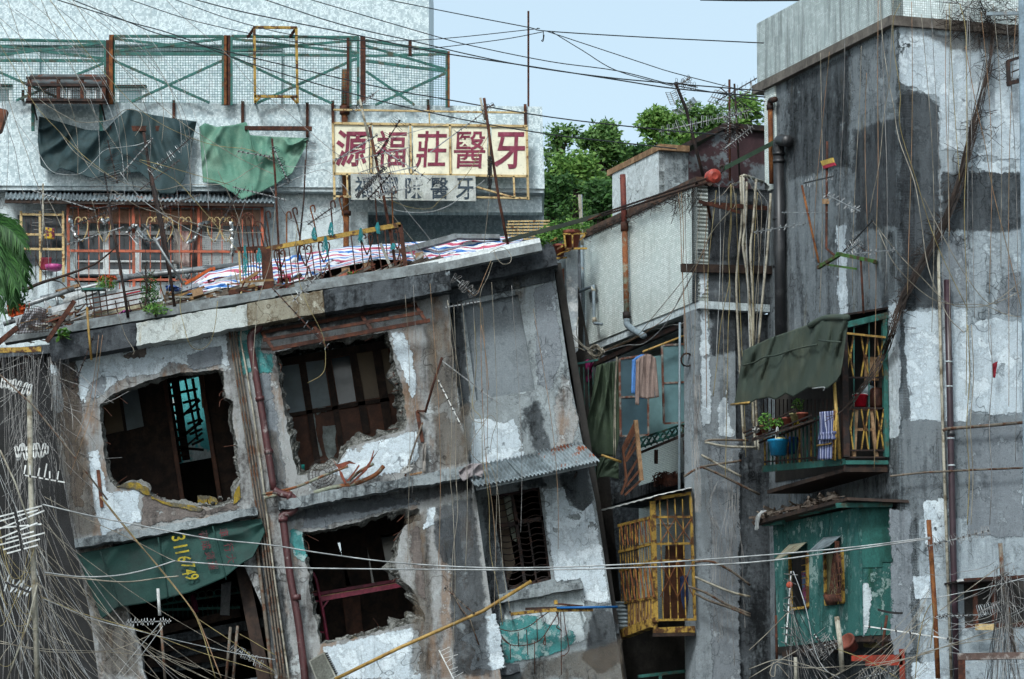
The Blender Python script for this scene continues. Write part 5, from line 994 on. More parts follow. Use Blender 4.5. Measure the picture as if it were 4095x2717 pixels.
plant('dark green climbing shrub on the left roof edge',600,1175,69.8,80,190,700,.05,mat='leaf_dark')
plant('low green creeper spilling over the left roof edge',625,1240,69.6,110,50,420,.05)
plant('single broad leafed seedling in the cornice',250,1335,69.5,60,40,60,.1)
plant('red flowering seedlings on the middle roof edge',1420,1100,70.2,80,26,260,.04,flowers=4,col=plain('crimson_petal',rgb('b01c2c'),None))
one('dead_shrub','black bare shrub stem standing in the climbing shrub','shrub',(lambda m:[m.tube(cr([Y(69.7)(578,1250),Y(69.7)(588,1150),Y(69.7)(582,1080),Y(69.7)(590,1045)],4),.02,5,.008)]+[m.tube([Y(69.7)(585,1090+i*6),Y(69.7)(585+R.uniform(-45,60),1050+i*5+R.uniform(-20,20))],.006,4,.003)for i in range(14)]and m)(MB()),M['wood_dark'])
def palm(label,px,py,d,fr,name='palm_tree'):
 t=T(name,label,'tree',base=Y(d).gnd(px-120));rnd=random.Random(5);c=Y(d)(px,py)
 t.add('trunk',MB().tube([Y(d).gnd(px-120),Y(d)(px-100,2000),c],.12,10,.09),M['wood_dark'],True)
 for an,L,dr in fr:
  sp=[];n=20;yy=rnd.uniform(-.7,.3)
  for i in range(n+1):
   s=i/n;sp.append(c+V((math.cos(an)*L*s*(1-.1*s),yy*s,math.sin(an)*L*s-dr*s*s)))
  m=MB().tube(sp,.012,5,.003)
  for i in range(2,n+1):
   tn=(sp[i]-sp[i-1]).normalized();sd_=tn.cross(V((0,1,0))).normalized()
   for q in range(4):
    pp=sp[i-1].lerp(sp[i],q/4)
    for sd in(-1,1):
     dirn=(tn*.7+sd_*sd*rnd.uniform(.35,.8)+V((0,rnd.uniform(-.3,.3),-.35))).normalized();l=.3*(1-.45*abs(2*i/n-1))*rnd.uniform(.75,1.2)
     e=dirn.cross(V((0,1,.2))).normalized()*.0075;mid=pp+dirn*l*.55;end=pp+dirn*l+V((0,0,-.08))
     m.add([pp-e,mid-e,end,mid+e,pp+e],[(0,1,2,3,4)])
  t.add('frond',m,M['leaf_palm'])
M['leaf_palm']=leafmat('palm_leaf',rgb('1c4020'),rgb('3f6c32'),.2)
palm('green feathery palm fronds hanging in at the photo edge',-75,900,66,[(.5,.8,.55),(.25,.8,.6),(0,.78,.65),(-.2,.8,.6),(-.45,.85,.5),(-.65,.95,.4),(-.85,1.0,.3),(-1.0,1.1,.3),(.75,.7,.7),(.1,.6,.9),(-.3,.6,.9),(-.55,.7,.9),(.35,.55,1.1),(-.9,.7,.6),(-1.2,1.2,.3),(.6,.5,1.2)])
plant('dark shrub below the palm at the photo edge',60,1180,66.5,120,130,500,.07,mat='leaf_dark',name='shrub')
for nm,n,c,c2,sd,th in(('pale boards and plastic bits strewn over the roof',130,'a9a79c','8a8f92',21,.06),('rusty iron strips strewn over the roof',130,'6d3a26','4a2a20',22,.025),('splintered raw wood strewn over the roof',110,'8f7048','6a5036',23,.05)):
 rr=random.Random(sd);mm=MB()
 for i in range(n):
  x=rr.uniform(60,1000)if i%3 else rr.uniform(900,1750);d=rr.uniform(69.95,71.2);yb=1345-(x-60)*.172;y=yb+40*(d-69.9)-rr.uniform(0,75 if x<1000 else 30)
  if 380<x<640:continue
  a=Y(d)(x,y);L=rr.uniform(.08,.6);an=rr.uniform(-.4,.6)if rr.random()<.8 else rr.uniform(.6,2);mm.bar(a,a+V((math.cos(an)*L,rr.uniform(-.2,.2),math.sin(an)*L*.7)),rr.uniform(.01,th),rr.uniform(.008,.03))
 one('debris',nm,'debris',mm,plain('debris%d'%sd,rgb(c),rgb(c2),4,.4,.6),kind='stuff')
for i,(q,d,c,l)in enumerate(([[(190,1235),(330,1195),(335,1215),(195,1258)],70.5,'b9bfc2','pale panel propped left of the green lidded grate'],[[(400,1190),(500,1165),(505,1240),(410,1262)],70.45,'c6ccd0','second white styrofoam box before the striped box'],[[(560,1180),(640,1165),(645,1190),(565,1206)],70.3,'c0c4bc','white offcut right of the climbing shrub'],[[(250,1200),(390,1150),(395,1165),(255,1216)],71.2,'d0d4d4','thin white board over the ladder frame'],[[(690,1160),(790,1130),(795,1145),(695,1176)],70.8,'a9b2b8','pale strip beside the blue bag'],[[(860,1120),(960,1095),(965,1112),(865,1140)],70.9,'b4b9b8','pale strip before the narrow railing'],[[(60,1270),(190,1235),(192,1262),(64,1300)],70.8,'aab0b3','pale steel panel at the far left of the roof'])):
 one('roof_panel',l,'board',poly(Y(d),q,.12),plain('panel%d'%i,rgb(c),rgb('8f9496'),4,.5,.7),group='pale boards in the roof debris')
 # ----- the street side: tiled bay and what hangs on it
def z8(*q):return Z(2200,700,q)
def z9(*q):return Z(2200,1250,q)
def z10(*q):return Z(1900,1987,q)
def z11(*q):return Z(2900,1150,q)
def z12(*q):return Z(2995,1987,q)
one('alley_house','dim tiled house wall closing the alley behind the leaning house','building',MB().prism([Y(78.5)(2150,960),Y(78.5)(2720,960),Y(78.5).gnd(2720),Y(78.5).gnd(2150)],(0,3,0)),M['concrete_dark'])
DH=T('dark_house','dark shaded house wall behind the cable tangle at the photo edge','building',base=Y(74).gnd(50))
DH.add('wall',MB().prism([Y(74)(-80,1440),Y(74)(330,1400),Y(74)(480,2760),Y(74).gnd(480),Y(74).gnd(-80)],(0,.3,0)),plain('shade_dark_wall',rgb('17191a'),rgb('26282a'),1.2))  # near-black colour puts the shade of the void into the wall
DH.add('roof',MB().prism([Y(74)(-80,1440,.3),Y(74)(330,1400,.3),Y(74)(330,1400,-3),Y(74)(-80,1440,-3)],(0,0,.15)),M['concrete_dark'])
one('metal_sheet','upright galvanised sheet with flaking white paint between the two houses','sheet',poly(Y(74.6),[(2262,1020),(2310,980),(2312,1400),(2275,1440)],.05),plain('flaked_sheet',rgb('9aa3a8'),rgb('c5c9ca'),3,.5,.58,.5,.2))
one('metal_sheet','narrow dull metal sheet beside the leaning house edge','sheet',poly(Y(74.8),[(2215,1060),(2266,1020),(2280,1450),(2240,1460)],.05),M['galv'])
one('timber_door','brown timber door leaf wedged beside the leaning house','door leaf',poly(Y(74.5),z8((60,840),(120,800),(130,1160),(90,1190)),.05),M['wood_red'])
RPi=T('downpipe','rusty downpipe on the white tiled bay wall','pipe')
RPi.add('pipe',ptube(ML,[(2490,700),(2497,905)],.05,12,.1),plain('red_rust',rgb('6d3a30'),rgb('54292a'),5),True)
RPi.add('collar',ptube(ML,[(2497,890),(2498,925)],.068,12,.1),M['iron'],True)
RPi.add('pipe',ptube(ML,[(2498,925),(2506,1255)],.05,12,.1),M['pipe_rust'],True)
RPi.add('collar',ptube(ML,[(2505,1250),(2506,1275)],.065,12,.1),M['iron_dark'],True)
RPi.add('elbow',ptube(ML,[(2506,1275),(2508,1298),(2530,1318),(2575,1345)],.055,12,.1,4),M['pipe_grey'],True)
for y in(893,908,1268):RPi.add('clip',pbar(ML,(2505,y),(2525,y),.012,.012,.05),M['iron_dark'])
one('water_pipe','slim grey pipe down the left end of the tiled bay','pipe',ptube(ML,[(2322,780),(2330,1100),(2336,1400)],.028,8,.08),M['pipe_grey'],True)
PV=T('drain_elbow','grey plastic drain with elbows on the tiled bay','pipe')
PV.add('pipe',ptube(ML,[(2232,1190),(2305,1158)],.03,8,.12),M['pipe_grey'],True);PV.add('pipe',ptube(ML,[(2300,1175),(2365,1148),(2374,1160),(2376,1280),(2384,1294),(2406,1297)],.028,8,.14,4),M['pipe_grey'],True)
for a,b in(((2372,1148),(2374,1166)),((2376,1272),(2378,1290)),((2298,1160),(2310,1156))):PV.add('joint',ptube(ML,[a,b],.038,8,.14),M['pipe_pale'],True)
patch(MBd,ML,z8((330,1000),(400,950),(402,1080),(360,1110),(345,1080)),M['paint_dark'],'mould_stain',.003,4,seed=90)
ter=plain('terracotta_pot',rgb('7d4436'),rgb('64362c'),5)
def pot(label,p,r,h,mat=None,name='flower_pot',tilt=(0,0,1),grp=None):
 one(name,label,'pot',MB().lathe(p,tilt,[(r*.65,0),(r*.95,h*.8),(r*1.08,h*.8),(r*1.08,h),(r*.9,h),(r*.6,h*.1)],16),mat or ter,True,group=grp)
PR=T('plant_rack','yellow wire plant rack on the end of the tiled bay','rack')
pr=Y(74.0)
for a,b in((z8((110,510))[0],z8((315,505))[0]),(z8((130,635))[0],z8((318,632))[0]),(z8((120,510))[0],z8((135,640))[0]),(z8((190,510))[0],z8((195,640))[0]),(z8((310,505))[0],z8((255,560))[0]),(z8((0,570))[0],z8((60,540))[0]),(z8((40,720))[0],z8((145,710))[0]),(z8((60,640))[0],z8((110,610))[0])):PR.add('bar',pbar(pr,a,b,.03,.03),M['rust_yellow'])
for i in range(14):PR.add('slat',MB().bar(pr(*z8((60+i*8,690-i*3))[0],.1),pr(*z8((110+i*9,650-i*2))[0],-.25),.012),M['rust_yellow'])
pot('round brown pot in the yellow plant rack',pr(*z8((190,630))[0],-.12),.15,.3)
pot('small brown pot on the lower slats of the plant rack',pr(*z8((80,700))[0],-.12),.11,.2)
plant('bushy yellow green plant in the round brown pot',2305,905,74.1,120,60,500,.05)
plant('feathery green plants beside the yellow plant rack',2225,930,74.2,110,110,700,.06)
plant('spiky lily leaves left of the plant rack',2170,950,74.0,60,60,160,.1)
gr=T('wire_crate','rusty white wire crate behind the striped tarpaulin end','crate',base=Y(76)(2090,960))
for i in range(9):gr.add('wire',pbar(Y(76),(2035+i*20,885),(2025+i*21,965),.022),M['cream_frame'])
for i in range(7):gr.add('wire',pbar(Y(76),(2030-i*3,886+i*12),(2200,884+i*12),.022,.02,.03),M['cream_frame'])
def chain(a,b,n,r=.03):
 m=MB();a,b=V(a),V(b);d=(b-a)/n
 for i in range(n):
  c=a+d*(i+.5);t=d.normalized();s=V((0,-1,0))if i%2 else t.cross(V((0,-1,0))).normalized()
  m.tube([c+t*(r*1.5*math.cos(q))+s*(r*.8*math.sin(q))for q in[k*math.pi/4 for k in range(9)]],.006,4,cap=False)
 return m
hp_=Y(69.3)
for a,b,l in(((2400,858),(2835,712),'upper run of the rusty hoist chain stretched over the tiled bay'),((2402,866),(2830,730),'lower run of the rusty hoist chain stretched over the tiled bay')):one('hoist_chain',l,'chain',chain(hp_(*a),hp_(*b),90,.017),M['iron_dark'])
HO=T('chain_hoist','red chain hoist hung on a green webbing strap','hoist')
rdh=plain('hoist_red',rgb('a8483c'),rgb('8f3c34'),5,.5,.7,.5)
HO.add('drum',MB().lathe(hp_(2850,706),(.35,-1,-.1),[(.09,-.12),(.1,-.1),(.1,-.02),(.075,-.02),(.075,.0),(.115,0),(.115,.08),(.105,.1),(.06,.1),(.058,.105),(.05,.1)],22),rdh,True)
HO.add('body',MB().lathe(hp_(2838,708),(1,0,.2),[(.07,-.05),(.09,0),(.07,.1)],12),rdh,True)
HO.add('hook',MB().tube(cr([hp_(2872,698),hp_(2885,690),hp_(2894,670),hp_(2888,662),hp_(2878,672)],4),.016,6),M['iron_dark'],True)
one('webbing_strap','green webbing strap running up from the hoist to the grey building','strap',MB().bar(hp_(2888,678),RL(3100,568,.05),.07,.01),cloth('strap_green',rgb('2f4534'),rgb('26382c')))
one('webbing_strap','dark green webbing strap from the chain down to the leaning roof','strap',MB().bar(hp_(2395,862),Y(71)(2010,968),.07,.012),cloth('strap_dark',rgb('2c342c'),rgb('3a3f33')))
one('strap_hook','rusty shackle joining the chain and the dark strap','shackle',MB().tube([hp_(2350,882),hp_(2402,860)],.018,8,.012),M['iron'],True)
one('weathered_post','square weathered post standing at the left end of the tiled bay','post',MB().bar(Y(74.5)(2318,780),Y(74.5)(2328,980),.055),M['pipe_pale'])
one('timber_beam','dark timber beam fixed across the black end wall','beam',MB().bar(MF(2725,1072,.06),MF(3090,1082,.06),.13,.08),M['wood_dark'])
BK_=T('iron_bracket','rust red iron bracket across the top of the black end wall','bracket')
BK_.add('bar',MB().bar(MF(2810,815,.3),MF(3125,838,.05),.07,.03),M['iron']);BK_.add('bar',MB().bar(MF(2795,806,.4),MF(2960,850,.3),.05,.03),M['iron']);BK_.add('arm',MB().bar(MF(2828,815,.3),MF(2840,870,.0),.04),M['iron'])
one('corrugated_edge','dark corrugated roof edge on top of the black end wall','roof sheet',corr(MF(2778,738,.1),MF(3085,738,.1),MF(2778,730,-1.5),9,.03),M['pipe_black'],True)
for i,(q,l)in enumerate(((z8((1635,20),(1645,400),(1610,750),(1600,1000),(1625,1560)),'leftmost'),(z8((1660,5),(1670,500),(1700,900),(1720,1480)),'second'),(z8((1690,60),(1680,400),(1655,600),(1690,850),(1745,1480)),'third'),(z8((1770,40),(1745,400),(1720,650),(1740,1000),(1750,1460)),'fourth'),(z8((1895,160),(1870,600),(1830,1000),(1790,1460)),'rightmost'))):
 one('conduit_pipe',l+' of the pale conduits hanging on the black end wall','conduit',ptube(MF,q+([(q[-1][0]+14,1700),(q[-1][0]+22,1800)]if i<3 else[]),.02,8,.12+.05*i,3),M['pipe_pale'],True,group='conduits on the black wall')
one('conduit_pipe','short pale pipes bent over the roof edge above the conduits','conduit',MB().tube([MF(2962,708,.12),MF(2975,703,-.3),MF(3080,738,-.6)],.026,8).tube([MF(2975,702,.2),MF(3020,715,-.5)],.026,8),M['pipe_pale'],True,group='conduits on the black wall')
BD=T('drainpipe','big black drainpipe in the corner of the grey building','pipe')
dpl=RL.off(.13)
BD.add('pipe',ptube(dpl,[(3114,590),(3118,1000),(3122,1400)],.088,14,.0),M['pipe_black'],True);BD.add('elbow',ptube(dpl,[(3113,615),(3114,580),(3122,562),(3152,566)],.095,14,0,4),M['pipe_black'],True)
for y in(610,640,870,1060):BD.add('collar',ptube(dpl,[(3115,y),(3115,y+12)],.1,14),M['pipe_black'],True)
TPp=T('vent_pipe','slim rusty vent pipe with black elbow on the tiled corner strip','pipe')
vp=RL.off(.1)
TPp.add('pipe',ptube(vp,[(3080,435),(3086,735)],.042,10),M['rust_orange'],True);TPp.add('collar',ptube(vp,[(3079,420),(3080,440)],.058,10),M['iron_dark'],True);TPp.add('elbow',ptube(vp,[(3080,425),(3082,405),(3100,398)],.05,10,0,4),M['iron_dark'],True)
WL=Pl(C2+E1*1.6,-E1);WR=Pl(C2+E1*.9,-E1)
for n,pl,(x0,y0,x1,y1,x2,y2,x3,y3),mid,l in(('open_casement',WL,(2477,1437,2592,1418,2592,1740,2482,1745),1590,'left open casement window with frosted panes under the bay'),('open_casement',WR,(2647,1382,2766,1375,2766,1690,2655,1694),1533,'right open casement window with frosted panes under the bay')):
 t=T(n,l,'window');fm=plain('rust_frame%d'%x0,rgb('6d4436'),rgb('8a8a84'),6)
 for a,b in(((x0,y0),(x1,y1)),((x1,y1),(x2,y2)),((x2,y2),(x3,y3)),((x3,y3),(x0,y0)),(((x0+x3)/2,mid),((x1+x2)/2,mid-6))):t.add('frame',pbar(pl,a,b,.03,.03),fm)
 gm_=glass('teal_glass%d'%x0,rgb('4f6a6e')if n and x0>2600 else rgb('33474f'),.35)
 t.add('pane',poly(pl,[(x0+4,y0+4),(x1-4,y1+4),((x1+x2)/2-4,mid-8),((x0+x3)/2+4,mid-3)],.008),gm_);t.add('pane',poly(pl,[((x0+x3)/2+4,mid+4),((x1+x2)/2-4,mid-2),(x2-4,y2-4),(x3+4,y3-4)],.008),gm_)
one('window_pane_wall','pale teal frosted glazing behind the laundry','window',poly(Pl(C2+E1*2.4,-E1),[(2580,1430),(2800,1400),(2800,1720),(2585,1750)],.03),glass('pale_teal_glass',rgb('5f7d80'),.4))
one('canopy_sheet','ragged white metal canopy sheet under the bay','sheet',MB().sheet([[ML(*z9((850+i*50,150-i*10))[0],-.1)+V((0,0,R.uniform(-.015,.015)))for i in range(9)],[ML(*z9((850+i*50,125-i*11))[0],-.8)for i in range(9)]],(0,0,-.01)),M['sheet_white'])
one('canopy_beam','dark sloping canopy beam under the bay','beam',MB().bar(ML(2370,1460,-.15),ML(2785,1275,-.15),.08),M['iron_dark'])
one('canopy_roof','dark canopy roof sheet under the tiled bay','roof sheet',MB().prism([ML(2370,1452,-.2),ML(2785,1270,-.2),ML(2785,1270,-1.0),ML(2370,1452,-1.0)],(0,0,-.02)),M['iron_dark'])
one('support_pole','tall grey steel pole in front of the laundry balcony','pole',ptube(Pl(C2+E1*.5,-E1),[(2719,1290),(2716,1960)],.02,8,0),M['pipe_grey'],True)
one('laundry_pole','bamboo laundry pole holding the shirts','pole',ptube(Pl(C2+E1*.7,-E1),[(2570,1408),(2756,1336)],.018,7),M['bamboo'],True)
SH=Pl(C2+E1*.62,-E1)
def shirt(label,c,c2,dx,o,seed,sl=1.0):
 t=T('hung_shirt',label,'shirt');m=cloth('shirt%d'%seed,rgb(c),rgb(c2),5)
 t.add('body',drape(SH,[(2548+dx,1438),(2562+dx,1426),(2580+dx,1418),(2600+dx,1418),(2622+dx,1432)],[(2556+dx,1590),(2590+dx,1596),(2618+dx,1592)],26,20,.05,10,.8,seed,o),m,True)
 t.add('sleeve',drape(SH,[(2544+dx,1440),(2560+dx,1430)],[(2541+dx,1618*sl),(2556+dx,1622*sl)],6,16,.02,3,2,seed+1,o+.02),m,True)
 t.add('sleeve',drape(SH,[(2612+dx,1430),(2624+dx,1438)],[(2622+dx,1592),(2636+dx,1588)],6,16,.02,3,2,seed+2,o+.01),m,True)
 t.add('hanger',ptube(SH,[(2584+dx,1420),(2588+dx,1405),(2594+dx,1402),(2592+dx,1396)],.006,5,o-.02,3),M['iron_dark'])
shirt('taupe long sleeved shirt hanging on the bamboo pole','82716a','6f605a',0,.1,41)
shirt('light blue shirt hanging behind the taupe shirt','4a7ab8','3f6aa5',-16,-.06,43,.972)
CU=Pl(C2+E1*2.0,-E1)
one('curtain','mossy green canvas curtain gathered beside the casement window','curtain',drape(CU,z9((400,460),(450,440),(590,410)),z9((285,1140),(340,1170),(420,1230),(480,1230),(560,1240),(600,1050)),40,34,.16,5,1.5,45,.1),M['tarp_moss'],True)
one('curtain','torn lower end of the green canvas tied to a bamboo stub','curtain',drape(CU,z9((420,1250),(480,1240),(590,1270)),z9((350,1600),(410,1420),(480,1410),(590,1430)),26,20,.1,5,1.5,46,.25),M['tarp_moss'],True)
one('bamboo_stub','bamboo stub tied at the foot of the green canvas','pole',ptube(CU,z9((440,1225),(610,1285)),.02,6,.35),M['bamboo'],True)
one('green_grille','green iron balcony grille behind the leaning house edge','grille',(lambda m:[m.bar(CU(2280+i*18,1470),CU(2292+i*18,1900),.014)for i in range(6)]+[m.bar(CU(2276,1462+60*k),CU(2390,1440+60*k),.03)for k in(0,5)]and m)(MB()),M['green_steel'])
one('hung_clothing','pink and black garment hanging at the cable knot','clothing',drape(ML,z9((295,420),(330,400),(370,420)),z9((310,600),(330,605),(350,560)),12,14,.08,3,2,47,.1),cloth('pink_black',rgb('8a1f5c'),rgb('2a1a26'),5,.48,.52),True)
LT=T('timber_lattice','broken red brown timber lattice hanging askew under the balcony','lattice')
lp=Pl(C2+E1*1.3,-E1)
for a,b in(((735,930),(625,1160)),((625,1160),(655,1440)),((655,1440),(610,1565)),((735,940),(780,1440)),((780,1440),(640,1570)),((750,980),(630,1200)),((750,1050),(640,1280)),((755,1130),(650,1280)),((760,1250),(640,1450)),((770,1350),(650,1500)),((740,960),(640,1170))):LT.add('batten',pbar(lp,z9(a)[0],z9(b)[0],.032,.03),M['wood_brown'])
LT.add('end_post',pbar(lp,z9((735,925))[0],z9((785,1445))[0],.06,.05,.02),M['wood_raw'])
FRk=T('flower_rack','green iron lattice flower rack in front of the laundry','rack')
fp=ML.off(-.05)
for a,b in(((770,1085),(1220,935)),((770,1160),(1260,985))):FRk.add('rail',pbar(fp,z9(a)[0],z9(b)[0],.025,.03),M['green_steel'])
for i in range(9):
 x=775+i*50
 for s in(0,1):FRk.add('lattice',pbar(fp,z9((x+(45 if s else 0),1085-i*16.5))[0],z9((x+(0 if s else 45),1158-i*17))[0],.02,.02),M['green_steel'])
FRk.add('shelf',MB().prism([ML(2558,1806,.0),ML(2790,1712,.0),ML(2790,1712,-.5),ML(2558,1806,-.5)],(0,0,-.05)),M['iron_dark'])
for x,y in((1160,1100),(910,1180)):FRk.add('bracket',pbar(fp,z9((x,y))[0],z9((x,y+120))[0],.05),M['iron_dark'])
plant('thin grassy plant on the green lattice rack',2740,1660,71.3,40,70,90,.08)
pot('brown pot at the right end of the lattice rack',ML(2745,1725,-.2),.09,.12)
one('twig_heap','heap of dry wires and twigs on the white canopy edge','twigs',(lambda m:[m.tube(cr([ML(*z9((860+R.uniform(0,230),1500-R.uniform(0,110)))[0],-.3),ML(*z9((900+R.uniform(0,230),1470-R.uniform(0,110)))[0],-.3),ML(*z9((900+R.uniform(0,230),1500-R.uniform(0,90)))[0],-.3)],3),.008,4)for _ in range(70)]and m)(MB()),M['iron'],kind='stuff')
YC=T('balcony_cage','yellow painted iron balcony cage with crossed orange bars','cage',base=MF(2700,2530))
cf=MF.off(-.02);cp0=cf(2612,2200);cl=Pl(cp0,-E2)
def yb(pl,a,b,w,m='rust_yellow',o=0.0,n='bar'):YC.add(n,pbar(pl,z10(a)[0],z10(b)[0],w,w,o),M[m])
yb(cf,(1525,40),(1548,1080),.075,n='post');yb(cf,(1850,-10),(1888,1065),.04,n='post')
for a,b in(((1540,175),(1855,175)),((1545,405),(1865,402)),((1550,552),(1870,545)),((1560,1060),(1890,1055))):yb(cf,a,b,.036,n='rail')
yb(cf,(1540,20),(1850,-30),.05,n='rail')
for x in(1585,1650,1715,1780):yb(cf,(x,20),(x+30,1050),.016,o=.02)
orp='rust_orange'
for(x0,y0,x1,y1)in((1590,185,1720,395),(1720,185,1860,395),(1590,560,1740,860),(1740,560,1875,860)):
 yb(cf,(x0,y0),(x1,y1),.012,orp,.03,'cross_bar');yb(cf,(x1,y0),(x0,y1),.012,orp,.03,'cross_bar')
YC.add('apron',poly(cf,z10((1535,1125),(1890,1110),(1890,1170),(1540,1180)),.06),M['rust_yellow'])
for a,b in(((1235,250),(1510,180)),((1240,475),(1515,405)),((1245,640),(1520,555)),((1270,915),(1530,865))):yb(cl,a,b,.045,n='rail')
for i in range(13):x=1240+i*22;yb(cl,(x,250-i*5),(x+20,915-i*4),.013)
for i in range(7):
 x=1250+i*40;yb(cl,(x,640-i*9),(x+45,900-i*6),.022,'rust_orange',.03,'cross_bar');yb(cl,(x,250-i*9),(x+25,420-i*6),.018,'rust_orange',.03,'cross_bar')
YC.add('side_panel',poly(cl,z10((1310,910),(1530,875),(1530,1075),(1310,1120)),.02),M['wood_raw'])
for i in range(9):yb(cl,(1320+i*25,915-i*4),(1322+i*25,1115-i*5),.02,'rust_yellow',.02)
yb(cl,(1250,1190),(1530,1085),.14,n='base_beam')
YC.add('floor',MB().prism([cf(2610,2532),cf(2780,2528),cf(2780,2528,-2.3),cf(2610,2532,-2.3)],(0,0,-.06)),M['wood_dark'])
YC.add('roof',MB().sheet([[V(p)+V((0,0,.012*(k%2)))for k,p in enumerate([cl(*z10((1050+i*32,130-i*8.4))[0],.1)for i in range(16)]+[cf(*z10((1540+i*40,-5-i*9))[0],.12)for i in range(9)])],[V(p)for p in[cl(*z10((1050+i*32,118-i*8.4))[0],-.9)for i in range(16)]+[cf(*z10((1540+i*40,-12-i*9))[0],-.9)for i in range(9)]]],(0,0,-.01)),M['sheet_white'])
one('board','tall brown board standing inside the yellow cage','board',poly(cf,z10((1640,420),(1800,410),(1830,1050),(1620,1060)),.03,o=-.7),M['wood_brown'])
one('jacket','dark blue jacket hanging inside the yellow cage','jacket',drape(cf,z10((1760,690),(1800,670),(1840,690)),z10((1770,880),(1800,990),(1840,860)),12,14,.06,4,2,51,-.4),cloth('navy',rgb('1c2c54'),rgb('16233f')),True)
one('hanger_ring','round laundry hanger dish inside the yellow cage','hanger',MB().lathe(cf(*z10((1635,250))[0],-.4),(0,0,1),[(.02,0),(.15,.01),(.16,.03),(.02,.03)],18),M['plaster_white'],True)
one('corrugated_sheet','small bent corrugated sheet beside the yellow cage','roof sheet',corr(Y(71.2)(*z10((1190,900))[0]),Y(71.2)(*z10((1220,1140))[0]),Y(71.2)(*z10((1305,900))[0]),7,.02),M['galv'],True)
one('table','teal framed table with papers in the dark space below the yellow cage','table',MB().bar(cf(*z10((1400,1545))[0],-.8),cf(*z10((1890,1490))[0],-.8),.05).bar(cf(*z10((1590,1530))[0],-.8),cf(*z10((1600,1700))[0],-.8),.05).bar(cf(*z10((1880,1490))[0],-.8),cf(*z10((1885,1700))[0],-.8),.05),M['green_steel'])
one('dark_void_panel','dark panel closing the void below the yellow cage','wall',poly(Pl(C2+E1*3.2,-E1),[(2440,2520),(2800,2440),(2800,2780),(2440,2780)],.1),M['dark_room'])  # plain dark panel, the shade of the void put into its colour
# ----- green balcony with the olive awning on the grey building
fr0=RL(3556,1600);gf=Pl(fr0,-E1);W0=gf(3372,1600);gl=Pl(W0,-E2)
GB=T('balcony_cage','green iron balcony with yellow diamond bars on the grey building','cage',base=gf(3460,1870))
def gb_(pl,a,b,w,m='green_steel',o=0.0,n='bar',t=None):GB.add(n,pbar(pl,z11(a)[0],z11(b)[0],w,t or w,o),M[m])
gb_(gf,(1012,320),(1035,1460),.1,'iron_dark',n='post');gb_(gf,(1365,230),(1385,1460),.07,n='post')
for a,b in(((1040,775),(1370,775)),((1045,1035),(1375,1040)),((1045,1400),(1380,1400)),((1040,1460),(1390,1460))):gb_(gf,a,b,.025,'iron_dark',n='rail')
gb_(gf,(1030,1505),(1395,1505),.06,n='rail')
GB.add('floor_beam',poly(gf,z11((1020,1520),(1395,1520),(1395,1575),(1020,1575)),.1),M['iron_dark'])
for i,x in enumerate((1070,1200,1330)):
 for y0,y1,yc in((420,770,595),(1045,1400,1215)):
  for s in(-1,1):
   gb_(gf,(x+s*32,y0),(x+s*5,yc),.02,'rust_yellow',n='diamond_bar');gb_(gf,(x+s*5,yc),(x+s*32,y1),.02,'rust_yellow',n='diamond_bar')
  gb_(gf,(x-10,yc),(x+10,yc),.05,'rust_yellow',n='diamond_clip')
for x in(1105,1235):gb_(gf,(x,290),(x,1400),.016)
for i in range(20):x=340+i*33;gb_(gl,(x,1300-i*14),(x+3,1560-i*3.5),.022,'green_steel' if i%3 else 'rust_yellow',.0)
for i in range(20):x=330+i*34;gb_(gl,(x,960),(x,1250-i*8),.014,'iron_dark',-.02)
gb_(gl,(330,1560),(1015,1500),.1,n='floor_beam',t=.06);gb_(gl,(340,1500),(1015,1440),.025,'iron_dark',n='rail');gb_(gl,(330,1320),(1000,1060),.03,'iron_dark',n='rail')
GB.add('floor',MB().prism([gf(3376,1872),gf(3550,1872),gf(3550,1872)+E1*3.0,gf(3376,1872)+E1*3.0],(0,0,-.06)),M['wood_dark'])
GB.add('roof',MB().prism([gf(3360,1268)-E1*.1,gf(3556,1235),gf(3556,1235)+E1*3.2,gf(3360,1268)+E1*3.2],(0,0,.03)),M['iron_dark'])
gb_(gf,(1030,325),(1390,240),.09,n='eave_beam');gb_(gf,(1045,395),(1375,430),.03,'bamboo',.05,'pole')
GB.add('back_wall',MB().prism([RL(3100,1420,.01),RL(3545,1270,.01),RL(3545,1860,.01),RL(3100,1930,.01)],E2*.005),M['dark_room'])
ao=gl.off(.12)
AW2=T('awning_canvas','olive green canvas awning sheet sagging over the green balcony','awning')
AW2 .add('sheet',drape(ao,[(2972,1402),(3080,1352),(3200,1310),(3270,1285),(3330,1266),(3392,1272)],[(2936,1618),(2985,1622),(3020,1600),(3075,1590),(3100,1600),(3140,1575),(3172,1588),(3230,1552),(3305,1556),(3345,1525),(3362,1495)],80,36,.09,11,1.2,61,.2),M['tarp_olive'],True)
AW2 .add('seam',ptube(ao,z11((155,670),(260,640),(330,600),(450,580),(600,530),(790,490)),.014,5,.27,4),M['tarp_olive'],True)
AW2 .add('seam',ptube(ao,z11((800,455),(990,470)),.014,5,.3,4),M['tarp_olive'],True)
AW2 .add('fold',ptube(ao,z11((730,330),(800,290),(880,262),(1050,258)),.05,8,.2,4),M['tarp_olive'],True)
AW2 .add('pole',ptube(ao,[(2924,1619),(3000,1610)],.018,6,.2),M['bamboo'],True)
AW2 .add('tie',ptube(ao,z11((750,868),(850,858),(845,885)),.01,5,.3,3),M['cable_white'])
one('bamboo_pole','upright bamboo pole at the corner of the green balcony','pole',ptube(gf,z11((935,800),(985,1475)),.026,8,.06),M['bamboo'],True)
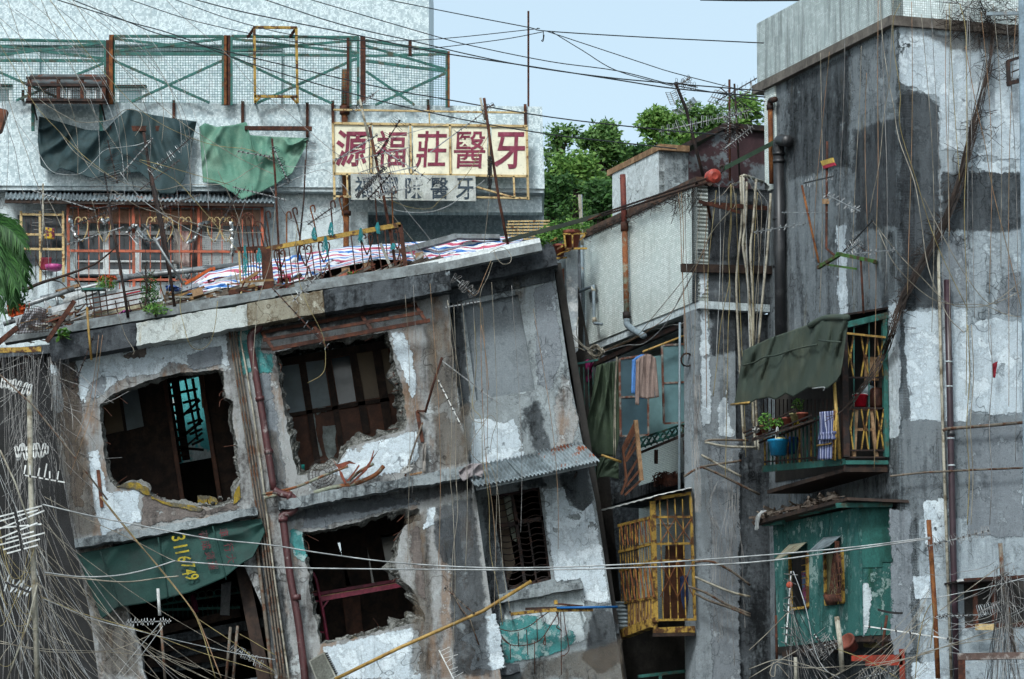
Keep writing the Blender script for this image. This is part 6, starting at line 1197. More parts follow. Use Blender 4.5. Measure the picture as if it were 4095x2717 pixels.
def bucket(label,pl,cx,cy,o,r,h,mat,name='bucket'):
 t=T(name,label,'bucket');b=pl(cx,cy,o);t.add('body',MB().lathe(b,(0,0,1),[(r*.78,0),(r*.95,h*.9),(r*1.06,h*.92),(r*1.06,h),(r*.9,h),(r*.72,.02)],20),mat,True)
 t.add('handle',MB().tube([b+V((r*math.cos(q),-.0,h+r*.25*math.sin(q)))for q in[k*math.pi/8 for k in range(9)]],.006,5),M['white_frame'])
bucket('bright red bucket on the stool in the green balcony',gf,3440,1628,-.15,.115,.18,plain('red_bucket',rgb('b0182e'),None,rough=.35))
bb=T('bucket','blue plastic bucket hung outside the green balcony','bucket');b0=gl(3112,1822,.35)
bb.add('body',MB().lathe(b0,(0,0,1),[(.12,0),(.15,.2),(.165,.21),(.165,.24),(.14,.24),(.11,.02)],20),plain('blue_bucket',rgb('1a7aa5'),None,rough=.35),True)
bb.add('lid',MB().lathe(b0+V((.05,0,.24)),(0,0,1),[(.1,0),(.1,.02),(.04,.04)],14),plain('cream_plastic',rgb('c9c089'),None),True)
bb.add('handle',MB().tube(cr([b0+V((-.04,0,.24)),b0+V((-.02,0,.42)),b0+V((.0,0,.42)),b0+V((0,0,.24))],4),.006,5),M['white_frame'])
one('bucket_behind','dark blue bucket half hidden behind the hung blue bucket','bucket',MB().lathe(gl(3160,1815,-.2),(0,0,1),[(.1,0),(.14,.25),(.12,.25),(.09,.02)],16),plain('deep_blue',rgb('0f3f7a'),None),True)
stl=T('wooden_stool','tall wooden stool standing in the green balcony','stool')
stl.add('seat',MB().prism([gf(3388,1628,.0),gf(3500,1632,.0),gf(3500,1632,-.35),gf(3388,1628,-.35)],(0,0,-.04)),M['wood_brown'])
for a,b in(((1125,1050),(1105,1455)),((1250,1050),(1300,1455))):stl.add('leg',pbar(gf,z11(a)[0],z11(b)[0],.05,.05,-.05),M['wood_raw'])
stl.add('rung',pbar(gf,z11((1115,1220))[0],z11((1275,1225))[0],.04,.03,-.05),M['wood_raw'])
one('barrel','brown barrel with orange mark standing in the green balcony','barrel',MB().lathe(gf(3507,1635,-.2),(0,0,1),[(.1,0),(.115,.05),(.115,.28),(.1,.3),(.08,.31)],18),plain('brown_barrel',rgb('4a2a20'),rgb('3a2018'),4),True)
bag('teal plastic bag hanging over the brown barrel','1f7f78','6a7a9a',z11((1255,810),(1280,795),(1305,800)),z11((1265,880),(1285,920),(1300,870)),66.9,62)
one('storage_jar','clear plastic jar behind the red bucket','jar',MB().lathe(gf(3470,1590,-.3),(0,0,1),[(.08,0),(.1,.03),(.1,.16),(.07,.18)],16),M['pane_frost'],True)
one('wooden_board','upright pale board behind the balcony diamond bars','board',poly(gf,z11((1200,595),(1360,600),(1360,800),(1200,800)),.02,o=-.35),M['wood_raw'])
DCk=T('deck_chair','folded blue striped deck chair leaning on the green balcony','chair')
sm=NT('blue_stripe');pz=sm.geo();dq=sm.n('VectorMath',{0:pz,1:tuple(E1)},operation='DOT_PRODUCT').outputs['Value'];fq=sm.math('FRACT',sm.math('MULTIPLY',dq,5),0)
cq=sm.mix(sm.math('GREATER_THAN',fq,.4),rgb('3a4468'),rgb('8a8fb0'));cq=sm.mix(sm.math('GREATER_THAN',fq,.62),cq,rgb('4a5070'));cq=sm.mix(sm.math('GREATER_THAN',fq,.88),cq,rgb('aaaec0'))
M['stripe']=sm.out(cq,.8)
DCk.add('fabric',drape(gl,z11((810,1070),(925,1060)),z11((795,1480),(925,1475)),12,24,.03,3,3,63,.18),M['stripe'],True)
DCk.add('pillow',drape(gl,z11((805,1250),(930,1235)),z11((795,1310),(925,1305)),10,6,.02,3,2,64,.25,thick=.05),M['stripe'],True)
for a,b in(((940,1060),(925,1480)),((955,1080),(945,1490)),((790,1360),(910,1340))):DCk.add('frame',ptube(gl,z11(a,b),.014,6,.2),M['rust_yellow'],True)
PS=T('plant_shelf','sloping iron plant shelf outside the green balcony','rack')
psl=gl.off(.3)
for a,b in(((175,1280),(600,1070)),((240,1300),(740,1100)),((290,1335),(760,1160)),((160,1250),(600,1050))):PS.add('rail',pbar(psl,z11(a)[0],z11(b)[0],.022),M['iron_dark'])
PS.add('shelf',MB().prism([psl(*z11((230,1310))[0],.1),psl(*z11((760,1130))[0],.1),psl(*z11((760,1130))[0],-.25),psl(*z11((230,1310))[0],-.25)],(0,0,-.03)),M['wood_dark'])
for i,(x,y,r,l)in enumerate(((340,1250,.075,'first'),(435,1215,.1,'second'),(540,1190,.085,'third'),(600,1150,.08,'fourth'),(665,1150,.085,'fifth'),(290,1270,.07,'lowest'))):pot(l+' pot counted up the sloping plant shelf',psl(*z11((x,y))[0],-.05),r,r*1.5,grp='pots on the plant shelf',mat=ter if i!=3 else plain('cream_pot',rgb('a39a6a'),rgb('6a6a4a'),6))
plant('round leafed green plant in the first shelf pot',3063,1690,67.7,60,80,240,.05)
plant('slender green plant on the shelf near the awning',3190,1620,67.4,50,60,120,.045)
plant('small green plant in the second shelf pot',3115,1690,67.6,50,40,120,.05)
bag('yellow plastic bag tied under the plant shelf','a8962c','8a7a1f',z11((590,1165),(630,1155)),z11((575,1225),(600,1205),(650,1195)),67.3,65)
bag('white cloth bag at the low end of the plant shelf','9a9a96','7a7a76',z11((230,1200),(260,1195),(300,1215)),z11((235,1245),(270,1255),(295,1240)),67.6,66)
# ----- green shed below
sf0=RL(3576,2300);sf=Pl(sf0,-E1);V0=sf(3436,2300);sl_=Pl(V0,-E2)
GSd=T('green_shed','teal green sheet metal shed with two flapped windows on the grey building','shed',base=sf(3500,2545))
shm=wall('teal_sheet',rgb('33605b'),rgb('23423d'),rgb('8a9c97'),(.46,.7),(.58,.62),big=1.5,streak=.75,bs=.2,tint=rgb('2f5c3a'),tl=(.6,.8))
W1=z12((350,500),(500,470),(505,950),(365,965));W2=z12((650,470),(800,440),(812,905),(660,925))
GSd.add('side_wall',MB().prism([sl_(*p)for p in z12((205,240),(945,90),(960,1190),(480,1270),(250,1290))],E2*.04,[[sl_(*p)for p in W1],[sl_(*p)for p in W2]]),shm)
GSd.add('front_wall',poly(sf,z12((945,85),(1228,80),(1255,1185),(965,1195)),.04),shm)
GSd.add('sheet_overlap',poly(sf,z12((948,90),(1225,84),(1230,560),(1145,562),(1145,605),(955,610)),.01,o=.012),plain('bright_teal_sheet',rgb('2a605a'),rgb('214f48'),1.5))
patch(GSd,sf,z12((965,780),(1000,740),(1060,850),(1050,1000),(1000,1190),(970,1190)),M['plaster_white'],'bare_patch',.004,6,seed=95)
GSd.add('floor',MB().prism([sf(3440,2545),sf(3576,2545),sf(3576,2545)+E1*3,sf(3440,2545)+E1*3],(0,0,-.08)),M['wood_dark'])
GSd.add('back',MB().prism([RL(3100,2130,.02),RL(3570,2000,.02),RL(3570,2540,.02),RL(3100,2620,.02)],E2*.005),M['dark_room'])
for k,(wq,fl)in enumerate(((W1,z12((200,555),(345,410),(495,390),(420,455))),(W2,z12((500,480),(640,350),(790,335),(690,420))))):
 for a,b in((0,3),(1,2),(3,2)):GSd.add('window_frame',pbar(sl_,wq[a],wq[b],.04,.04,.02),M['rust_yellow'])
 GSd.add('window_flap',MB().sheet([[sl_(*fl[1],.02),sl_(*fl[2],.02)],[sl_(*fl[0],.35),sl_(*fl[3],.35)]],(0,0,-.01)),M['galv']if k else plain('tin_flap',rgb('8f8f7d'),rgb('6d5f48'),4))
 m=MB()
 for i in range(7):m.bar(sl_(wq[1][0]-22,wq[1][1]+30+i*26,.01),sl_(wq[1][0],wq[1][1]+26+i*26,.01),.012)
 GSd.add('window_bars',m,M['rust_yellow'],kind='stuff')
GSd.add('blind',poly(sl_,z12((665,480),(725,470),(745,860),(670,870)),.02,o=-.03),plain('cream_blind',rgb('8f8a6a'),rgb('7a7450'),4))
GSd.add('curtain',drape(sl_,z12((450,640),(490,630)),z12((465,930),(500,925)),8,10,.03,4,1,67,-.1),cloth('pink_curtain',rgb('7a3a5c'),rgb('4a6a8a'),6,.48,.52),True)
GSd.add('roof',MB().prism([sl_(*p,.3)for p in z12((20,215),(840,5),(850,30),(40,245))],E2*1.0),M['wood_dark'])
for i,(a,b)in enumerate((((120,235),(300,215)),((440,150),(600,120)),((600,110),(760,80)),((750,75),(1230,68)))):GSd.add('rafter',pbar(sl_ if i<3 else sf,z12(a)[0],z12(b)[0],.07,.05,.15),M['green_steel'])
jr=MB()
for _ in range(110):
 x=R.uniform(40,780);y=215-x*.255-R.uniform(0,28);a=sl_(*z12((x,y))[0],R.uniform(-.5,.3));jr.bar(a,a+V((R.uniform(-.2,.25),R.uniform(-.2,.2),R.uniform(-.02,.1))),R.uniform(.01,.05),.02)
one('roof_litter','rotting litter and sticks heaped on the shed roof','litter',jr,plain('roof_litter_mat',rgb('4a3d34'),rgb('6d655c'),3,.4,.6),kind='stuff')
one('frayed_rope','frayed white rope hanging off the shed roof corner','rope',(lambda m:[m.tube(cr([sl_(*z12((130+R.uniform(-30,30),120))[0],.32),sl_(*z12((80+R.uniform(-10,20),160))[0],.36),sl_(*z12((62+R.uniform(-10,22),230+R.uniform(0,60)))[0],.36)],4),.008,4)for _ in range(16)]and m)(MB()),M['cable_white'])
one('dead_vine','dead hanging plant in the window box of the green shed','plant',(lambda m:[m.tube(cr([sl_(*z12((745+R.uniform(-10,40),380))[0],.2),sl_(*z12((740+R.uniform(-40,60),640))[0],.2),sl_(*z12((700+R.uniform(-40,100),900))[0],.2)],4),.006,4)for _ in range(22)]and m)(MB()),M['iron'])
one('window_box','rusty basket planter below the second shed window','planter',MB().lathe(sl_(*z12((710,930))[0],.2),(0,0,1),[(.08,0),(.13,.15),(.11,.15),(.06,.02)],14),M['iron'],True)
# ----- pipes and fittings on the grey building front
MP=T('drainpipe','dark maroon drainpipe down the grey building front','pipe')
MP.add('pipe',ptube(RF,[(3787,1120),(3800,1650),(3812,2200),(3828,2780)],.05,12,.12),plain('maroon',rgb('33222a'),rgb('45303a'),5,.5,.7,.4,spec=.5),True)
for y,x in((1445,3794),(1544,3797),(1752,3802),(1860,3806)):MP.add('strap',ptube(RF,[(x,y),(x,y+5)],.056,12,.12),M['plaster_white'],True)
MP.add('collar',ptube(RF,[(3803,1725),(3804,1745)],.06,12,.12),M['pipe_black'],True)
one('conduit_pipe','pale conduit running beside the maroon drainpipe','conduit',ptube(RF,[(3752,1000),(3764,1500),(3776,1880),(3805,2720)],.024,8,.08),M['pipe_pale'],True)
one('conduit_pipe','horizontal rusty conduit right of the maroon drainpipe','conduit',ptube(RF,[(3772,1722),(3790,1715),(3950,1703),(4095,1690)],.025,8,.16),M['conduit'],True)
one('conduit_pipe','lower sagging conduit crossing the grey building front','conduit',ptube(RF,[(3560,1905),(3700,1890),(3900,1880),(4095,1872)],.016,7,.16),M['conduit'],True)
one('wall_rack','dark iron rack on the wall at the upper photo edge','rack',MB().bar(RF(4030,245,.3),RF(4034,345,.3),.06).bar(RF(4030,245,.3),RF(4095,225,.3),.04).bar(RF(4028,335,.3),RF(4095,320,.3),.06).bar(RF(4045,290,.3),RF(4095,270,.3),.02).bar(RF(4040,240,.3),RF(4040,240,0),.03),M['iron_dark'])
one('red_sock','red sock caught on a cable by the grey wall','sock',drape(RF,[(3970,1455),(3990,1445)],[(3972,1510),(3980,1512)],6,10,.03,3,2,71,.2),cloth('red_sock_mat',rgb('8a1526'),rgb('6a1020')),True)
CGb=T('barred_window','dark caged window with junk on its roof low on the grey building','window',base=RF(3960,2560))
CGb.add('recess',poly(RF,z12((1850,740),(2363,720),(2363,1120),(1860,1120)),.02,o=.02),M['dark_room'])
for a,b in(((1850,720),(2363,690)),((1940,740),(1950,1110)),((2100,740),(2110,1110)),((1860,1110),(2363,1100))):CGb.add('frame',pbar(RF,z12(a)[0],z12(b)[0],.06,.05,.25),M['iron'])
CGb.add('roof_sheet',MB().prism([RF(*p,.45)for p in z12((1785,720),(2363,700),(2363,712),(1790,735))],E1*.45),M['iron_dark'])
CGb.add('sill',pbar(RF,z12((1950,1120))[0],z12((2110,1120))[0],.09,.05,.3),M['cream_frame'])
one('white_bag','white plastic bag on the caged window roof','bag',drape(RF,z12((1785,715),(1830,705)),z12((1790,735),(1850,725)),8,5,.03,3,2,72,.5),M['sheet_white'],True)
one('steel_post','pale blue steel post standing close at the right photo edge','post',MB().bar(Y(40)(4086,-100),Y(40).gnd(4100),.06),plain('pale_blue_steel',rgb('8fa6b5'),rgb('7a8f9c'),3))
one('steel_arm','pale steel arm reaching in from the close post','arm',MB().bar(Y(40)(3945,56),Y(40)(4080,54),.03),M['pipe_grey'])  # plain steel arm of the close post, carries no lamp
FF=T('rusty_channel_frame','rusty channel frame low in the corner near the camera','frame',base=Y(52).gnd(3950))  # bare channel frame, a top bar on an upright
FF.add('top_bar',MB().bar(Y(52)(3830,2628),Y(52)(4120,2622),.08),plain('white_rust',rgb('5a4a44'),rgb('8f8a86'),6,.5,.6));FF.add('upright',MB().bar(Y(52)(3845,2640),Y(52).gnd(3850),.08),M['iron'])
# ----- aerials and masts
def yagi(label,a,b,d,n,half,style='rod',dep=.55,mat='alu',em=None,clip=True,r=.004,t0=.05,t1=.97,boom=.016,tilt=0.0,name='tv_aerial',grp='television aerials'):
 """boom from pixel a to pixel b at depth d (number or plane); n elements crossing it, half = half length in metres"""
 pl=Y(d)if isinstance(d,(int,float))else d
 A,Bq=pl(*a),pl(*b);t=T(name,label,'aerial',grp);t.add('boom',MB().bar(A,Bq,boom,boom),M[mat]);D=(Bq-A).normalized()
 pr_=D.cross(V((0,1,0))).normalized();e=(pr_*math.cos(dep)+V((0,1,0))*math.sin(dep));e0=(e+D*tilt).normalized();w=D*.016
 for i in range(n):
  c=A.lerp(Bq,t0+(t1-t0)*(i+R.uniform(-.2,.2))/max(1,n-1));L=half*R.uniform(.6,1.15)*(1-.25*i/n);e=(e0+D*R.uniform(-.28,.28)+V((0,R.uniform(-.3,.3),0))).normalized()
  if R.random()<.1:continue
  if style=='rod':m=MB().tube([c-e*L,c+e*L],r,4)
  elif style=='one':m=MB().tube([c,c+e*L*1.6],r,4)
  else:m=MB().tube([c+e*(L*x)+w*y for x,y in((-.9,-1),(.9,-1),(1,0),(.9,1),(-.9,1),(-1,0),(-.9,-1))],r,4)
  o=t.add('element',m,M[em or mat])
  if clip:t.add('clip',MB().obox(c-D*.012-e*.018-V((0,.012,0)),D*.024,e*.036,V((0,.024,0))),M['black_plastic'],parent=o)
 return t
def mast(label,pts,d,r=.02,mat='iron',name='aerial_mast'):
 pl=Y(d)if isinstance(d,(int,float))else d
 one(name,label,'mast',MB().tube([pl(*p)for p in pts],r,7),M[mat],True,group='aerial masts')
def grid(label,a,u,v,d,n=10,r=.005,bow=.12):
 pl=Y(d);m=MB();A,U,W=pl(*a),pl(*u),pl(*v)
 for i in range(n):
  s=i/(n-1);p=A.lerp(W,s);q=U+(W-A)*s;mid=(p+q)/2+V((0,bow,0));m.tube(cr([p,mid,q],4),r,4)
 m.bar(A,W,.012).bar(U,U+W-A,.012);m.bar((A+U)/2+V((0,bow,0)),(A+U)/2+W-A+V((0,bow,0)),.016)
 one('aerial_reflector',label,'aerial',m,M['alu'],group='aerial reflectors')
mast('dark mast in front of the dark tarpaulin',[(575,530),(605,726),(640,900),(690,1160)],70.3,.026,'iron_dark')
yagi('pale boom aerial with loop elements left of the dark tarp mast',(484,698),(612,552),70.2,9,.16,'loop',.5,em='iron_dark')
yagi('aerial of white loops rising right over the dark tarpaulin',(600,694),(765,550),70.2,10,.1,'loop',.4,'black_plastic','alu')
yagi('wide rod aerial stacked on the black clamp below the dark tarpaulin',(418,690),(440,830),69.5,11,.3,'rod',.25,'iron_dark','cable_grey')
mast('brown mast standing on the left roof before the orange grille',[(433,820),(465,980),(493,1143),(512,1270)],69.6,.024,'iron_dark')
mast('second brown mast leaning over the left roof debris',[(605,700),(650,900),(676,1060),(700,1240),(735,1250)][:4],69.7,.024,'iron_dark')
yagi('grey rod aerial slanting down under the corrugated lean-to',(130,762),(382,842),69.5,12,.12,'rod',.7,'alu','black_plastic')
mast('thin cream mast with T top left of the lean-to',[(172,735),(172,900),(165,1010)],69.6,.016,'pipe_pale')
yagi('cluster of rods on the thin cream mast',(172,805),(170,940),69.6,9,.2,'rod',.3,'iron_dark','cable_grey')
yagi('low black clip aerial crossing the orange grille',(268,978),(495,908),69.4,12,.08,'loop',.8,'alu','black_plastic')
yagi('small aerial in the middle of the orange grille',(535,960),(600,900),69.4,6,.12,'loop',.4,'alu','alu')
mast('long aluminium strut leaning over the left roof',[(615,950),(670,1040),(735,1140)],69.4,.02,'alu')
yagi('white comb aerial by the pale green tarpaulin',(948,605),(1082,628),70.4,8,.12,'rod',.3,'alu','cable_grey',tilt=.3)
yagi('dark comb aerial slanting down the pale green tarpaulin',(1092,587),(1155,735),70.4,11,.1,'loop',.5,'alu','black_plastic')
mast('rusty mast with yellow box beside the pale green tarpaulin',[(1088,555),(1100,700),(1115,1000),(1130,1160)],70.5,.018)
yagi('black aerial below the pale green tarpaulin',(930,748),(1145,800),70.3,13,.1,'rod',.5,'alu','black_plastic')
yagi('upright wire comb between the tarpaulin and the shop sign',(1228,560),(1222,675),71,12,.12,'one',.2,'iron_dark','alu',clip=False)
mast('thin dark mast left of the shop sign',[(1222,640),(1215,800),(1190,1050)],71,.014,'iron_dark')
mast('rusty mast crossing the first sign boards',[(1477,508),(1536,796),(1584,1071),(1600,1120)],70.3,.024)
mast('pale cane rising above the first sign board',[(1439,398),(1474,551)],70.2,.02,'pipe_pale')
yagi('aerial crossing the first sign board upwards',(1337,645),(1512,538),70.0,11,.07,'loop',.8,'alu','black_plastic')
yagi('long boom aerial slanting down across the second sign board',(1498,580),(1722,722),70.0,8,.16,'rod',.5,'alu','iron_dark')
yagi('black insulator string on the lower grey sign',(1423,791),(1540,668),69.8,16,.05,'loop',.4,'black_plastic','black_plastic',r=.008,boom=.02)
for l,a,u,v in(('fan of long rods over the second sign board',(1420,640),(1470,790),(1640,590)),('rod reflector over the lower sign',(1440,690),(1475,800),(1560,650))):grid(l,a,u,v,70.1,14,.005,.03)
yagi('black aerial above the shop sign frame',(1408,446),(1516,360),70.2,10,.07,'loop',.5,'alu','black_plastic')
mast('leaning rusty mast between the last two sign boards',[(1936,393),(1965,600),(1995,796),(2032,985)],70.6,.024)
mast('short pale cane tied to the leaning rusty mast',[(1921,392),(1940,480)],70.6,.018,'pipe_pale')
yagi('long grey boom aerial reaching up to the leaning rusty mast',(1719,610),(1936,450),70.4,8,.12,'rod',.8,'alu','black_plastic',t0=.5)
yagi('black comb hanging beside the leaning rusty mast',(1960,602),(1958,755),70.5,14,.05,'loop',.5,'black_plastic','black_plastic',r=.009)
yagi('stub aerial at the tip of the leaning rusty mast',(1930,440),(1972,420),70.6,4,.08,'loop',.5,'iron_dark','black_plastic')
sk_=72.0
mast('tilted dark mast against the sky',[(2700,330),(2745,440),(2775,560),(2812,705)],sk_,.028,'iron_dark')
yagi('large aerial of white loops reaching across the trees',(2635,527),(2968,452),sk_-.1,15,.14,'loop',.35,'alu','alu',r=.0045)
for l,a,u,v in(('left wire reflector on the tilted mast',(2662,370),(2700,360),(2682,420)),('right wire reflector on the tilted mast',(2730,420),(2772,390),(2745,440)),('lower wire reflector on the tilted mast',(2688,440),(2740,420),(2712,460)),('broad wire reflector on the upright rusty mast',(2830,405),(2860,360),(2900,425))):grid(l,a,u,v,sk_,8,.005,.1)
yagi('tangled clip aerial at the top of the tilted mast',(2698,330),(2740,420),sk_-.15,9,.12,'rod',.5,'iron_dark','iron_dark')
yagi('stub aerial with black clips beside the tilted mast top',(2725,335),(2760,310),sk_-.1,4,.07,'loop',.3,'alu','black_plastic')
mast('upright rusty mast against the sky',[(2917,319),(2919,740)],sk_+.1,.02)
mast('second dark mast beside the upright rusty mast',[(2937,336),(2945,480),(2960,740)],sk_+.2,.018,'iron_dark')
yagi('dark aerial pointing up to the ledge corner',(2868,405),(3098,272),sk_-.2,13,.09,'rod',.4,'iron_dark','iron_dark',tilt=.5)
mast('curved aluminium bracket under the dark aerial',[(2955,390),(2990,370),(3005,350),(3004,330)],sk_-.2,.016,'alu')
yagi('bundle of white combs on the upright rusty mast',(2900,470),(3000,440),sk_-.2,9,.16,'rod',.3,'alu','cable_grey')
yagi('upright comb of white rods below the bundle',(2915,470),(2905,600),sk_-.25,12,.14,'rod',.2,'alu','cable_grey')
yagi('slanting comb of white rods over the rusty hut',(2890,600),(3010,505),sk_-.3,12,.12,'rod',.4,'alu','cable_grey')
zr_=lambda*q:Z(2995,650,q)
rl=RL.off(.55)
mast('bent brown pole with red board on the dark wall',zr_((672,-180),(668,300),(665,740),(740,805)),rl,.02)
mast('tilted rusty pole on the dark wall',zr_((455,200),(520,500),(600,860)),rl,.018,'rust_orange')
mast('short red pole below the green bracket',zr_((960,820),(970,1000),(985,1300)),rl,.018)
for l,a,b,n,h,s,m,e in(('comb aerial at the top of the tilted rusty pole',(470,180),(725,120),12,.09,'rod','black_plastic','alu'),('long loop aerial slanting down from the bent pole',(650,270),(952,420),12,.1,'loop','alu','alu'),('level aerial with white ties on the bent pole',(285,430),(675,430),9,.05,'rod','alu','alu'),('loop aerial reaching over the black drainpipe',(45,600),(485,525),11,.06,'loop','alu','alu'),('black aerial rising over the green bracket',(810,770),(1065,495),9,.08,'rod','black_plastic','black_plastic'),('level loop aerial pointing at the wall corner',(900,785),(1255,750),9,.06,'loop','alu','alu'),('small comb aerial tangled on the green bracket',(850,760),(960,680),9,.12,'rod','alu','alu')):
 yagi(l,*zr_(a,b),rl,n,h,s,.35,m,e)
one('aerial_bracket','mossy green iron bracket carrying aerials on the dark wall','bracket',MB().bar(rl(*zr_((595,905))[0]),rl(*zr_((790,785))[0]),.05).bar(rl(*zr_((760,785))[0]),rl(*zr_((1080,850))[0]),.05).bar(rl(*zr_((610,870))[0]),rl(*zr_((920,915))[0]),.03).bar(rl(*zr_((1075,850))[0]),RL(*zr_((1090,860))[0]),.05),plain('mossy_green',rgb('3f6a2a'),rgb('4a3526'),6,.45,.6))
SB_=T('junction_board','yellow and red board on top of the bent brown pole','board');SB_.add('top',poly(rl,zr_((612,-10),(712,-40),(722,0),(630,30)),.03,o=.03),plain('yellow_card',rgb('b59a4a'),None));SB_.add('bottom',poly(rl,zr_((630,32),(722,2),(738,25),(645,55)),.03,o=.03),plain('red_card',rgb('a0243c'),None))
one('wooden_block','small yellow block tied on the bent pole','block',poly(rl,zr_((627,315),(663,312),(665,355),(630,358)),.05,o=.03),M['wood_raw'])
yagi('long silver aerial pointing out from the leaning house wall',(1769,1444),(2004,1622),69.3,4,.09,'rod',.5,'alu','black_plastic',t0=.1)
yagi('white aerial with black clips hanging on the leaning house wall',(1752,1520),(1842,1698),69.3,8,.07,'rod',.7,'sheet_white','iron_dark')
mast('rusty mast holding the twin aerials on the leaning house',[(1768,1430),(1735,1530),(1700,1650)],69.5,.02)
yagi('silver aerial leaning on the cornice before the balustrade',(1170,1206),(1332,1038),69.1,10,.14,'rod',.4,'alu','alu')
yagi('long rusty boom aerial slanting over the awning frame',(1086,1150),(1312,1392),69.0,11,.09,'rod',.6,'iron','alu')
yagi('white wire comb hanging at the cornice step',(1812,1108),(1900,1180),69.0,10,.12,'loop',.3,'alu','cable_grey')
yagi('dark comb aerial under the white wire comb',(1780,1230),(1925,1205),69.0,10,.07,'rod',.3,'alu','black_plastic')
yagi('black clip aerial hanging over the dark cornice end',(375,1345),(290,1560),69.2,10,.07,'rod',.7,'iron_dark','black_plastic')
one('bamboo_pole','split bamboo pole hanging over the dark cornice end','pole',MB().tube([Y(69.1)(348,1230),Y(69.1)(355,1330),Y(69.1)(366,1440)],.02,6),M['bamboo'],True)
yagi('white plastic aerial at the lower front wall',(1755,2600),(1815,2717),69.0,8,.14,'one',.1,'sheet_white','sheet_white',clip=False)
yagi('small grey aerial below the bamboo pole',(1778,2350),(1895,2455),69.0,6,.05,'loop',.6,'conduit','black_plastic')
zl_=lambda*q:Z(0,1987,q)
mast('white upright mast tip near the lower left opening',zl_((1357,790),(1372,1020)),60,.022,'sheet_white')
mast('grey mast below the white aerial',zl_((1380,1080),(1400,1320),(1420,1600)),60,.02,'conduit')
yagi('white aerial bristling with bent clips in the lower left',*zl_((1080,1080),(1470,1068)),60,14,.07,'rod',.5,'alu','cable_white',r=.006)
yagi('rusty aerial frame low beside the drainpipe',*zl_((1990,1290),(2250,1440)),60,7,.09,'loop',.4,'alu','alu')
for i,(q,l)in enumerate((((1980,1120),'left'),((2040,1110),'right'))):mast(l+' forked rusty pole low beside the drainpipe',zl_(q,(q[0]-40-i*0,1600)),60,.02,'conduit')
mast('tall pale mast in the cable tangle at the photo edge',[(118,1560),(122,1900),(135,2300),(150,2760)],55,.035,'pipe_pale')
yagi('blurred bow tie aerial on the pale mast',(60,1810),(190,1800),55,9,.1,'loop',.1,'black_plastic','sheet_white',r=.011)
yagi('top aerial of white bars on the pale mast',(5,1530),(120,1560),54.8,8,.09,'loop',.3,'black_plastic','sheet_white',r=.011)
yagi('umbrella shaped white aerial on the pale mast',(90,1900),(260,1930),54.9,7,.12,'one',.2,'sheet_white','sheet_white',r=.011)
yagi('broad white rod aerial across the pale mast',(60,2040),(90,2200),54.7,9,.34,'rod',.15,'black_plastic','sheet_white',r=.012)
yagi('cream rod aerial low on the pale mast',(20,2330),(120,2370),54.7,9,.12,'rod',.3,'black_plastic','cable_white',r=.011)
for i,(q,l)in enumerate((([(0,1500),(130,1620),(300,1830),(430,2000)],'long yellow pole slanting down across the left cables'),([(0,1800),(60,1930),(120,2100)],'pale pole crossing behind the pale mast'),([(30,2717),(110,2500),(150,2330)],'grey pole leaning against the pale mast'))):mast(l,q,54.5+i*.2,.011,'conduit' if i==0 else 'pipe_pale','cane_pole')
zq=lambda*q:Z(2995,1987,q)
yagi('upright white aerial with red disc before the green shed',*zq((362,640),(316,1270)),58,10,.09,'rod',.5,'sheet_white','cable_grey',r=.006)
one('red_disc','red disc on the upright white aerial','disc',MB().lathe(Y(57.9)(*zq((345,760))[0]),(.2,-1,.1),[(.04,0),(.042,.01),(.042,.03),(.01,.035)],16),plain('disc_red',rgb('b0503a'),None),True)
yagi('row of white wire loops against the grey wall',*zq((1515,430),(2065,290)),58,11,.1,'loop',.5,'alu','cable_grey')
yagi('long level comb aerial beside the rusty pole',*zq((1610,1030),(2035,1012)),58,12,.05,'loop',.6,'alu','black_plastic')
yagi('slanting white boom aerial below the green shed',*zq((990,1110),(1722,1222)),58,7,.1,'rod',.35,'sheet_white','black_plastic')
yagi('tangle of white rods low before the green shed',*zq((560,1180),(690,1370)),58,14,.2,'rod',.35,'sheet_white','cable_grey')
yagi('lower tangle of rods near the red frame',*zq((480,1330),(760,1240)),58,14,.16,'rod',.3,'alu','cable_grey')
yagi('flat comb of rods at the lower edge',*zq((940,1560),(1260,1490)),57,13,.12,'rod',.4,'alu','cable_grey')
yagi('grey looped aerial in the lower corner tangle',*zq((1965,985),(2150,945)),57,9,.1,'loop',.5,'alu','alu')
one('dark_plate','dark curved plate on the slanting boom aerial','plate',MB().sheet([[Y(58)(*zq((1105+i*27,965+i*4+(8-i)*i*.6-6))[0],.02*j)for i in range(9)]for j in range(3)],(0,0,-.03)),M['black_plastic'])
for l,q,r,m in(('rusty pole standing before the grey wall',((1545,200),(1570,550),(1600,1000),(1625,1560)),.034,'rust_orange'),('pale thick pole low before the green shed',((755,1030),(790,1300),(800,1500)),.035,'pipe_pale'),('thin rusty pole by the shed corner',((232,1020),(240,1400)),.018,'iron'),('pole wrapped in cables at the right edge',((2160,400),(2180,700),(2230,1000),(2280,1350)),.03,'conduit'),('short pale stick at the lower edge',((400,1380),(405,1600)),.025,'pipe_pale'),('rusty stick beside the slanting boom',((1185,1020),(1140,1340)),.02,'iron')):mast(l,zq(*q),58.2,r,m,'rusty_pole')
pot('terracotta pot tipped over below the green shed',sf(*zq((900,1300))[0],-.1),.13,.2,tilt=(-.5,-.5,.4))
bag('cream plastic sack below the green shed','8f8a62','6a6a48',zq((975,1220),(1080,1205),(1195,1230)),zq((985,1290),(1090,1300),(1195,1290)),66.5,81,'sack','plastic_sack')
rf_=T('red_steel_stand','red painted steel frame below the green shed','frame',base=Y(66)(3500,2717))
ro=plain('red_orange_steel',rgb('9a3420'),rgb('6a2a1c'),4)
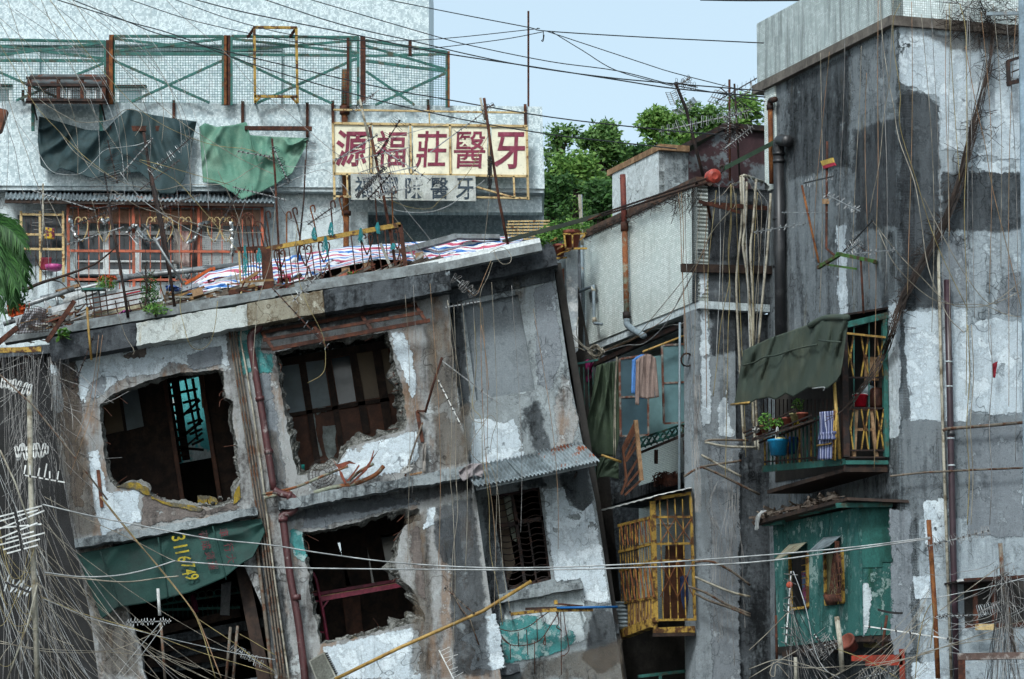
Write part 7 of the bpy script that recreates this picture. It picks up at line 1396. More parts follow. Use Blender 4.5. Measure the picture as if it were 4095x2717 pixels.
for a,b in(((880,1390),(1310,1380)),((1310,1310),(1320,1600)),((1000,1430),(1320,1425))):rf_.add('bar',pbar(Y(66),zq(a)[0],zq(b)[0],.08),ro)
# ----- cables
def W(label,mat,pts,d,r=.006,grp=None,k=5,name='cable'):
 if isinstance(d,tuple):n=len(pts);P=[Y(d[0]+(d[1]-d[0])*i/(n-1))(*p)for i,p in enumerate(pts)]
 elif isinstance(d,Pl):P=[d(*p)for p in pts]
 else:P=[Y(d)(*p)for p in pts]
 one(name,label,'cable',MB().tube(cr(P,k),r,5),M['cable_'+mat],True,group=grp)
OV='overhead black lines';bk='black';dd=(82,70)
W('lowest black line sloping across the fence and both signs',bk,[(228,0),(489,81),(698,140),(1000,255),(1444,385),(1857,480),(2199,538),(2472,570),(2705,596)],dd,.011,OV)
W('second lowest black line passing over the shop sign top',bk,[(289,0),(512,88),(652,142),(1000,229),(1505,347),(1765,395),(2199,469),(2635,519),(2891,540)],dd,.011,OV)
W('black line crossing the fence to the tilted mast, lower of the pair',bk,[(782,0),(1000,55),(1459,148),(1714,204),(2112,265),(2472,321),(2691,354),(3059,389)],dd,.012,OV)
W('black line crossing the fence to the tilted mast, upper of the pair',bk,[(1061,0),(1357,97),(1663,168),(1867,217),(2122,268),(2426,310),(2691,335),(3059,365)],dd,.011,OV)
W('thin black line from the tower roof to the grey building',bk,[(1245,0),(1714,138),(1888,184),(2199,247),(2468,284),(2691,340),(2863,372),(3059,407)],dd,.009,OV)
W('highest black line running past the lightning rod',bk,[(1551,0),(1830,56),(2112,110),(2184,125),(2565,149),(3054,173)],dd,.01,OV)
W('black line rising to the lightning rod, upper strand',bk,[(703,0),(954,88),(1240,150),(1648,163),(2112,120),(2150,113)],(82,76),.008,OV)
W('black line rising to the lightning rod, lower strand',bk,[(521,0),(791,88),(1189,170),(1449,194),(1663,199),(2000,160),(2173,128)],(82,76),.008,OV)
W('black line dropping from the splice to the far mast',bk,[(2184,125),(2565,251),(2691,291),(2910,347),(3000,372)],(76,71),.008,OV)
W('black line dropping steeply from the splice',bk,[(2207,128),(2330,203),(2468,284),(2690,345)],(76,72),.008,OV)
W('short loop of wire hanging at the splice',bk,[(2173,122),(2172,155),(2166,163),(2172,165),(2176,140)],76,.008,OV)
W('black line along the top photo edge',bk,[(2800,0),(3000,3),(3350,1)],70,.014,OV)
W('short black line from the mast cluster to the wall',bk,[(2955,405),(3010,440),(3075,478)],71,.008,OV)
CL='cream cables over the white parapet';d1=73
for i,(m,pts,l)in enumerate((('cream',[(30,0),(80,150),(130,300),(210,420),(290,560),(370,690),(420,740)],'cream cable slanting over the window cage'),('cream',[(165,0),(220,130),(300,290),(360,420),(440,550),(490,620)],'cream cable slanting left of the rusty fence post'),('yellow',[(200,0),(250,70),(340,200),(460,340),(560,440),(690,520),(850,580),(1000,600),(1100,650)],'yellowed cable slanting over the dark tarpaulin peak'),('cream',[(290,0),(360,110),(450,230),(560,330),(640,420),(740,500),(860,575),(970,640),(1100,700)],'cream cable passing between both tarpaulins'),('grey',[(665,0),(740,75),(900,210),(1000,325),(1150,450),(1300,580),(1380,640)],'thin grey cable slanting to the shop sign'),('cream',[(0,90),(80,230),(120,330),(160,400),(270,470),(330,490),(440,480),(500,440),(560,450),(566,500),(540,545)],'cream cable looping below the window cage'),('yellow',[(0,180),(60,280),(140,420),(240,530),(330,620),(420,690),(470,720)],'yellowed cable over the left end of the dark tarpaulin'),('cream',[(0,260),(30,380),(60,480),(110,620),(150,740),(210,830),(280,1000),(330,1180)],'cream cable falling down the left of the white parapet'),('grey',[(0,330),(20,480),(60,600),(80,720),(100,800)],'grey cable at the far left of the parapet'),('white',[(60,480),(140,590),(200,680),(270,700),(330,690),(380,640),(420,600),(480,590),(550,580),(600,560)],'white cable drooping across the dark tarpaulin'),('cream',[(240,530),(290,600),(350,650),(430,700),(520,740),(640,760),(740,740),(900,735),(1000,680),(1050,650)],'cream cable drooping under both tarpaulins'))):
 W(l,m,pts,d1-.1*i,.0052,CL)
RC='cables over the leaning roof'
for i,(m,pts,l)in enumerate((('white',[(1080,640),(1160,668),(1250,660),(1330,640),(1450,600),(1550,560),(1680,520),(1800,490),(1900,440)],'white cable rising across the sign to the mast tip'),('white',[(1090,760),(1170,720),(1280,680),(1330,700),(1380,750),(1400,790)],'white cable left of the grey sign'),('yellow',[(1930,480),(1960,520),(1920,600),(1880,680),(1820,750),(1760,800),(1720,835),(1640,830),(1560,800),(1500,760)],'yellowed cable looping below the grey sign'),('white',[(1940,720),(1860,780),(1780,830),(1700,850),(1600,845),(1540,820),(1480,780)],'white cable sagging below the grey sign'),('cream',[(1510,780),(1600,900),(1700,1020),(1730,1060)],'cream stay running down to the striped tarpaulin'),('grey',[(1540,740),(1640,860),(1720,960),(1790,1075)],'thin grey stay running down to the cornice end'),('cream',[(1970,700),(1955,800),(1945,900),(1935,985),(1930,1100)],'white cable hanging beside the leaning rusty mast'),('cream',[(1480,1010),(1560,1040),(1660,1050),(1740,1060),(1800,1075)],'cream cable lying over the timber ends'),('grey',[(1080,750),(1160,880),(1260,880),(1340,850),(1420,800)],'grey cable sagging behind the hooked rods'),('cream',[(1100,840),(1090,950),(1080,1050),(1040,1180),(1025,1280),(1015,1400),(1010,1520)],'cream cable falling in front of the maroon drainpipe'),('yellow',[(1190,900),(1180,1020),(1195,1120),(1230,1220),(1290,1340),(1302,1450),(1285,1500),(1230,1532)],'yellow cable curling into the upper middle hole'),('cream',[(470,1250),(500,1340),(535,1400),(530,1420)],'cream cable hanging from the left roof edge'),('yellow',[(870,1205),(860,1300),(840,1370),(800,1398),(760,1380),(735,1300),(720,1220),(735,1120)],'yellow cable looping over the white cornice'),('tan',[(395,1340),(380,1480),(350,1640),(300,1770)],'tan cable crossing the left corner wall'),('tan',[(410,1340),(390,1500),(370,1640),(330,1760),(280,1900)],'second tan cable crossing the left corner wall'),('yellow',[(920,740),(1000,800),(1100,850),(1200,900)][:1]+[(560,640),(700,720),(820,850),(930,980),(1010,1060)],'yellowed cable crossing the orange grille'),('cream',[(450,760),(560,830),(680,860),(800,900),(950,930),(1050,930)],'cream cable sagging across the orange grille'),('cream',[(640,830),(690,900),(720,1020),(740,1150)],'cream cable hanging before the right window'),('white',[(480,690),(560,790),(640,850),(760,920),(860,960),(950,955)],'white cable sagging over the foil ducts'))):
 W(l,m,pts,69.1 if i>8 else 70.6,.0052,RC)
HC_='cables hanging down the leaning house'
for i,(m,x0,y0,pts,l)in enumerate((('cream',0,0,[(1790,1200),(1800,1340),(1812,1430),(1808,1530),(1805,1760),(1800,1900),(1812,2050),(1820,2300),(1815,2500),(1805,2660)],'leftmost long cable down the house corner'),('cream',0,0,[(1815,1230),(1825,1500),(1822,1850),(1830,2050),(1812,2200),(1805,2400)],'second long cable down the house corner'),('cream',0,0,[(1850,1220),(1870,1480),(1892,1660),(1900,1760)],'thin cable over the blind panel'),('yellow',0,0,[(1895,1260),(1905,1450),(1890,1620),(1925,1680),(1930,1840),(1955,2000),(1960,2200),(1990,2350),(2010,2500)],'yellow cable falling past the small awning'),('tan',0,0,[(1922,1200),(1925,1480),(1935,1720),(1945,1850),(1972,2050),(1985,2250)],'tan cable falling past the small awning'),('cream',0,0,[(1905,1600),(1880,1640),(1890,1680),(1930,1690),(1960,1660),(1985,1690),(1970,1740),(1960,1800)],'coiled loop of cable on the right wall'),('cream',0,0,[(1940,1690),(1890,1760),(1885,1810),(1920,1850),(1960,1860),(1990,1960),(2000,2100),(2015,2300),(2040,2440)],'long cable curling over the blanket'),('cream',0,0,[(1970,1050),(1950,1110),(1925,1160),(1915,1230)],'bunch of cables dropping from the roof timber'),('tan',0,0,[(1965,1040),(1940,1100),(1905,1180),(1880,1170),(1840,1130)],'tan cable from the roof timber to the comb aerial'),('cream',0,0,[(1960,1010),(2010,990),(2042,1020),(2040,1050),(2010,1056),(1985,1030),(1975,1000)],'loop of cream cable on the right cornice'),('tan',0,0,[(1925,1300),(1945,1440),(1955,1560)],'short tan cable over the blind panel'))):
 W(l,m,pts,69.1,.0052,HC_)
SCg='cables on the tiled bay and black wall'
for i,(m,pl,pts,l)in enumerate((('cream',ML,z8((300,1560),(420,1520),(600,1450),(750,1380),(850,1260),(1000,1080),(1200,830),(1300,680),(1400,480),(1550,300)),'thick cream bundle strand rising from the knot to the bracket'),('tan',ML,z8((420,1530),(700,1420),(900,1300),(1040,1180),(1150,1000),(1250,800),(1330,620),(1360,540)),'tan strand rising beside the cream bundle'),('white',ML,z8((450,1525),(650,1465),(800,1450),(950,1330),(1050,1180),(1130,1020),(1220,860)),'white strand sagging under the bay'),('tan',ML,z8((1100,140),(1120,400),(1130,760),(1150,1100),(1150,1500)),'brown cable hanging down the tiled bay'),('tan',ML,z8((1125,140),(1145,500),(1140,900),(1165,1300),(1170,1560)),'second brown cable hanging down the tiled bay'),('grey',ML,z8((1160,150),(1165,600),(1185,1000),(1215,1300),(1220,1560)),'grey cable hanging down the tiled bay'),('yellow',MF,z8((1550,80),(1548,400),(1530,650),(1540,900),(1500,1100),(1465,1300),(1440,1560),(1400,1900)),'yellow cable down the black end wall, left strand'),('yellow',MF,z8((1560,90),(1555,450),(1535,700),(1545,1000),(1530,1300),(1525,1560),(1515,2100),(1505,2600)),'yellow cable down the black end wall, right strand'),('cream',MF,z8((1570,80),(1590,250),(1540,320),(1430,440),(1360,540),(1340,650)),'cream cable looped over the rust red bracket'),('cream',MF,z8((1370,235),(1480,170),(1560,80),(1640,70)),'cream cable from the bracket to the roof edge'),('cream',MF,z8((1690,20),(1740,120),(1810,200),(1815,400),(1800,700),(1770,1000),(1745,1400)),'cream cable among the conduits'),('white',MF,z8((1720,20),(1800,150),(1870,260),(1850,500),(1830,900),(1780,1400)),'white cable right of the conduits'),('tan',MF,z8((1350,240),(1345,400),(1320,700),(1330,1000),(1340,1560),(1345,2000)),'thin tan cable down the pillar'),('cream',MF,z8((1400,270),(1390,480),(1350,560)),'short cream cable under the bracket'))):
 W(l,m,pts,pl.off(.22+.02*(i%4)),.006,SCg)
kn=MB()
for i in range(16):
 a=R.uniform(0,6.28);pts=[ML(*z9((390+80*R.uniform(.3,1)*math.cos(a+k*1.3),340+70*R.uniform(.3,1)*math.sin(a+k*1.3)))[0],.3+R.uniform(-.05,.05))for k in range(6)];kn.tube(cr(pts,4),.008,5)
one('cable_knot','knot of cream cables at the corner under the tiled bay','cable',kn,M['cable_cream'],True)
for i,(pts,l)in enumerate(((z9((100,110),(200,200),(280,280),(390,340)),'cable strand from the leaning house to the knot'),(z9((110,130),(230,250),(330,330)),'second cable strand from the leaning house to the knot'),(z9((170,440),(160,360),(220,300),(300,330)),'cable loop left of the knot'),(z9((240,40),(230,200),(300,300),(370,350)),'cable dropping beside the slim grey pipe'))):W(l,'cream',pts,71.5,.007,'cables at the knot')
for i,(pts,l)in enumerate(((z9((570,380),(555,700),(545,1240)),'left rope beside the casement window'),(z9((578,385),(562,700),(562,1250)),'right rope beside the casement window'))):W(l,'cream',pts,71.0,.008,'ropes beside the window',name='rope')
ck=MB()
for i in range(7):ck.tube([SH(2743+22*math.cos(q)+i,1440+26*math.sin(q)+R.uniform(-3,3),.3+.01*i)for q in[k*.42 for k in range(16)]],.006,4)
one('cable_coil','black cable coil hanging before the right casement','cable',ck,M['iron_dark'])
mess=MB();rg=random.Random(3)
for i in range(20):
 x=rg.uniform(2835,2960);y0=rg.uniform(1700,2150);pts=[]
 for k in range(6):pts.append(MF(x+rg.uniform(-26,26),y0+k*rg.uniform(60,130),.1+rg.uniform(0,.1)))
 mess.tube(cr(pts,4),.004,4)
for i in range(16):
 x=rg.uniform(2760,2800);pts=[ML(x+rg.uniform(-12,12),1500+k*110,.15)for k in range(6)];mess.tube(cr(pts,4),.004,4)
one('hanging_cables','curtain of thin cables hanging down the grey pillar','cables',mess,M['cable_grey'],kind='stuff')
for i,(pts,l)in enumerate(((z9((1300,1225),(1450,1310),(1640,1410)),'upper slanting bracket pipe on the grey pillar'),(z9((1300,1325),(1450,1390),(1800,1565)),'lower slanting bracket pipe on the grey pillar'),(z9((1330,1110),(1400,1095),(1700,1100)),'level pale pipe on the grey pillar'),(z9((1330,1115),(1500,1150),(1770,1160)),'rusty level pipe under the pale pipe'),(z9((1150,1410),(1300,1330),(1640,1275)),'bent pipe crossing to the yellow cage'),(z10((1890,560),(2040,560),(2200,640),(2363,760)),'pale bent pipe right of the yellow cage'),(z10((1890,690),(2000,740),(2200,820),(2363,860)),'second pipe right of the yellow cage'),(z10((1830,770),(1990,830),(2150,920),(2363,1010)),'third pipe right of the yellow cage'),(z10((1890,830),(2000,890),(2200,960),(2363,1030)),'lowest pipe right of the yellow cage'))):one('wall_pipe',l,'pipe',ptube(MF,pts,.02,7,.2,4),M['conduit']if i%3 else M['pipe_pale'],True,group='small pipes on the pillar')
z4=lambda*q:Z(2995,0,q);VC='cables hanging down the grey building'
rfo=RF.off(.25);rlo=RL.off(.3)
for i,(m,pl,pts,l)in enumerate((('tan',rlo,z4((1110,0),(1105,700),(1110,1400),(1095,2000),(1090,2600),(1080,3200))+[(3500,1700),(3496,1880)],'tan cable down the dark wall near the corner'),('cream',rlo,z4((1125,0),(1150,350),(1200,700),(1240,900),(1290,1200),(1420,1560),(1480,1900),(1540,2300),(1700,2700),(1850,2860)),'cream cable crossing from the ledge to the maroon pipe'),('cream',rlo,z4((1240,0),(1225,300),(1210,650),(1160,1000),(1120,1400),(1060,1700),(1040,1830)),'cream cable swinging left down the dark wall'),('yellow',rfo,z4((1300,30),(1240,180),(1250,450),(1300,800),(1300,1100),(1440,1560),(1560,1950),(1680,2250),(1880,2660)),'yellow cable crossing the patched corner'),('yellow',rfo,z4((1720,30),(1740,500),(1770,1000),(1800,1400),(1810,1560)),'thin yellow cable down the white patch'),('yellow',rfo,z4((1810,30),(1860,250),(1870,700),(1870,1300),(1850,1800),(1870,2500),(1870,3000),(1865,3400)),'long yellow cable down the patched front'),('grey',rfo,z4((1880,100),(1870,500),(1880,1200),(1880,2000),(1890,2600)),'grey cable beside the long yellow cable'),('tan',rfo,z4((1860,400),(1950,900),(2030,1250),(2080,1560),(2160,1900),(2260,2300),(2350,2700)),'tan cable slanting to the right photo edge'),('cream',rfo,z4((1500,1700),(1650,2000),(1850,2350),(2050,2600),(2200,2570),(2363,2480)),'cream cable drooping to the right photo edge'),('cream',rfo,z4((1060,1900),(1300,2200),(1500,2400),(1700,2600),(1900,2640),(2100,2600),(2363,2400)),'cream cable sagging over the maroon pipe'),('cream',rfo,z4((1120,2000),(1250,2270),(1500,2520),(1700,2610),(2000,2620),(2200,2700),(2363,2730)),'second cream cable sagging over the maroon pipe'),('grey',rfo,z4((2060,2650),(2060,2900),(2080,3050)),'grey cable end on the lower white patch'))):
 W(l,m,pts,pl,.0062,VC)
for i,(x,m,l)in enumerate(((3870,'yellow','yellow cable right of the maroon pipe, upper run'),(3885,'cream','cream cable right of the maroon pipe'),(3960,'grey','grey cable with the red sock'))):W(l,m,[(x,1300),(x+8,1500),(x-4,1700),(x+6,1900),(x-2,2100)],rfo,.007,VC)
FG='wet wires strung across the view'
W('upper wet wire strung across the whole lower view','white',[(170,2018),(370,2065),(600,2110),(840,2155),(1080,2180),(1300,2215),(1600,2252),(2000,2272),(2500,2258),(3000,2225),(3400,2190),(3720,2150)],55,.009,FG)
W('lower wet wire strung across the whole lower view','white',[(720,2246),(1000,2266),(1300,2274),(1700,2278),(2100,2280),(2500,2272),(3000,2250),(3400,2200),(3720,2155)],55,.009,FG)
W('wet wire curving up to the splice over the tarpaulin','white',[(180,2290),(320,2307),(470,2302),(600,2275),(700,2243)],55,.009,FG)
W('cream wire ending before the green tarpaulin','cream',[(180,2298),(330,2315),(500,2328),(640,2312),(715,2305)],55,.009,FG)
for i,(pts,l)in enumerate(((zl_((860,0),(1100,300),(1380,620),(1600,900),(1700,1050),(1800,1300),(1900,1560)),'thick twisted bundle slanting across the green tarpaulin'),(zl_((870,0),(1120,310),(1420,680),(1640,960),(1740,1180),(1850,1560)),'second strand of the bundle slanting across the green tarpaulin'),(zl_((380,0),(700,170),(1100,350),(1450,530),(1560,560)),'cream wire slanting down to the tarpaulin numerals'),(zl_((0,190),(300,400),(600,680),(900,980),(1200,1260),(1500,1500),(1600,1560)),'long cream wire slanting to the lower edge'),(zl_((430,0),(480,180),(540,380),(600,560),(700,780),(800,960),(860,1100),(1000,1270),(1150,1340)),'cream wire wandering past the column'),(zl_((0,1240),(400,1330),(900,1330),(1200,1230),(1350,1150)),'cream wire rising to the white aerial'),(zl_((350,860),(700,1000),(1000,1090),(1300,1180),(1700,1330),(2000,1420),(2363,1530)),'cream wire crossing the lower left opening'),(zl_((380,880),(800,1050),(1100,1130),(1500,1230),(2000,1340),(2363,1400)),'wet wire crossing the lower left opening'),(zl_((1700,1050),(2000,1250),(2200,1400),(2363,1500)),'cream wire from the bundle to the drain'),(zl_((2060,1180),(2200,1260),(2363,1360)),'short cream wire beside the drain'),(zl_((1380,1080),(1150,1350),(990,1560)),'left white stay of the bristling aerial'),(zl_((1400,1110),(1200,1380),(1040,1560)),'right white stay of the bristling aerial'),(zl_((0,1260),(400,1310),(850,1330),(1380,1380),(1700,1470)),'low cream wire at the left'))):
 W(l,('tan','yellow','cream','cream','cream','cream','yellow','white','yellow','yellow','white','white','cream')[i],pts,56,.0075 if i<2 else.0052,'wires of the lower left')
for i,(pts,l)in enumerate(((zq((0,1320),(150,1180),(330,1000),(400,960)),'cream wire rising to the red disc aerial'),(zq((380,640),(440,800),(500,1000),(560,1300),(650,1480),(780,1560)),'white stay falling from the red disc aerial'),(zq((0,1480),(250,1400),(500,1450),(760,1540)),'pale wire along the lower edge'),(zq((0,1560),(200,1440),(400,1330),(420,1310)),'second wire rising at the shed corner'),(zq((700,1560),(1000,1390),(1560,1030)),'long cream wire to the rusty pole'),(zq((1000,1480),(1400,1380),(2000,1180),(2363,1060)),'cream wire crossing the grey wall low'),(zq((1200,1560),(1500,1340),(2080,1220),(2090,1240)),'second cream wire crossing the grey wall low'),(zq((1640,980),(1800,860),(2100,640),(2180,590)),'stay rising to the wrapped pole'),(zq((1610,870),(1800,830),(2000,790),(2363,700)),'pale thick wire by the caged window'),(zq((1430,1560),(1450,1300),(1500,1050),(1570,920),(1590,1000),(1560,1300)),'yellow looped wire on the rusty pole'),(zq((210,1420),(180,1520),(220,1540),(240,1440),(350,1560)),'cream loop at the shed corner'),(zq((240,1420),(500,1470),(900,1450),(1300,1400),(1600,1330)),'cream wire bundle along the lower edge'),(zq((760,1310),(950,1380),(1100,1450),(1280,1560)),'tan wire by the terracotta pot'))):
 W(l,'yellow' if i in(9,12)else('white' if i in(1,8)else 'cream'),pts,57.5,.006,'wires of the lower right')
def tangle(label,box,n,d0,d1,mat,seed,r=.004,seg=(90,230),down=.6,name='cable_tangle'):
 rg=random.Random(seed);m=MB();x0,y0,x1,y1=box
 for i in range(n):
  x,y=rg.uniform(x0,x1),rg.uniform(y0,y1);d=rg.uniform(d0,d1);a=math.pi/2*(down+rg.uniform(-.7,.7));pts=[]
  for k in range(rg.randint(4,7)):
   pts.append(Y(d)(x,y));s=rg.uniform(*seg);a+=rg.uniform(-.32,.32);x+=math.cos(a)*s;y+=math.sin(a)*s;d+=rg.uniform(-.1,.1)
  m.tube(cr(pts,4),r,4)
 one(name,label,'cables',m,M['cable_'+mat],kind='stuff')
def swags(label,A,Bx,n,d,sag,mat,seed,r=.0036,name='cable_tangle'):
 """many wires slung from one region of the view to another"""
 rg=random.Random(seed);m=MB()
 for i in range(n):
  p=(rg.uniform(A[0],A[2]),rg.uniform(A[1],A[3]));q=(rg.uniform(Bx[0],Bx[2]),rg.uniform(Bx[1],Bx[3]));s=rg.uniform(*sag);dd_=d+rg.uniform(-1,1);ph=rg.uniform(0,6);pts=[]
  for k in range(9):
   t=k/8;pts.append(Y(dd_)(p[0]+(q[0]-p[0])*t+14*math.sin(ph+3.5*t),p[1]+(q[1]-p[1])*t+s*4*t*(1-t)+6*math.sin(ph*2+4*t)))
  m.tube(cr(pts,4),r,4)
 one(name,label,'cables',m,M['cable_'+mat],kind='stuff')
swags('cream cables slung from the pale mast down past the lower edge',(116,1850,142,2450),(200,2800,1500,2950),16,56,(40,260),'cream',61)
swags('grey cables slung from the pale mast down past the lower edge',(116,1850,145,2500),(150,2800,1000,2950),16,56,(40,300),'grey',62)
swags('yellowed cables slung between the photo edge and the pale mast',(-60,1850,-30,2600),(120,2000,148,2600),12,55.5,(60,260),'yellow',63)
swags('pale cables sagging in from the photo edge',(-60,1700,-40,2300),(150,2800,700,2950),14,56,(60,330),'white',64)
swags('grey cables hanging from the left roof corner',(0,1405,240,1440),(-40,2800,330,2950),22,62,(-90,90),'grey',65)
swags('dark cables hanging from the left roof corner',(0,1405,260,1440),(-40,2800,350,2950),40,63,(-60,60),'black',66)
tangle('small cable loops round the pale mast',(40,2150,180,2600),10,55,57,'cream',67,.004,(40,90),.9)
tangle('fringe of grey cables hanging below the left roof corner',(90,1400,240,1750),60,69,70,'grey',3,.006,(40,90),1.0)
swags('dark cables hanging beside the left corner wall',(80,1420,250,1450),(150,2150,330,2300),26,69,(-40,40),'black',73)
tangle('tangle of pale cables round the wrapped pole',(3970,2230,4060,2560),40,56,58,'grey',6,.0042,(25,70),1.0)
swags('pale wires rising from the lower edge to the rusty pole',(2880,2800,3500,2950),(3696,2330,3716,2680),16,58,(10,150),'cream',68)
swags('pale wires running from the rusty pole to the right edge',(3700,2350,3716,2680),(4150,2350,4180,2700),9,58,(10,110),'white',74)
swags('grey wires hanging from the wrapped pole',(3995,2230,4035,2420),(3930,2800,4110,2950),18,57,(-30,40),'grey',69)
swags('dark wires hanging from the wrapped pole',(3995,2250,4040,2450),(3900,2800,4110,2950),24,57.2,(-30,60),'black',71)
swags('grey wires fanning down from the red disc aerial',(3145,2300,3165,2560),(3150,2800,3750,2950),14,57.5,(0,120),'grey',70)
swags('dark wires fanning down below the green shed',(3145,2350,3165,2600),(3200,2800,3700,2950),24,57.8,(10,140),'black',72)
vn=MB();rv=random.Random(8);path=[(3905,-10,'F'),(3960,120,'F'),(3955,250,'F'),(3900,480,'F'),(3870,620,'F'),(3825,760,'F'),(3770,900,'F'),(3700,1030,'F'),(3630,1160,'F'),(3598,1240,'F'),(3570,1330,'L'),(3540,1400,'L'),(3500,1470,'L'),(3440,1560,'L'),(3380,1640,'L'),(3310,1680,'L')]
for i in range(34):
 w=rv.uniform(4,22);ph=rv.uniform(0,9);s=rv.randint(0,4);e=rv.randint(9,len(path));pts=[]
 for k,(x,y,f)in enumerate(path[s:e]):
  pl=RF.off(.12+.08*rv.random())if f=='F' else(RL.off(.2)if y<1380 else gf.off(.15));pts.append(pl(x+w*math.sin(ph+k*1.1),y+rv.uniform(-12,12)))
 vn.tube(cr(pts,3),rv.uniform(.004,.008),4)
for i in range(150):
 k=rv.randint(1,9);x,y,f=path[k];x+=rv.uniform(-50,90 if k<4 else 30);y+=rv.uniform(-60,60)
 pts=[RF(x+rv.uniform(-22,22)*j,y+rv.uniform(-8,24)*j,.06+rv.random()*.05)for j in range(4)];vn.tube(cr(pts,3),.004,3)
for i in range(120):
 x=rv.uniform(3790,4090);y=rv.uniform(-20,130);pts=[RF(x+rv.uniform(-30,30)*j,y+rv.uniform(-10,30)*j,.15+rv.random()*.1)for j in range(4)];vn.tube(cr(pts,3),.004,3)
one('dead_creeper','dead brown creeper trailing diagonally down the grey building','creeper',vn,plain('dead_vine_mat',rgb('2a211c'),rgb('3d3028'),5),kind='stuff')
rt=MB()
for i in range(130):
 x=rv.uniform(2340,2790);y=935-(x-2330)*.43;pts=[ML(x+rv.uniform(-14,14)*j,y+rv.uniform(4,26)*j*(1.6 if x>2700 else.5),.05+.02*j)for j in range(4)];rt.tube(cr(pts,3),.004,3)
one('dry_roots','dry roots hanging over the coping of the tiled bay','roots',rt,bpy.data.materials['dead_vine_mat'],kind='stuff')
ORD='first second third fourth fifth sixth seventh eighth ninth tenth eleventh twelfth thirteenth fourteenth fifteenth sixteenth'.split()
def rain(what,n,xs,y0,y1,d,drift,mats,seed,grp,r=.0045):
 """thin cables one beside the other, numbered from the left"""
 rg=random.Random(seed)
 for i in range(n):
  x=xs[0]+(xs[1]-xs[0])*(i+rg.uniform(.1,.9))/n;ya,yb=rg.uniform(*y0),rg.uniform(*y1);dx=rg.uniform(*drift);ph=rg.uniform(0,6);pts=[]
  for k in range(8):
   t=k/7;pts.append((x+dx*t+9*math.sin(ph+4*t)+dx*.35*math.sin(math.pi*t),ya+(yb-ya)*t))
  W(ORD[i]+' thin cable from the left '+what,mats[i%len(mats)],pts,d,r,grp)
rain('drifting over the upper tower and parapet',12,(-150,520),(-30,60),(560,860),73.5,(120,420),('grey','cream','white'),91,'thin cables over the parapet')
rain('hanging before the orange grille',10,(120,1000),(640,800),(1100,1250),70.2,(-60,90),('grey','black','cream'),92,'thin cables before the grille')
rain('hanging down the leaning house middle',9,(1560,2150),(1120,1240),(1900,2500),69.05,(-10,90),('cream','grey','tan'),93,'thin cables down the leaning house')
rain('hanging down the patched tower front',10,(3620,4080),(0,60),(900,1900),rfo,(-60,60),('tan','cream','grey'),94,'thin cables down the tower',.005)
rain('hanging down the dark side wall',6,(3250,3560),(120,300),(1000,1250),rlo,(-50,30),('cream','tan','grey'),95,'thin cables down the side wall',.005)
rain('looping over the black end wall',8,(2800,3060),(720,780),(1300,1900),MF.off(.35),(-70,60),('cream','yellow','white'),96,'thin cables over the black wall',.005)
for i,(a,b,d,n,h,l)in enumerate((((470,735),(430,560),70.0,9,.16,'dark rod aerial before the left end of the dark tarpaulin'),((560,760),(720,640),70.0,12,.12,'dark comb aerial at the foot of the dark tarpaulin'),((300,900),(470,830),69.8,11,.12,'dark comb aerial under the rusty corrugated sheet'),((650,830),(800,780),69.8,10,.1,'dark comb aerial under the rightmost corrugated sheet'),((880,900),(960,760),70.1,9,.1,'dark aerial above the narrow railing'),((1230,900),(1330,830),70.2,8,.1,'dark aerial left of the downpipe'),((1600,480),(1500,640),70.0,9,.14,'dark rod aerial before the second sign board'),((1560,700),(1470,800),69.9,9,.14,'dark rod aerial before the lower grey sign'),((2700,330),(2790,350),71.8,8,.12,'dark rod aerial on the tilted mast top'),((2880,350),(2960,420),71.8,9,.14,'dark rod aerial on the upright rusty mast'),((2960,500),(2900,560),71.7,9,.14,'dark rod aerial above the rusty hut'),((3400,960),(3470,1010),RL.off(.5),8,.12,'dark rod aerial on the green bracket end'),((150,1420),(60,1500),66,9,.14,'dark rod aerial below the left roof corner'),((3560,2620),(3480,2540),58,9,.14,'dark rod aerial by the red steel stand'),((4000,2300),(4060,2420),57,9,.12,'dark rod aerial on the wrapped pole'))):
 yagi(l,a,b,d,n,h,'rod' if i%2 else 'loop',.45,'iron_dark','iron_dark')
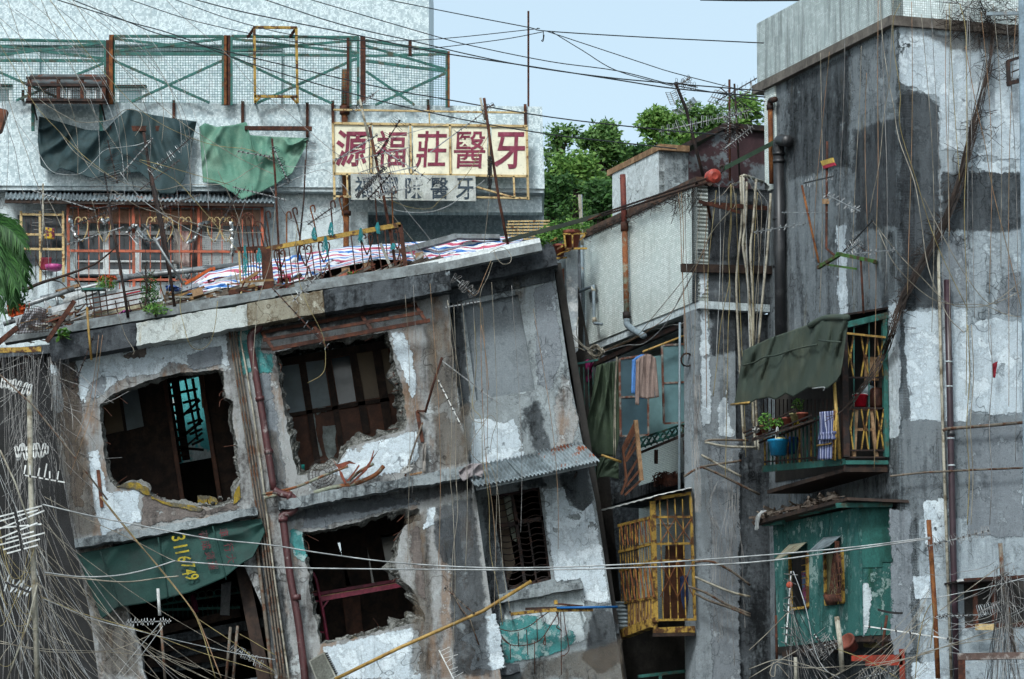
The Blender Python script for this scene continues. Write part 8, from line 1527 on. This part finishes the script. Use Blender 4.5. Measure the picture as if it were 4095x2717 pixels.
 # ----- trees on the hill
M['tree_a']=leafmat('tree_leaf_a',rgb('33552b'),rgb('6d914c'),.35);M['tree_b']=leafmat('tree_leaf_b',rgb('274825'),rgb('4d733b'),.35);M['tree_c']=leafmat('tree_leaf_c',rgb('456d30'),rgb('83a655'),.35)
def tree(label,px,ptop,pbot,d,w,n,mat,seed,size=.3,lean=0.0,sparse=1.0):
 k=d/F;rnd=random.Random(seed);base=Y(d)(px,pbot);base.z-=2.0;top=Y(d)(px+lean,ptop);t=T('tree',label,'tree','trees on the hill',base=base);H_=top.z-base.z;R_=w*k/2
 tr=MB().tube(cr([base,base.lerp(top,.35)+V((rnd.uniform(-.4,.4),0,0)),base.lerp(top,.7),top+V((0,0,-.6))],4),.22,7,.04);cl=[]
 for i in range(22):
  s=rnd.uniform(.3,1.0);wd=R_*(1.15-.75*abs(s-.55)*1.6)*rnd.uniform(.35,1.0);a=rnd.uniform(0,6.283);c=base.lerp(top,s)+V((math.cos(a)*wd,math.sin(a)*wd*.6,0))
  cl.append((c,rnd.uniform(.12,.3)*R_+.25));st_=base.lerp(top,max(.2,s-.2));tr.tube([st_,st_.lerp(c,.6)+V((0,0,.15)),c],.06,4,.015)
 cl.append((top+V((0,0,-.3)),.16*R_+.3))
 t.add('trunk',tr,M['wood_dark'],True);lf=MB()
 for c,r in cl:leafy(lf,c,r,r*.85,int(n*2.0/23*rnd.uniform(.6,1.3)*sparse),size*.62,rnd)
 t.add('crown',lf,M[mat])
tree('tall thin bamboo like tree next to the white parapet end',2235,500,860,128,130,1600,'tree_a',1,.3,10,.7)
tree('leafy tree with pointed top left of the square post',2410,520,900,130,230,4200,'tree_a',2,.3,-10)
tree('bushy tree behind the plant rack',2300,640,930,122,190,3200,'tree_c',3,.3)
tree('dark tree right of the pointed tree',2520,600,900,132,220,3600,'tree_b',4,.3)
tree('bright green tree below the white loop aerial',2660,470,800,134,260,4600,'tree_c',5,.32,-20)
tree('broad tree behind the aerial masts',2840,430,800,138,300,4600,'tree_a',6,.32)
tree('light green tree beside the grey building edge',3000,400,760,140,240,4000,'tree_c',7,.32)
tree('round bush just above the tiled bay coping',2560,700,900,118,190,3200,'tree_c',8,.26)
tree('dark bush behind the weathered post',2400,740,950,116,220,3200,'tree_b',9,.28)
tree('dark bush left of the weathered post',2210,720,1000,116,200,2800,'tree_b',10,.28)
tree('bushy tree in the middle of the grove',2700,610,860,126,240,3200,'tree_b',11,.3)
wd_=MB();rnd=random.Random(44)
for i in range(150):
 px=rnd.uniform(2100,3150);d=rnd.uniform(126,150);py=rnd.uniform(740,980)-max(0,(px-2500))*.2;leafy(wd_,Y(d)(px,py),rnd.uniform(.7,1.6),rnd.uniform(.6,1.2),230,.22,rnd)
one('undergrowth','mass of dark foliage covering the hillside between the trees','foliage',wd_,M['tree_b'],kind='stuff')
